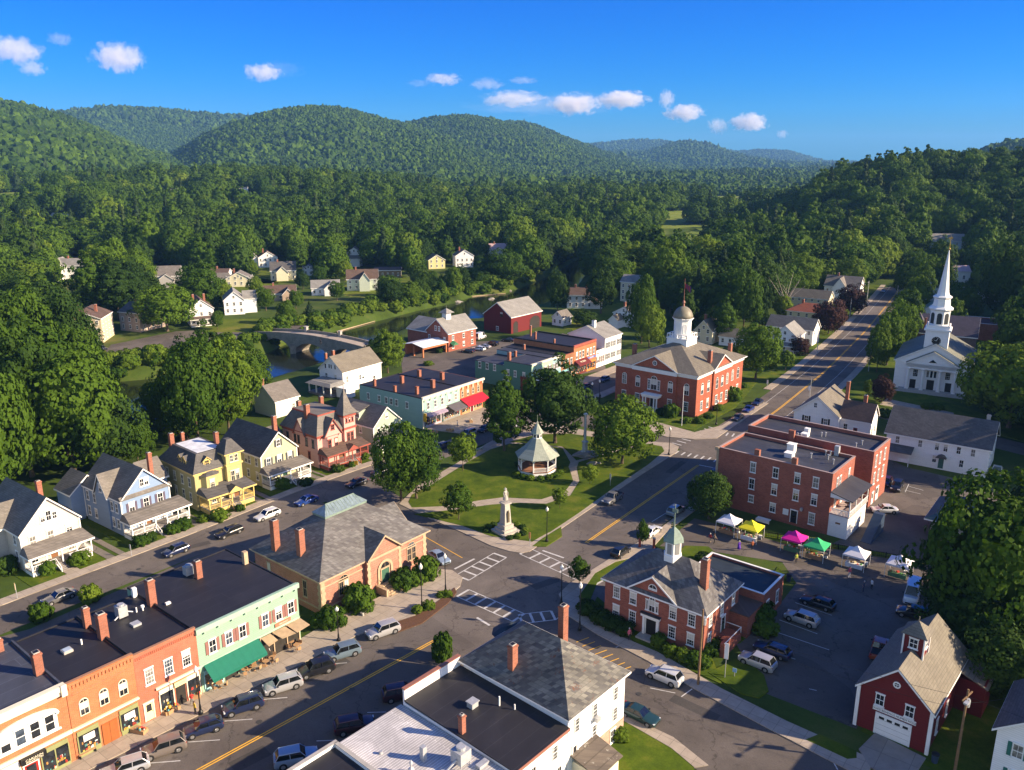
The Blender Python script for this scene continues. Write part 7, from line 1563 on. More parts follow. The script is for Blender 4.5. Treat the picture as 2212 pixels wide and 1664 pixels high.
PP=[('R1',265,685,'person in violet shawl standing before the yellow tent',PUR,PUR,HW,PUR,'stand',200),('R1',68,632,'person in dark red top walking left of the white tent, nearest the street',REDC,TANC,HG,None,'walk',120),('R1',97,636,'person in tan top walking beside the one in dark red, near the white tent',TANC,BLK,HB,None,'walk',120),
 ('R1',1018,866,'person in pink top at the counter of the white tent right of the green one',PNK,WHC,HB,None,'stand',20),('R1',1115,965,'person in dark violet clothes standing in the shaded lot near the last tents',NAVY,NAVY,HG,None,'stand',250),('R1',1170,950,'person in white shirt and black trousers in the shaded lot',WHC,BLK,HB,None,'stand',100),
 ('R1',355,680,'person in red-brown coat browsing the yellow tent stall',CL('rust',(.4,.12,.05)),BLK,HB,None,'stand',190),('R1',655,770,'person in yellow-green vest at the pink tent corner',CL('lime',(.45,.5,.08)),BLK,HB,None,'stand',10),
 ('R9',1480,1190,'person in red shirt at the bus corner behind the big park tree',REDC,TANC,HB,None,'walk',60),('R9',1550,1150,'person in white top beside the one in red shirt behind the park tree',WHC,TANC,HG,None,'walk',60),('R9',1660,1110,'person in black near the hall corner walk',BLK,BLK,HB,None,'stand',150),
 ('S7',780,1270,'person in yellow jacket by the lamp post outside the salmon brick shop',CL('mustard',(.55,.38,.05)),BLK,HB,None,'stand',140),('S7',745,1170,'person in red top stepping out of the salmon brick shop',REDC,GRC,HB,None,'walk',200),
 ('C6',700,1240,'person in pale top by the bushes left of the office door',PNK,BLK,HG,None,'stand',30),
 ('C4',770,160,'person in black crossing the stone bridge, town side',BLK,BLK,HB,None,'walk',300),('S4',1090,1000,'person in white shirt outside the blue-green shop block',WHC,NAVY,HB,None,'stand',100)]
for c,x,y,lab,tp,lg,hr,sk,po,az_ in PP:
    X,Y=at(c,x,y,1.9 if 'bridge' in lab else 0.1); person(X,Y,R(az_),lab,tp,lg,hr,po,1.95 if 'bridge' in lab else (.14 if c in('S7','C6','R9','S4') else .02),sk)
# seated figures at the cafe are drawn as standing waiters only where seen
person(*at('S7',1590,640),R(150),'waiter in white shirt beside the cafe tables under the tan canopies',WHC,BLK,HB,'stand',.14)
# ---------------------------------------------------------------- monuments in the park
mx,my=G(1092,1150); GR=plain('pale_granite',(.40,.37,.32),.8,.1,2.)
mo=thing('monument','tall pale granite memorial with standing stone figure and stepped base','monument',(mx,my,.15),R(40))
MB().box(-1.8,1.8,-1.8,1.8,0,.35).box(-1.35,1.35,-1.35,1.35,.35,.8).box(-1.0,1.0,-1.0,1.0,.8,1.5).obj('base',GR,mo)
q=MB().add([(-.72,-.72,1.5),(.72,-.72,1.5),(.72,.72,1.5),(-.72,.72,1.5),(-.52,-.52,5.2),(.52,-.52,5.2),(.52,.52,5.2),(-.52,.52,5.2)],[(0,1,5,4),(1,2,6,5),(2,3,7,6),(3,0,4,7),(4,5,6,7)]).box(-.75,.75,-.75,.75,5.2,5.45); q.obj('shaft',GR,mo)
MB().exy([(-.2,2.0),(.22,2.0),(.2,3.7),(0,4.2),(-.2,3.7)],-.86,-.70).obj('bronze_plaque',plain('bronze',(.10,.08,.05),.4),mo)
me=BODY['stand'].copy(); me.materials.clear(); me.materials.append(GR); st=link(bpy.data.objects.new('statue',me),mo,(0,0,5.45),0); st.scale=(1.5,1.5,1.42)
MB().lathe([(.20,1.0),(.27,.5),(.30,.35)],12).tube((.3,-.1,.0),(.26,-.15,1.3),.03).lathe([(.13,1.66),(.2,1.68),(.1,1.72),(.1,1.82)],12).obj('stone_coat',GR,st)
mo2=thing('memorial_column','slim pale memorial column on a rough boulder beneath the round park tree','monument',(*G(1263,986),.15),0)
me_=crown('b',99,1,1,0,1,1,.01,STONE) if False else None
v,f=ICO[2]; kk=lump(v,5,.35,1.5); bme=bpy.data.meshes.new('boulder'); bme.from_pydata((v*kk[:,None]*np.array([2.6,1.7,.9])+np.array([0,0,.2])).tolist(),[],f); bme.materials.append(plain('boulder_grey',(.26,.24,.22),.9,.3,2.)); link(bpy.data.objects.new('boulder',bme),mo2)
MB().lathe([(.9,.7),(.9,1.0),(.6,1.1),(.55,3.0),(.75,3.1),(.75,3.3),(.3,3.5),(.22,9.2),(.5,9.3),(.45,9.5),(.1,9.7)],8).obj('column',plain('blue_grey_granite',(.42,.45,.45),.7,.1),mo2)
for i,(a,b) in enumerate(((1035,575),(1075,570))): 
    bo=bpy.data.objects.new('boulder',bme); COL.objects.link(bo); X,Y=at('C5',a,b); bo.location=(X,Y,.15); bo.scale=(.45,.35,.6) if i==0 else (.4,.2,.3); tag(bo,'rough pale boulder on the lawn right of the memorial column' if i==0 else 'low flat stone beside the rough boulder on the lawn','boulder')
for i in range(14):
    a=i*math.pi/7; bush(mx+3.3*math.cos(a),my+3.0*math.sin(a),.55,'low shrub in the ring round the granite memorial',2 if i%2 else 1,.8,group='shrubs around the granite memorial',z=.15) if i not in (8,9,10) else None
# ---------------------------------------------------------------- lamps, poles, wires
def lamp_proto():
    e=thing('street_lamp','x','street lamp'); MB().lathe([(.28,0),(.28,.3),(.14,.5),(.12,1.1),(.075,1.3),(.06,5.4),(.12,5.5)],10).obj('post',BLACK,e); MB().tube((-.45,0,4.3),(.45,0,4.3),.03).obj('crossbar',BLACK,e)
    MB().lathe([(.12,5.5),(.24,5.65),(.26,5.95),(.12,6.15),(.03,6.35)],10).obj('globe',plain('milk_glass',(.7,.68,.62),.3),e); return e
lamps=[('C3',1775,950,'black street lamp on the library corner pavement'),('C5',635,1260,'black street lamp at the park tip near the granite memorial'),('C6',100,930,'black street lamp at the kerb left of the office, nearer the crossing'),('C6',262,1160,'black street lamp in front of the office shrubs, right of the crossing lamp'),('C5',1715,490,'black street lamp at the far park corner by the striped crossing'),('R3',1470,1440,'black street lamp with dark box sign at the town hall corner'),('C3',1585,1090,'slim brown post standing in the planted bed before the library'),('C3',915,1340,'short street lamp between the parked cars outside the mint shop'),('S7',840,1270,'black street lamp with hanging baskets outside the salmon brick shop'),('R9',1640,1180,'black street lamp in front of the town hall left corner'),('R3',370,1270,'thin street lamp at the side street pavement end'),('C5',965,330,'street lamp seen between the two big park trees')]
lp=None
for i,(c,x,y,lab) in enumerate(lamps):
    X,Y=at(c,x,y); 
    if lp is None: lp=lamp_proto(); lp['label']=lab; lp.location=(X,Y,.14); lp['group']='black street lamps'
    else: copy_tree(lp,(X,Y,.14),rnd.uniform(0,3),lab,'black street lamps',scale=(1,1,.8 if 'short' in lab else (1.15 if i in(3,6) else 1)))
def pole(x,y,h,label,arm=False,tr=True,lamp=False,r=.16,m=None,z=0.0,group=None):
    e=thing('utility_pole',label,'utility pole',(x,y,z),R(40),group); MB().tube((0,0,-.3),(0,0,h),r,r*.65,10).obj('pole',m or WOOD,e)
    if arm: MB().box(-1.2,1.2,-.06,.06,h-.9,h-.75).obj('crossarm',WOOD,e); 
    if tr: MB().lathe([(.24,h-2.2),(.26,h-1.5),(.2,h-1.3)],10,(.4,0)).obj('transformer',METAL,e)
    if lamp: MB().tube((0,0,h-1),(-1.6,-.6,h-.4),.04).box(-2.1,-1.5,-.8,-.4,h-.5,h-.32).obj('lamp_arm',METAL,e)
    return (x,y,h+z)
t1=pole(*at('C6',1310,1640),10.4,'tall wooden utility pole in front of the office corner'); 
t2=pole(*G(2062,1668),10.0,'wooden utility pole with lamp and wires at the bottom right',True,True,True)
t3=pole(*at('R3',1425,640),11,'tall wooden pole behind the right side of the town hall'); 
pl=[('R2',865,560,9,'roadside lamp pole with long arm left of the far road'),('R2',735,690,8,'thin pole beside the right copper tree on the far road'),('R2',495,945,7,'dark thin pole by the roadside walk before the cream houses'),('R2',1080,580,8,'wooden pole at the right verge of the far road'),('R2',1150,520,8,'thin pole on the right verge farther up the road'),('R2',875,1085,11,'tall thin pole at the right kerb left of the church'),('R2',1232,190,9,'pole far up the road against the trees'),('R2',440,1290,6,'pole with small road sign behind the market bricks'),('R3',1165,1450,10,'white flagpole without flag in front of the town hall'),('R3',1095,1310,12,'slim pale flagpole close to the town hall front')]
pts=[]
for c,x,y,h,lab in pl:
    X,Y=at(c,x,y); wh='flagpole' in lab; pts.append(pole(X,Y,h,lab,False,False,'arm' in lab,.07 if wh else .11,WHITE if wh else METAL))
def wire(a,b,sag=.8,n=10,label=None,r=.018):
    q=MB(); P=[(a[0]+(b[0]-a[0])*i/n,a[1]+(b[1]-a[1])*i/n,a[2]+(b[2]-a[2])*i/n-4*sag*(i/n)*(1-i/n)) for i in range(n+1)]
    for i in range(n): q.tube(P[i],P[i+1],r,r,4,0,False)
    tag(q.obj('overhead_wire',BLACK),label,'wire')
wire((t1[0],t1[1],9.3),(t2[0],t2[1],9.0),.7,label='highest overhead wire sagging between the two wooden utility poles'); wire((t1[0],t1[1],8.3),(t2[0],t2[1],7.6),.9,label='lower overhead wire crossing in front of the red fire house')
wire((t2[0],t2[1],9.2),(t2[0]+22,t2[1]-14,9),.8,label='overhead wire leaving the bottom right pole towards the right edge'); wire((t2[0],t2[1],8.4),(59,79,6.0),.5,label='service wire from the bottom right pole to the white corner house')
# ---------------------------------------------------------------- market tents
def tent(x,y,rz,label,col,sz=3.3,stuff='goods'):
    e=thing('market_tent',label,'market tent',(x,y,.02),rz,'market tents along the fence'); h=sz/2
    q=MB(); q.add([(-h,-h,2.3),(h,-h,2.3),(h,h,2.3),(-h,h,2.3),(0,0,3.5),(-h*.45,-h*.45,2.78),(h*.45,-h*.45,2.78),(h*.45,h*.45,2.78),(-h*.45,h*.45,2.78)],[(0,1,6,5),(1,2,7,6),(2,3,8,7),(3,0,5,8),(5,6,4),(6,7,4),(7,8,4),(8,5,4)])
    for a,b in (((-h,-h),(h,-h)),((h,-h),(h,h)),((h,h),(-h,h)),((-h,h),(-h,-h))): q.add([(*a,2.3),(*b,2.3),(*b,2.02),(*a,2.02)],[(0,1,2,3)])
    q.obj('canopy',col,e)
    for a in (-1,1):
        for b in (-1,1): MB().box(a*h-.03,a*h+.03,b*h-.03,b*h+.03,0,2.3).obj('leg',WHITE,e)
    return e
TCOL=[('white',(.72,.70,.72)),('yellow',(.78,.68,.02)),('magenta',(.62,.01,.27)),('green',(.03,.36,.14)),('white',(.72,.70,.72)),('white',(.72,.70,.72))]
TP=[('R1',195,555,'white market tent at the left end of the row, beside the yellow one'),('R1',345,600,'bright yellow market tent over a well stocked stall'),('R1',640,675,'magenta market tent beside the green one'),('R1',790,725,'green market tent overlapping the magenta one'),('R1',1062,785,'white market tent standing alone right of the green tent'),('R1',1355,850,'white market tent at the right end beside the van')]
TABM=[CL('table_tan',(.35,.2,.1)),CL('table_white',(.7,.7,.72)),CL('table_green',(.1,.2,.1))]
for i,((c,x,y,lab),(nm,cc)) in enumerate(zip(TP,TCOL)):
    X,Y=at(c,x,y,.2); m_=MATS.get('canvas_'+nm) or plain('canvas_'+nm,cc,.75,.05); rz=R(-38)
    tent(X,Y,rz,lab,m_)
    e=thing('stall_table','stall table of goods under the '+lab.split(' at ')[0].split(' over')[0].split(' beside')[0].split(' over')[0].split(' standing')[0]+(', left end' if i==0 else ', middle' if i==4 else ', right end' if i==5 else ''),'table',(X,Y,.02),rz)
    MB().box(-1.3,1.3,-1.2,-.4,.75,.8).box(-1.3,1.3,-1.2,-1.17,.1,.75).obj('table_top',TABM[i%3],e)
    for a,b in ((-1.2,-.45),(1.2,-.45)): MB().box(a-.03,a+.03,b-.03,b+.03,0,.75).obj('leg',METAL,e)
    for j in range(9 if i<4 else 5):
        cc2=[(.5,.25,.08),(.6,.5,.3),(.5,.06,.04),(.1,.3,.08),(.65,.6,.5)][(i+j)%5]; s_=.14+.05*(j%3); px_=-1.1+j*.27 if i<4 else -1+j*.5
        o=MB().rbox((px_,-.8+.15*((j*7)%3-1),.801),(s_*1.6,s_*1.3,s_),j*.4).obj('produce_box',plain('produce_%d'%((i+j)%5),cc2,.8,.3,6.),e)
    e2=thing('crate_stack','stacked crates behind the '+e['label'][27:] if False else 'pile of boxes and crates at the back of the %s tent%s'%(nm,('' if i in(1,2,3) else ', left end' if i==0 else ', middle' if i==4 else ', right end')),'crates',(X+1.0*math.cos(rz)-.8*math.sin(rz),Y+1.0*math.sin(rz)+.8*math.cos(rz),.02),rz)
    for j in range(4): MB().rbox(((j%2)*.62-.3,(j//2)*.1,(j//2)*.36),(.58,.42,.34),.1*j).obj('crate',[TANC,WHC,GRC][(i+j)%3],e2)
q=thing('folding_table','folding table with white cloth by the brick wall behind the yellow tent','table',(*at('R1',432,500),0),R(-40)); MB().box(-1.2,1.2,-.5,.5,.8,.85).box(-1.25,1.25,-.53,-.51,.3,.85).obj('cloth',WHC,q); [MB().box(a-.03,a+.03,-.03,.03,0,.8).obj('leg',METAL,q) for a in (-1,1)]
# low fence behind the tents
fa,fb=at('R1',430,590),at('R1',1560,790); d_=Vector((fb[0]-fa[0],fb[1]-fa[1],0)); fe=thing('picket_fence','low dark fence running behind the market tents','fence',(fa[0],fa[1],0),math.atan2(d_.y,d_.x)); Lf=d_.length; MB().box(0,Lf,-.03,.03,.85,.93).box(0,Lf,-.03,.03,.25,.31).obj('rail',BLACK,fe)
q=MB()
for i in range(int(Lf/.28)): q.box(i*.28,i*.28+.05,-.02,.02,.1,.95)
tag(q.obj('pickets',BLACK,fe))
for i in range(int(Lf/2.4)+1): MB().box(i*2.4-.06,i*2.4+.06,-.06,.06,0,1.1).obj('post',BLACK,fe)
q=MB(); q.sheet([(fa[0]-1,fa[1]+.2),(fb[0],fb[1]),(fb[0]+1.2,fb[1]+1.4),(fa[0],fa[1]+1.8)],.05); struct('verge_grass',q,LAWN)
# ---------------------------------------------------------------- cars
TYRE=plain('tyre_rubber',(.012,.012,.012),.8,.1); RIM=plain('rim_alloy',(.40,.40,.41),.35,.1,3.,.7); CG=glassm('car_glass',(.010,.012,.014),.04,.8); HL=plain('headlight_glass',(.55,.57,.6),.15); TL=plain('tail_light_red',(.30,.01,.01),.25); TRIMB=plain('black_plastic',(.018,.018,.02),.6)
CK={ # length, width, profile of upper body (x, z at belt), cabin x0..x3, roof z, belt z, wheel r
 'sedan':dict(L=4.7,W=1.82,hood=.78,belt=.94,trunk=.98,cab=(.95,.25,-.95,-1.75),roof=1.42,wr=.33),
 'suv':dict(L=4.65,W=1.88,hood=.98,belt=1.08,trunk=1.12,cab=(1.05,.45,-1.75,-2.2),roof=1.70,wr=.37),
 'hatch':dict(L=4.2,W=1.78,hood=.88,belt=.98,trunk=1.0,cab=(1.0,.35,-1.4,-2.0),roof=1.50,wr=.33),
 'wagon':dict(L=4.85,W=1.84,hood=.80,belt=.94,trunk=.98,cab=(.95,.25,-1.75,-2.3),roof=1.48,wr=.33),
 'pickup':dict(L=5.4,W=1.95,hood=1.02,belt=1.12,trunk=1.12,cab=(1.0,.5,-.6,-.85),roof=1.80,wr=.39),
 'van':dict(L=5.5,W=2.0,hood=1.25,belt=1.35,trunk=1.35,cab=(1.75,1.1,-2.6,-2.72),roof=2.45,wr=.38)}
def car_meshes(kind):
    c=CK[kind]; L,W=c['L']/2,c['W']/2; x0,x1,x2,x3=c['cab']; zr,zb=c['roof'],c['belt']
    st=[(L,.78*W,.30,.56,.62),(L*.97,.9*W,.26,.60,.68),(L*.86,.97*W,.22,.68,c['hood']-.06),(L*.62,W,.20,.72,c['hood']),(x0,W,.20,.78,zb-.03),(0,W,.20,.80,zb),(x3*.95,W,.20,.82,c['trunk']),(-L*.86,.98*W,.22,.78,c['trunk']-.02),(-L*.96,.92*W,.28,.72,c['trunk']-.10),(-L,.84*W,.34,.62,c['trunk']-.22)]
    if kind in('suv','hatch','wagon','van'): st[-3]=(-L*.9,.99*W,.24,.8,c['trunk']+.02); st[-2]=(-L*.97,.95*W,.28,.75,c['trunk']); st[-1]=(-L,.88*W,.34,.66,c['trunk']-.12)
    b=MB(); vs=[]; 
    for x,w,z0,zm,zt in st:
        vs+=[(x,-w*.9,z0),(x,-w,z0+.14),(x,-w*1.0,zm),(x,-w*.90,zt-.03),(x,-w*.72,zt),(x,0,zt+.03),(x,w*.72,zt),(x,w*.90,zt-.03),(x,w*1.0,zm),(x,w,z0+.14),(x,w*.9,z0)]
    n=11; fs=[]
    for i in range(len(st)-1):
        for j in range(n-1): fs.append((i*n+j,i*n+j+1,(i+1)*n+j+1,(i+1)*n+j))
        fs.append((i*n+n-1,i*n,(i+1)*n,(i+1)*n+n-1))
    fs.append(tuple(range(n))); k=(len(st)-1)*n; fs.append(tuple(range(k,k+n))[::-1]); b.add(vs,fs)
    wb,wt=W*.88,W*.70
    # roof and pillars
    b.add([(x1,-wt,zr-.03),(x1-.15,-wt*.6,zr+.01),(x1-.15,wt*.6,zr+.01),(x1,wt,zr-.03),(x2,-wt,zr-.03),(x2,-wt*.6,zr+.01),(x2,wt*.6,zr+.01),(x2,wt,zr-.03)],[(0,1,5,4),(1,2,6,5),(2,3,7,6),(0,3,2,1),(4,5,6,7),(0,4,7,3)])
    for s_ in (-1,1):
        for a,q in (((x0,s_*wb,zb-.05),(x1,s_*wt,zr-.03)),((x3,s_*wb,zb-.05),(x2,s_*wt,zr-.03)),(((x0+x3)/2-.02,s_*wb*1.005,zb-.05),((x1+x2)/2,s_*wt*1.01,zr-.03))): b.tube(a,q,.045,.04,6)
        b.tube((x1,s_*wt*1.0,zr-.04),(x2,s_*wt*1.0,zr-.04),.045,.045,6)
    if kind=='van': b.box(-2.6,.3,-wb+.02,wb-.02,zb-.05,zr-.06)
    g=MB(); g.add([(x0,-wb+.03,zb-.08),(x1,-wt+.03,zr-.04),(x1,wt-.03,zr-.04),(x0,wb-.03,zb-.08),(x3,-wb+.03,zb-.08),(x2,-wt+.03,zr-.04),(x2,wt-.03,zr-.04),(x3,wb-.03,zb-.08)],[(0,1,2,3),(4,7,6,5),(0,4,5,1),(3,2,6,7),(1,5,6,2)])
    t=MB(); wx=(L*.63,-L*.60); 
    for x in wx:
        for s_ in (-1,1): t.lathe([(c['wr']+.06,0)],3) if False else t.tube((x,s_*(W-.05),c['wr']+.01),(x,s_*(W+.006),c['wr']+.01),c['wr']+.06,c['wr']+.06,16)
    t.box(-L*.9,L*.9,-W*.8,W*.8,.17,.3); t.box(L*.93,L+.01,-W*.6,W*.6,.36,.56); t.box(-L-.01,-L*.94,-W*.65,W*.65,.34,.46)
    if kind=='pickup': t.box(-L*.93,x3-.1,-W*.78,W*.78,c['trunk']-.02,c['trunk']+.045)
    for s_ in (-1,1): t.box(x0-.35,x0-.15,s_*(W+.02) if s_>0 else -W-.18,W+.18 if s_>0 else -W-.02,zb,zb+.13)
    w=MB().tube((0,-.11,0),(0,.11,0),c['wr'],c['wr'],18); r=MB().tube((0,-.118,0),(0,-.10,0),c['wr']*.62,c['wr']*.64,14).tube((0,-.125,0),(0,-.117,0),c['wr']*.14,c['wr']*.14,8)
    for i in range(5):
        a=i*2*math.pi/5; r.tube((0,-.121,0),(math.cos(a)*c['wr']*.6,-.121,math.sin(a)*c['wr']*.6),.03,.02,4)
    h=MB().box(-.10,.06,-.20,.20,-.08,.08); tl=MB().box(-.04,.10,-.13,.13,-.11,.13)
    return dict(body=b.mesh('body',WHITE,True),glass=g.mesh('windows',CG),trim=t.mesh('underbody',TRIMB),tyre=w.mesh('tyre',TYRE,False),rim=r.mesh('rim',RIM),hl=h.mesh('headlight',HL),tl=tl.mesh('tail_light',TL),wx=wx,L=L,W=W,c=c)
CM={k_:car_meshes(k_) for k_ in CK}; CB={}
for k_ in CM:
    CM[k_]['body'].set_sharp_from_angle(angle=R(38))
def car(kind,col,x,y,head,label,group=None,z=.03,name='parked_car',cat=None):
    m=CM[kind]; key=(kind,col)
    if key not in CB:
        me=m['body'].copy(); me.materials.clear(); me.materials.append(paint('paint_%s'%col[0],col[1])); CB[key]=me
    nm={'van':'van','pickup':'pickup_truck'}.get(kind,name)
    e=thing(nm,label,cat or {'van':'van','pickup':'pickup truck'}.get(kind,'car'),(x,y,z),math.pi/2-head,group)
    link(bpy.data.objects.new('body',CB[key]),e); link(bpy.data.objects.new('windows',m['glass']),e); link(bpy.data.objects.new('underbody',m['trim']),e)
    L,W,c=m['L'],m['W'],m['c']
    for wx in m['wx']:
        for s_ in (-1,1):
            w=link(bpy.data.objects.new('wheel',m['tyre']),e,(wx,s_*(W-.10),c['wr']),0 if s_<0 else math.pi); link(bpy.data.objects.new('rim',m['rim']),w)
    for s_ in (-1,1):
        link(bpy.data.objects.new('headlight',m['hl']),e,(L*.945,s_*W*.68,.60 if kind not in('van','pickup','suv') else .74)); link(bpy.data.objects.new('tail_light',m['tl']),e,(-L*.97,s_*W*.76,c['trunk']-.22))
    return e
K={'silver':(.42,.42,.43),'grey':(.16,.16,.165),'dark':(.015,.016,.02),'navy':(.015,.025,.075),'blue':(.02,.06,.26),'white':(.72,.72,.70),'bronze':(.20,.17,.15),'steel':(.16,.22,.27),'maroon':(.05,.012,.018),'green':(.02,.055,.055),'lblue':(.28,.36,.45),'orange':(.35,.07,.02),'royal':(.012,.03,.18)}
def cc(n_): return (n_,K[n_])
def H2(az_): return R(az_)
CARS=[ # crop, x, y, kind, colour, heading(deg), label, group
 ('C2',1310,1490,'suv','bronze',241,'bronze-grey SUV angle parked outside the olive fronted shop','m'),('C2',1630,1325,'hatch','navy',241,'small dark navy hatchback angle parked, third of the row outside the shops','m'),('C2',1945,1150,'suv','navy',241,'dark navy SUV angle parked by the shop lamp post with baskets','m'),
 ('S7',1745,945,'suv','silver',241,'silver SUV with sunroof angle parked outside the mint shop','m'),('S7',2110,770,'suv','dark',241,'black SUV angle parked outside the cafe canopies','m'),('C3',945,1430,'suv','steel',241,'dark blue-grey SUV angle parked past the mint shop corner','m'),('C3',1270,1255,'suv','silver',236,'silver SUV with brown tinted roof parked before the library shrubs','m'),('C2',1000,1650,'wagon','silver',241,'silver wagon cut off by the bottom edge, outside the arched window shop','m'),
 ('C7',745,655,'suv','maroon',72,'dark maroon SUV half hidden behind the black roof edge','r'),('C7',470,845,'suv','maroon',72,'dark maroon SUV alone in the shaded bay below the roof corner','r'),('C7',125,1035,'suv','lblue',72,'light blue SUV in shade at the bottom edge of the main street','r'),
 ('D',128,1290,'sedan','grey',219,'shiny grey sedan parked before the cream-white house','s'),('D',380,1190,'hatch','navy',219,'dark blue hatchback parked before the blue house','s'),('D',495,1150,'wagon','dark',219,'black wagon parked between the blue and the yellow houses','s'),('D',577,1113,'wagon','white',219,'white wagon parked before the yellow mansard house','s'),('D',662,1082,'sedan','blue',219,'bright blue sedan parked before the pale yellow house','s'),('D',770,1044,'sedan','dark',222,'black sedan parked before the pink tower house','s'),('D',822,1020,'hatch','dark',222,'black hatchback beside the big two trunked park tree','s'),
 ('S4',1290,1130,'suv','steel',217,'blue-grey SUV parked before the blue-green shop block','s'),('S4',780,1375,'hatch','navy',217,'small navy hatchback behind the slender park tree','s'),('S4',1610,1035,'hatch','dark',217,'dark hatchback at the corner near the red awning','s'),
 ('C3',1720,665,'sedan','lblue',142,'pale silver-blue sedan waiting at the stop line beside the library','q'),('C5',1215,875,'pickup','grey',217,'grey pickup truck parked along the park kerb','q'),('C5',1775,985,'suv','steel',37,'blue-grey SUV driving away in the shaded lane','q'),('C5',1565,1165,'sedan','white',37,'white sports coupe parked near the thin young tree','q'),('C5',1290,1345,'hatch','dark',37,'black hatchback with lit red tail light near the office','q'),
 ('R3',1660,1375,'sedan','dark',217,'dark blue sedan nearest the crossing beside the town hall','h'),('R3',1755,1300,'sedan','royal',217,'royal blue sedan, middle of the three by the town hall','h'),('R3',1838,1240,'sedan','navy',217,'navy blue sedan, farthest of the three by the town hall','h'),('T1',20,835,'suv','dark',217,'dark car with pale windscreen half hidden by the market brick corner','h'),
 ('R9',1340,820,'sedan','dark',217,'black sedan parked outside the dark red awning shop','h'),('R9',1750,660,'hatch','navy',217,'navy hatchback parked before the low white shop','h'),('R2',985,490,'sedan','silver',211,'silver sedan driving far up the road','h'),
 ('R1',805,1045,'wagon','dark',310,'black wagon in the shaded lot, farthest of the four behind the office','p'),('R1',695,1155,'suv','silver',310,'silver-lilac SUV in the shaded lot beside the black wagon','p'),('C8',725,400,'wagon','navy',310,'dark blue wagon in the lot nearest the office side steps','p'),('C8',635,470,'suv','silver',310,'silver SUV with roof rails parked at the grass corner of the lot','p'),
 ('C8',85,555,'suv','white',308,'white SUV with sunroof parked before the office pavement','q'),('C7',2150,780,'sedan','green',128,'dark green sedan parked beside the white three storey building','q'),('C8',1355,395,'pickup','orange',30,'orange-red pickup half hidden behind the fire house roof','p'),('C8',1560,185,'suv','dark',300,'dark car behind the fire house cupola','p'),
 ('C8',1550,75,'van','white',212,'white delivery van facing the lot beside the last tent','p'),('T1',2040,960,'suv','dark',215,'dark blue SUV parked beside the second brick building','k'),('T1',1920,910,'hatch','maroon',215,'dark maroon car squeezed next to the brick wall','k'),('T1',1900,1215,'sedan','white',275,'white low sports car standing alone in the rear lot','k'),('R8',1620,1290,'pickup','white',35,'old white pickup with open bed beside the long white building','k'),
 ('R4',1265,675,'sedan','dark',300,'black car nearest the brick cupola building','l'),('R4',1360,655,'wagon','white',300,'white wagon in the river lot, between the black and the silver cars','l'),('R4',1410,635,'sedan','silver',300,'silver car third in the river lot row','l'),('R4',1480,612,'suv','dark',300,'black SUV alone in the river lot','l'),('R4',1620,578,'sedan','dark',290,'black low car nearest the red barn lawn','l'),('R4',1375,555,'van','white',30,'white van beside the brick cupola building by the river','l'),
 ('R5',690,925,'sedan','dark',120,'dark car before the cream mansion beyond the river','f'),('R5',570,950,'sedan','white',60,'white car before the cream mansion beyond the river','f'),('R5',665,975,'sedan','silver',60,'silver car below the cream mansion beyond the river','f')]
GN={'m':'cars angle parked outside the shops','r':'cars in the shaded bays opposite the shops','s':'cars parked along the residential street','q':'cars around the crossing','h':'cars near the town hall','p':'cars in the market lot','k':'cars in the rear lot','l':'cars in the river lot','f':'cars beyond the river'}
for c,x,y,kd,co,hd,lab,g in CARS:
    X,Y=(G(x,y,.5) if c=='D' else at(c,x,y,.5)); car(kd,cc(co),X,Y,R(hd),lab,GN[g])
# ---------------------------------------------------------------- trees of the town
def tpx(kind,bx,by,ty,label,wpx=None,crop=None,name='leafy_tree',group=None):
    if crop: (bx,by),(_,ty)=DD(crop,bx,by),DD(crop,0,ty)
    x,y=G(bx,by); best=min((abs(px_of(x,y,z/10)[1]-ty),z/10) for z in range(10,400)); h=best[1]
    wf=1.0
    if wpx:
        dep=y*CP+H*SP; wm=wpx*dep/F; hh=PROTO[kind][2]; rr=PROTO[kind][3]; wf=(wm/2)/(rr*1.08*h/hh)
    return tree(kind,x,y,h,label,name=name,wf=wf,group=group,z=.1)
tpx('maple1',866,1082,925,'big round maple at the park west corner, its left hand trunk',105); tpx('maple2',900,1078,950,'maple joined to the big park west corner maple, right hand trunk',100)
tpx('small1',1000,1018,938,'slender light green tree near the park north walk',58); tpx('tall1',1089,975,812,'tall pointed bright green tree left of the gazebo',82); tpx('dark1',1199,958,795,'largest dark green tree in the park, right behind the gazebo',148); tpx('light2',1343,1003,870,'round bright green tree at the park end near the town hall',136)
tpx('small1',1274,1048,1006,'tiny round sapling right of the gazebo',34); tpx('small1',1209,1100,1056,'thin sapling between the gazebo and the granite memorial',30); tpx('small2',991,1124,1052,'small dark green tree on the lawn nearest the library',60)
tpx('small2',1251,1263,1208,'small dark narrow tree at the office street corner',40); tpx('small2',1388,1182,1128,'thin young tree on the pavement near the white coupe',24); tpx('dark2',1531,1121,1030,'round tree against the market brick wall left of the tents',88); tpx('tall1',1452,1188,1132,'slim leafy top rising right behind the office cupola',20)
tpx('maple1',1632,820,706,'big round green tree between the town hall and the far road',96); tpx('small1',1696,802,758,'slender yellow-green tree beside the big roadside tree',36); tpx('copper',1789,722,656,'copper leaved tree, left one of two beside the road',66); tpx('copper',1836,682,624,'copper leaved tree, right one of two beside the road',60); tpx('copper',1727,768,733,'small dark copper tree before the white roadside house',40)
tpx('light1',1874,855,822,'narrow clipped light tree on the church lawn',20); tpx('copper',1904,870,820,'small brown-green tree at the church corner',44)
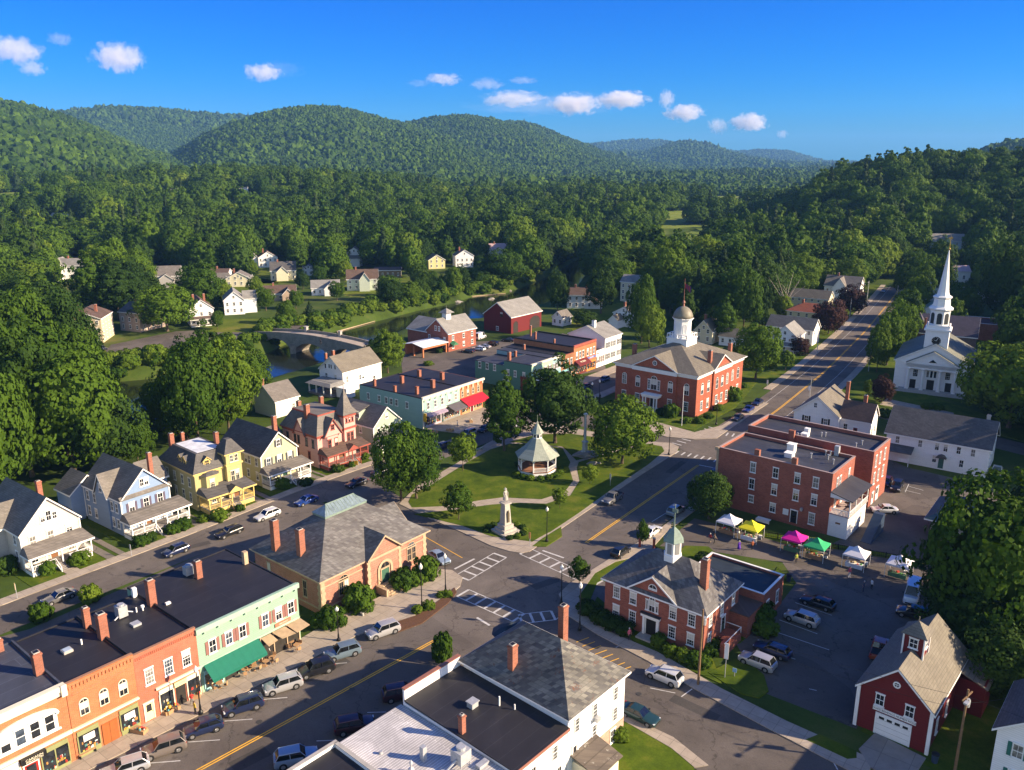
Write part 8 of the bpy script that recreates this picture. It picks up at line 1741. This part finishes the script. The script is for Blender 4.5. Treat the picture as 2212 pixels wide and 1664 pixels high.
tpx('light2',2178,925,752,'huge light green tree right of the church',190); tpx('maple1',2125,880,800,'green tree branching in front of the church side wall',80); tpx('maple1',2120,1400,1052,'giant dark maple overhanging the lot at the right edge',250); tpx('maple2',2250,1330,1120,'giant maple at the right edge behind the fire house',200); tpx('dark1',2240,1210,1020,'tall dark tree at the right edge above the lot',160); tpx('dark2',2170,1525,1425,'small dark tree between the fire house and the corner house',90); tpx('dark1',2195,835,655,'dark tree at the right edge behind the light green one',120); tpx('dark2',2170,700,530,'tall dark tree high at the right edge',110); tpx('dark1',2215,640,500,'dark tree at far upper right beside the pinkish roof',100)
for i,(bx,by,ty,w_) in enumerate(((1893,805,700,48),(1915,790,680,56),(1940,770,660,62),(1960,745,640,60),(1955,715,630,52),(1975,690,600,56),(1985,660,580,52),(1998,640,560,60),(2030,650,560,50),(2075,700,615,70),(2050,735,650,50),(1950,640,575,40),(1975,605,545,44),(2025,600,520,60),(2090,600,535,60),(2130,645,560,60))):
    tpx(['light1','maple1','maple2','dark1','maple1'][i%5],bx,by,ty,'roadside tree in the belt between the far road and the church',w_,group='roadside trees between the far road and the church')
for i,(bx,by,ty,w_) in enumerate(((1862,622,545,66),(1893,606,525,66),(1915,592,510,60),(1938,577,520,44),(1835,640,560,60),(1810,628,560,54))): tpx(['maple1','light1','dark1'][i%3],bx,by,ty,'full green tree crowding the left side of the far road end',w_,group='trees at the left of the far road end')
for k_,bx,by,ty,w_,lab in (('light1',838,806,716,70,'bright green tree between the river and the shop lot'),('light2',815,800,740,50,'smaller bright tree touching the bright one by the shop lot'),('small2',806,822,770,34,'small dark green tree against the white river house'),('maple1',1385,742,604,62,'tall bright tree behind the left side of the town hall'),('light2',1402,752,665,62,'light green tree just left of the hall cupola'),('tall2',1478,735,612,48,'tall narrow dark tree right of the hall cupola'),('dark1',1262,706,672,50,'small dark tree beside the white gabled house drive'),('dark1',1298,678,575,62,'big dark tree between the river and the white farmhouse'),('dark2',1204,676,590,44,'dark tree standing at the river edge behind the red barn'),('tall1',1560,740,640,50,'tall tree behind the white garage roof'),('maple1',1605,720,590,70,'tall bright tree in the wood edge behind the hall'),('tall2',1640,715,600,40,'narrow tree at the wood edge near the grey garage'),('light1',1690,690,640,40,'bright round tree behind the grey-pink roofed house')):
    tpx(k_,bx,by,ty,lab,w_)
tpx('dark2',2205,1530,1400,'dark tree leaning over the corner house at the lower right edge',90);
k=0
for bx,by,ty,w_ in ((-20,1110,790,190),(70,1030,740,170),(165,1035,790,190),(225,1020,850,150),(20,960,700,160),(110,945,690,160),(180,905,715,110),(-40,920,660,150),(60,880,650,130),(150,860,650,130),(300,1010,900,70)):
    tpx(['maple1','dark1','maple2','dark2','maple1','tall1'][k%6],bx,by,ty,'great leafy tree in the thick wood at the left edge by the river',w_,group='great trees of the left edge wood'); k+=1
for bx,by,ty,w_ in ((405,950,790,110),(430,965,760,130),(495,940,745,130),(460,900,720,120),(540,870,760,90),(425,890,745,100)):
    tpx(['maple2','light1','dark1','maple1','dark2','light2'][k%6],bx,by,ty,'large leafy tree in the cluster between the gabled houses and the river pool',w_,group='tree cluster beside the river pool'); k+=1
tpx('maple1',362,716,622,'single huge round dark green tree between the mansions beyond the river',110); tpx('tall1',205,690,548,'tall feathery light tree left of the round one beyond the river',80); tpx('tall2',258,690,560,'tall light tree just left of the round tree beyond the river',80)
for i,(bx,by,ty,w_) in enumerate(((335,640,606,26),(405,632,596,28),(440,640,604,26),(552,640,600,30),(575,672,626,34),(640,668,630,30),(470,668,636,24),(655,625,590,28),(545,600,566,26),(728,650,612,30),(690,612,576,30),(330,606,570,30),(420,600,560,32),(745,606,566,34),(850,640,600,34),(620,700,652,36),(240,650,600,36),(300,640,600,30),(405,690,650,30),(470,712,676,26))):
    tpx(['maple1','tall1','dark2','light2','maple2'][i%5],bx,by,ty,'small garden tree among the pale houses on the slope beyond the river',w_,group='garden trees among the houses beyond the river')
for i,(x_,y2_,h_) in enumerate(((59,86,9),(63,80,8.5),(57.5,93,10),(66,90,11),(70,84,11),(61,99,12))): tree(['dark2','maple1','dark1'][i%3],x_,y2_,h_,'dark tree in the shaded thicket right of the fire house',wf=1.15,group='thicket right of the fire house',z=.1)
# bushes
def bpx(c,x,y,r,lab,kd=0,hs=1.0,g=None): X,Y=(G(x,y) if c=='D' else at(c,x,y)); bush(X,Y,r,lab,kd,hs,group=g,z=.08)
for c,x,y,r,lab,kd,hs in (('C3',760,1215,1.2,'small round shrub at the left end of the library wall',1,.9),('C3',860,1215,1.7,'broad shrub under the left library window',0,1.1),('C3',1075,1085,1.9,'tall leafy shrub left of the library steps',0,1.4),('C3',1430,900,1.7,'dense shrub right of the library steps',0,1.1),('C3',1530,880,1.3,'low shrub beside the dense one at the library',1,.9),('C3',1620,830,1.6,'tall shrub at the right library corner',0,1.5),('C3',1545,1110,.7,'small ball shrub in the planted bed, left end',1,1),('C3',1640,1080,.8,'small shrub in the middle of the planted bed',1,1),('C3',1735,985,.6,'small ball shrub beside the corner lamp, left',1,.9),('C3',1790,980,.65,'small ball shrub beside the corner lamp, right',1,.9),
 ('C1',1130,1370,1.2,'clipped round shrub left of the blue house steps',0,.9),('C1',1215,1335,.9,'shrub touching the blue house steps',2,1.2),('C1',1390,1270,1.1,'clipped shrub right of the blue house steps',0,.9),('C1',1475,1235,1.3,'larger clipped shrub farther right of the blue house steps',0,.95),('C1',1770,1165,1.4,'bushy shrub before the yellow house porch',1,.9),('C1',1640,1180,1.0,'low shrub at the yellow house left corner',1,.7),('C1',1930,1095,.8,'shrub right of the yellow house steps',0,1),('C1',640,1520,1.5,'wide shrub right of the cream-white house steps',1,.8),('C1',390,1600,1.0,'climbing shrub at the cream-white house porch',0,1.4),('C1',50,1590,1.6,'large shrub at the lower left garden edge',2,1.1),
 ('C4',460,1310,1.4,'shrub before the pale yellow house porch',1,.9),('C4',650,1290,1.2,'dark shrub right of the pale yellow house steps',2,.8),('C4',910,1180,1.2,'dark shrub before the pink house porch',2,.8),('C4',1025,1140,.7,'little shrub right of the pink house steps',0,1),('C4',1120,1080,.9,'shrub at the pink house right corner',1,1),
 ('C6',660,1180,1.2,'dark shrub left of the office door',2,.9),('C6',550,1130,1.3,'dark shrub under the left office windows',2,.9),('C6',450,1080,1.3,'dark shrub at the office left wall',2,.9),('C6',340,1000,1.4,'dark shrub at the office street corner bed',2,.9),('C6',960,1290,1.0,'clipped square shrub right of the office door',1,1),('C6',1065,1370,.9,'round shrub under the right office windows',1,1),('C6',1175,1420,.9,'oval shrub beside the round one at the office',1,1.1),('C6',1270,1450,1.1,'shrub left of the tall utility pole',0,1),('C6',1340,1470,1.0,'shrub right of the tall utility pole',0,1),('C6',1400,1370,1.1,'shrub at the office lit corner',0,1),('C6',1455,1310,.9,'shrub beside the office side stair',1,1),('C6',1850,1090,1.9,'large rounded bush beside the brick extension',0,1.1),('C6',1900,1180,1.6,'yellow-green hedge below the rounded bush',1,.7),
 ('R3',1070,1370,1.6,'tall shrub left of the town hall flagpole',0,1.5),('R3',980,1350,1.2,'dark shrub right of the town hall steps',2,1),('R3',1200,1420,1.2,'flowering low shrub before the town hall corner',1,.7),('R3',1320,1420,1.2,'low shrub at the town hall street corner',0,.8),('R3',1400,1380,1.1,'round shrub on the lit side of the town hall',0,.8),('R3',1610,1220,2.0,'tall shrubs against the lit hall side',0,1.3),('R3',1490,1310,1.1,'small shrub along the lit hall side',1,.9),('R3',540,1290,1.3,'dark shrub at the town hall left corner',2,1),('R3',1700,1110,1.0,'small round shrub behind the hall drive',0,1),
 ('R4',480,810,0.9,'shrub beside the lot edge near the bright tree',0,1),('R4',915,800,1.4,'low spreading shrub at the shop lot edge',1,.6),('R4',1010,690,1.0,'dark round shrub by the carport',2,1),('C2',330,460,1.3,'green shrub poking up behind the flat shop roofs, left one',0,1.3),('C2',730,310,1.3,'green shrub poking up behind the flat shop roofs, right one',1,1.2),('C7',990,450,1.15,'leafy shrub top beside the black roof parapet',0,2.2),('R8',130,560,1.5,'dark hedge beside the long white building end',2,.9),('R8',700,450,1.4,'clipped hedge before the church steps, left part',0,.7),('R8',820,460,1.4,'clipped hedge before the church steps, right part',0,.7),('C5',2040,1440,1.4,'dark shrub beside the small lawn behind the office',2,.8),('T2',1165,1360,.9,'small round shrub at the brick basement corner',1,1)):
    bpx(c,x,y,r,lab,kd,hs)
# cafe furniture and shop displays on the pavement
CT=plain('cafe_metal',(.30,.30,.30),.5); CW=plain('cafe_wood',(.40,.24,.12),.7)
def cafe(x,y,rz,label,m_):
    e=thing('cafe_table',label,'table',(x,y,.14),rz,'cafe tables outside the mint shop'); MB().lathe([(.22,0),(.04,.05),(.04,.7),(.42,.71),(.42,.75)],12).obj('table_top',m_,e)
    return e
def chair(x,y,rz,label,m_):
    e=thing('cafe_chair',label,'chair',(x,y,.14),rz,'cafe chairs outside the mint shop'); MB().box(-.22,.22,-.22,.22,.43,.47).obj('seat',m_,e); MB().box(-.22,.22,.19,.22,.47,.9).obj('backrest',m_,e)
    for a in (-.19,.19):
        for b_ in (-.19,.19): MB().box(a-.015,a+.015,b_-.015,b_+.015,0,.43).obj('leg',CT,e)
k=0
TC=None;CC=None
for c,x,y in (('S7',1050,985),('S7',1330,830),('S7',1430,790),('S7',1560,740),('S7',1630,700),('S7',1840,520),('S7',1900,560),('S7',1790,470),('S7',1560,560)):
    X,Y=at(c,x,y); lab='small round cafe table on the pavement outside the mint shop'; 
    if TC is None: TC=cafe(X,Y,0,lab,CW)
    else: copy_tree(TC,(X,Y,.14),k*.5)
    for s_ in range(3):
        a=k*.9+s_*2.1; cx_,cy_=X+.75*math.cos(a),Y+.75*math.sin(a)
        if CC is None: chair(cx_,cy_,a-math.pi/2,'cafe chair at a pavement table outside the mint shop',CW); CC=[o for o in COL.objects if o.name.startswith('cafe_chair')][0]
        else: copy_tree(CC,(cx_,cy_,.14),a-math.pi/2)
    k+=1
def clutter(c,x,y,label,seed,n=9,sz=.3,name='shop_display'):
    X,Y=at(c,x,y); e=thing(name,label,'display',(X,Y,.14),seed); r_=random.Random(seed)
    cols=[(.5,.22,.04),(.6,.35,.05),(.45,.05,.04),(.6,.55,.45),(.1,.3,.3),(.7,.65,.6)]
    MB().box(-.9,.9,-.4,.4,0,.45).obj('stand',CW,e)
    for i in range(n): w_=sz*r_.uniform(.5,1.1); MB().lathe([(w_*.3,0),(w_*.5,w_*.4),(w_*.35,w_*.9),(.02,w_)],8).obj('ware',plain('ware_%d'%r_.randrange(6),cols[r_.randrange(6)],.7,.2,4.),e,True,loc=(r_.uniform(-.8,.8),r_.uniform(-.35,.35),.45))
clutter('S7',430,1260,'orange and yellow wares displayed left of the salmon shop door',3); clutter('S7',520,1240,'rust coloured wares nearest the salmon shop door',4,7); clutter('S7',800,1060,'heaped red and white wares outside the salmon shop window',5,12); clutter('S7',160,1470,'blue and brown clutter beside the olive shop step',6,8); clutter('S4',650,1120,'dark plants and wares outside the lilac shopfront',7,8); clutter('S4',1350,900,'baskets of wares under the red awning',8,10); clutter('R9',1250,640,'dark goods outside the dark red awning shop',9,9); clutter('S6',740,1560,'blue and white display outside the arched window shop',10,7); clutter('S4',950,1080,'plant pots under the grey awning',12,9)
bn=thing('bench','wooden bench under the left olive shop window','bench',(*at('S6',1010,1500),.14),math.pi/2-R(39)); MB().box(-.9,.9,-.2,.2,.42,.47).obj('seat',CW,bn); MB().box(-.9,.9,.18,.22,.55,.9).obj('backrest',CW,bn); [MB().box(a-.04,a+.04,-.2,.22,0,.42).obj('leg',BLACK,bn) for a in (-.8,.8)]
for c,x,y,lab in (('C3',1140,1120,'pale stone bench before the tall library shrub'),('C5',40,450,'green park bench on the gravel by the north walk')):
    X,Y=at(c,x,y); bn=thing('bench',lab,'bench',(X,Y,.14),math.pi/2-R(39)); mm=STONE if 'stone' in lab else COPPER; MB().box(-1,1,-.25,.25,.4,.5).obj('seat',mm,bn); [MB().box(a-.12,a+.12,-.2,.2,0,.4).obj('leg',mm,bn) for a in (-.75,.75)]
for c,x,y,w_,h,lab,m_ in (('C8',498,560,.5,.9,'small blue notice board on the grass corner of the lot',plain('blue_notice',(.25,.4,.6),.5)),('C4',1060,1170,.9,1.5,'yellow sign board before the pink tower house',MATS['yellow_sign']),('R2',435,1270,.6,2.2,'white road sign behind the brick blocks',WHITE),('C5',485,1300,.35,1.9,'orange and white striped sign post at the park tip',plain('orange_stripes',(.55,.25,.1),.6)),('C6',1545,1580,.5,3.6,'tall white sign post on the grass corner of the lot',WHITE),('C2',140,295,.1,1.9,'leaning wooden post in the lower left garden',plain('yellow_wood',(.55,.4,.18),.7)),('C1',1060,1465,.3,1.6,'small sign post on the blue house lawn',METAL),('C5',1196,765,.3,1.9,'pale parking meter beside the park kerb',METAL),('R2',125,1215,.4,1.9,'small white sign at the road edge beyond the town hall',WHITE)):
    X,Y=at(c,x,y); e=thing('sign_post',lab,'sign',(X,Y,.1),R(-30)); MB().tube((0,0,0),(0,0,h*1.25),.05).obj('post',METAL,e); MB().box(-w_/2,w_/2,-.1,-.05,h*.75,h*1.35).obj('sign_board',m_,e)
for c,x,y,lab in (('C6',918,430,'red pillar at the pavement behind the office roof'),('C6',793,420,'pale red stone pillar beside the thin young tree')):
    X,Y=at(c,x,y); e=thing('bollard',lab,'pillar',(X,Y,.14)); MB().lathe([(.25,0),(.22,.2),(.22,1.4),(.28,1.5),(.1,1.65)],10).obj('shaft',PT,e); MB().lathe([(.28,1.66),(.2,1.8),(.02,1.9)],10).obj('cap',STONE,e)
for c,x,y,lab in (('C6',2110,720,'dark green bin beside the extension corner'),('S8',825,1590,'dark blue bin on the grass right of the fire house')):
    X,Y=at(c,x,y); e=thing('waste_bin',lab,'bin',(X,Y,.05)); MB().lathe([(.3,0),(.38,1.0)],10).obj('bin_body',MATS['dark_blue_metal'],e); MB().lathe([(.42,1.0),(.4,1.1),(.05,1.2)],10).obj('lid',BLACK,e)
# riverside rocks, driftwood, dead tree
for i,(c,x,y) in enumerate((('R4',1160,245),('R4',1470,215),('R4',1630,145),('R6',1415,610),('C1',1250,400))):
    X,Y=at(c,x,y,WZ); o=bpy.data.objects.new('boulder',bme); COL.objects.link(o); o.location=(X,Y,WZ-.1); o.scale=(.9,.7,.8); o.rotation_euler=(0,0,i); tag(o,['pale rock on the far bank bend right of the bridge','flat rock spit in the river before the red barn','rock on the far bank above the red barn roof','pale boulder at the foot of the far bank willow','round pale rock at the pool edge near the left wood'][i],'rock')
for i,(x0,y0,x1,y1) in enumerate(((470,815,560,775),(590,815,850,745),(1500,575,1740,555))):
    a=at('R6',x0,y0,WZ); b=at('R6',x1,y1,WZ); q=MB().tube((*a,WZ+.15),(*b,WZ+.3),.28,.12,6); tag(q.obj('driftwood',plain('drift_wood',(.36,.28,.18),.9,.2)),['short pale driftwood log on the far bank by the bridge','long pale driftwood log along the far bank','driftwood trunk on the shore right of the willows'][i],'driftwood')
DT=plain('dead_wood',(.42,.36,.30),.9,.1)
for px,py,ty,lab in ((1693,690,595,'bare dead pale tree in the wood right of the hall'),): 
    x,y=G(px,py); e=thing('dead_tree',lab,'tree',(x,y,0)); link(bpy.data.objects.new('trunk',trunkm('trunk',9,.28,33,True,DT,1.6)),e); q=MB()
    for i in range(16):
        a=i*2.4; z=5+i*.55; q.tube((0,0,z-1),(math.cos(a)*2.4,math.sin(a)*2.4,z+1.4),.08,.02,5)
    q.obj('branches',DT,e)
# bank vegetation
for i in range(210):
    t_=i/210; P=[G(x,y,WZ) for x,y in FARB[2:]]; n=len(P)-1; s_=t_*n; j=int(s_); a,b=P[j],P[min(j+1,n)]; x=a[0]+(b[0]-a[0])*(s_-j); y=a[1]+(b[1]-a[1])*(s_-j); dx,dy=b[0]-a[0],b[1]-a[1]; L=math.hypot(dx,dy) or 1
    o_=rnd.uniform(2.0,12); X,Y=x-dy/L*o_,y+dx/L*o_
    bush(X,Y,rnd.uniform(1.6,3.4),'bright bank shrub along the far shore of the river',1 if i%3 else 0,rnd.uniform(.7,1.2),group='bank shrubs on the far shore',z=T1(X,Y)-.2)
HAZE=0.00006; EXPO=1.3
build_forest(165)
# ---------------------------------------------------------------- clouds (air above the haze)
def cloud_mat(name,seed,dens,thr,sy):
    m=bpy.data.materials.new(name); m.use_nodes=True; t=m.node_tree; t.nodes.remove(t.nodes['Principled BSDF'])
    tc=t.nodes.new('ShaderNodeTexCoord'); mp=t.nodes.new('ShaderNodeMapping'); mp.inputs['Location'].default_value=(seed*7.3,seed*3.1,seed*5.7); mp.inputs['Scale'].default_value=(2.9,2.3,1.7*sy)
    n=N(t,'ShaderNodeTexNoise',Scale=1.15,Detail=5.0,Roughness=0.55,Distortion=.4); t.links.new(tc.outputs['Object'],mp.inputs[0]); t.links.new(mp.outputs[0],n.inputs['Vector'])
    ln=t.nodes.new('ShaderNodeVectorMath'); ln.operation='LENGTH'; t.links.new(tc.outputs['Object'],ln.inputs[0])
    a=t.nodes.new('ShaderNodeMath'); a.operation='MULTIPLY_ADD'; a.inputs[1].default_value=-0.52; t.links.new(ln.outputs['Value'],a.inputs[0]); t.links.new(n.outputs[0],a.inputs[2])
    mr=t.nodes.new('ShaderNodeMapRange'); mr.interpolation_type='SMOOTHSTEP'; mr.inputs['From Min'].default_value=thr; mr.inputs['From Max'].default_value=thr+.13; mr.inputs['To Max'].default_value=dens; t.links.new(a.outputs[0],mr.inputs['Value'])
    v=t.nodes.new('ShaderNodeVolumePrincipled'); v.inputs['Color'].default_value=(1,.97,.98,1); v.inputs['Anisotropy'].default_value=0.0; t.links.new(mr.outputs[0],v.inputs['Density'])
    t.links.new(v.outputs[0],t.nodes['Material Output'].inputs['Volume']); return m
CLOUDS=[(28,108,125,75,.010,'large pale cloud cut by the upper left edge'),(70,148,60,40,.009,'small puff under the large upper left cloud'),(130,85,58,38,.005,'faint puff right of the large upper left cloud'),(256,125,125,80,.011,'ragged pale cloud with a raised right end, upper left sky'),(568,157,88,50,.011,'small oval cloud alone over the twin ridges'),(958,172,90,34,.007,'flat pale cloud above the third hill'),(1050,182,85,34,.003,'faint dark wisp right of the flat pale cloud'),(1130,174,70,20,.003,'thin dark wisp highest in the middle sky'),(1110,214,150,44,.005,'long soft cloud at the left of the cloud bank'),(1240,226,120,60,.010,'double puff in the middle of the cloud bank'),(1345,216,125,50,.010,'white topped cloud right of the double puff'),(1440,214,40,48,.011,'upright small puff right of the cloud bank'),(1478,244,95,46,.012,'bright small cloud under the upright puff'),(1550,273,52,44,.008,'soft puff left of the bright slanting cloud'),(1618,265,92,50,.014,'bright slanting cloud at the right of the cloud group'),(1190,226,420,60,.0003,'thin veil of cloud behind the cloud bank'),(610,150,110,44,.0006,'faint wisp right of the small oval cloud'),(905,180,60,22,.0018,'thin dark wisp left of the flat pale cloud'),(1690,290,28,24,.011,'tiny round puff at the right end of the clouds')]
for i,(cx,cy,w_,h_,dn,lab) in enumerate(CLOUDS):
    u=(cx-1106)/F; v=(cy-832)/F; fw=CP-v*SP; up=-(SP+v*CP); alt=900.0; t_=(alt-H)/up; t_=min(t_,13000); X,Y,Z=u*t_,fw*t_,H+up*t_; s_=t_/F
    v_,f_=ICO[3]; me=bpy.data.meshes.new('cloud'); me.from_pydata(v_.tolist(),[],f_)
    o=bpy.data.objects.new('cloud',me); COL.objects.link(o); o.location=(X,Y,Z); o.scale=(w_*s_*.54,w_*s_*.38,h_*s_*.46); o.rotation_euler=(0,0,-math.atan2(X,Y))
    me.materials.append(cloud_mat('cloud_vapour',i+1,dn*.48,.09,.9)); tag(o,lab,'cloud','summer clouds')
SKR=(2.4,.65); SKG=(.80,.54); SKB=(1.0,1.0)
SKYSAT=1.55; SKYHUE=0.515; SKYTINT=(.62,.72,1.0); SKYSTR=.080
# ---------------------------------------------------------------- sky, sun, air, camera
SUN_AZ,SUN_EL=R(101),R(24)
w=bpy.data.worlds.new('World'); sc.world=w; w.use_nodes=True; t=w.node_tree
bg=t.nodes['Background']; sky=t.nodes.new('ShaderNodeTexSky'); sky.sky_type='NISHITA'; sky.sun_disc=False
sky.sun_elevation=SUN_EL; sky.sun_rotation=SUN_AZ; sky.ozone_density=3.5; sky.dust_density=0.6; sky.air_density=1.0; sky.altitude=100
hs=t.nodes.new('ShaderNodeHueSaturation'); hs.inputs['Saturation'].default_value=SKYSAT; hs.inputs['Hue'].default_value=SKYHUE
t.links.new(sky.outputs[0],hs.inputs['Color'])
mb_=t.nodes.new('ShaderNodeMix'); mb_.data_type='RGBA'; mb_.blend_type='MULTIPLY'; mb_.inputs[0].default_value=1; mb_.inputs[7].default_value=(*SKYTINT,1)
t.links.new(hs.outputs[0],mb_.inputs[6])
sp_=t.nodes.new('ShaderNodeSeparateColor'); t.links.new(mb_.outputs[2],sp_.inputs[0]); cb_=t.nodes.new('ShaderNodeCombineColor'); kk_=.159
for i_,(g_,m_) in enumerate(((SKR[0],SKR[1]),(SKG[0],SKG[1]),(SKB[0],SKB[1]))):
    a_=t.nodes.new('ShaderNodeMath'); a_.operation='MULTIPLY'; a_.inputs[1].default_value=kk_; t.links.new(sp_.outputs[i_],a_.inputs[0])
    p_=t.nodes.new('ShaderNodeMath'); p_.operation='POWER'; p_.inputs[1].default_value=g_; t.links.new(a_.outputs[0],p_.inputs[0])
    q_=t.nodes.new('ShaderNodeMath'); q_.operation='MULTIPLY'; q_.inputs[1].default_value=m_/kk_; t.links.new(p_.outputs[0],q_.inputs[0]); t.links.new(q_.outputs[0],cb_.inputs[i_])
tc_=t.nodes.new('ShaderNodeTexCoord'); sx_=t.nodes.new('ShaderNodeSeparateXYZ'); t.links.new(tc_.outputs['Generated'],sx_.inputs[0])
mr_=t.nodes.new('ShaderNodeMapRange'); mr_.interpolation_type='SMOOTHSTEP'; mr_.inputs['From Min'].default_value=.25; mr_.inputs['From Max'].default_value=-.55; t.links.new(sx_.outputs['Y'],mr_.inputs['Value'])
br_=t.nodes.new('ShaderNodeMix'); br_.data_type='RGBA'; br_.blend_type='MULTIPLY'; br_.inputs[0].default_value=1; br_.inputs[7].default_value=(1.45,1.28,1.2,1); t.links.new(sky.outputs[0],br_.inputs[6])  # added fill: sky behind the camera made brighter and more neutral for shaded walls
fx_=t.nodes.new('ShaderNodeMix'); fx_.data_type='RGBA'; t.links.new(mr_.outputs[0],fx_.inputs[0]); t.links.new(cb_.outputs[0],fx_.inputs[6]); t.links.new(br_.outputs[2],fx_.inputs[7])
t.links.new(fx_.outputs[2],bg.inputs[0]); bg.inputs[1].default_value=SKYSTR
sun=bpy.data.lights.new('sun','SUN'); sun.energy=5.0; sun.angle=R(0.5); sun.color=(1.0,0.80,0.55)
so=bpy.data.objects.new('sun',sun); COL.objects.link(so)
sv=Vector((math.sin(SUN_AZ)*math.cos(SUN_EL),math.cos(SUN_AZ)*math.cos(SUN_EL),math.sin(SUN_EL)))
so.rotation_euler=sv.to_track_quat('Z','Y').to_euler(); so.location=sv*300
cam=bpy.data.cameras.new('camera'); co_=bpy.data.objects.new('camera',cam); COL.objects.link(co_)
co_.location=(0,0,H); co_.rotation_euler=(math.pi/2-PITCH,0,0)
cam.sensor_width=36; cam.lens=36*F/2212; cam.clip_start=1; cam.clip_end=40000
sc.camera=co_
# even air
hm=bpy.data.materials.new('haze_air'); hm.use_nodes=True; ht=hm.node_tree; ht.nodes.remove(ht.nodes['Principled BSDF'])
pv=ht.nodes.new('ShaderNodeVolumePrincipled'); pv.inputs['Color'].default_value=(0.22,0.50,1.0,1); pv.inputs['Density'].default_value=HAZE
pv.inputs['Anisotropy'].default_value=0.0
ht.links.new(pv.outputs[0],ht.nodes['Material Output'].inputs['Volume'])
hz=MB().box(-9500,9500,-700,13500,-7,430).obj('haze',hm); tag(hz,kind='stuff')
sc.cycles.volume_bounces=2; sc.cycles.max_bounces=5; sc.cycles.diffuse_bounces=3; sc.cycles.glossy_bounces=2; sc.cycles.transmission_bounces=2; sc.cycles.transparent_max_bounces=6
sc.view_settings.view_transform='Standard'; sc.view_settings.look='None'; sc.view_settings.exposure=EXPO; sc.view_settings.gamma=1; sc.view_settings.use_curve_mapping=False
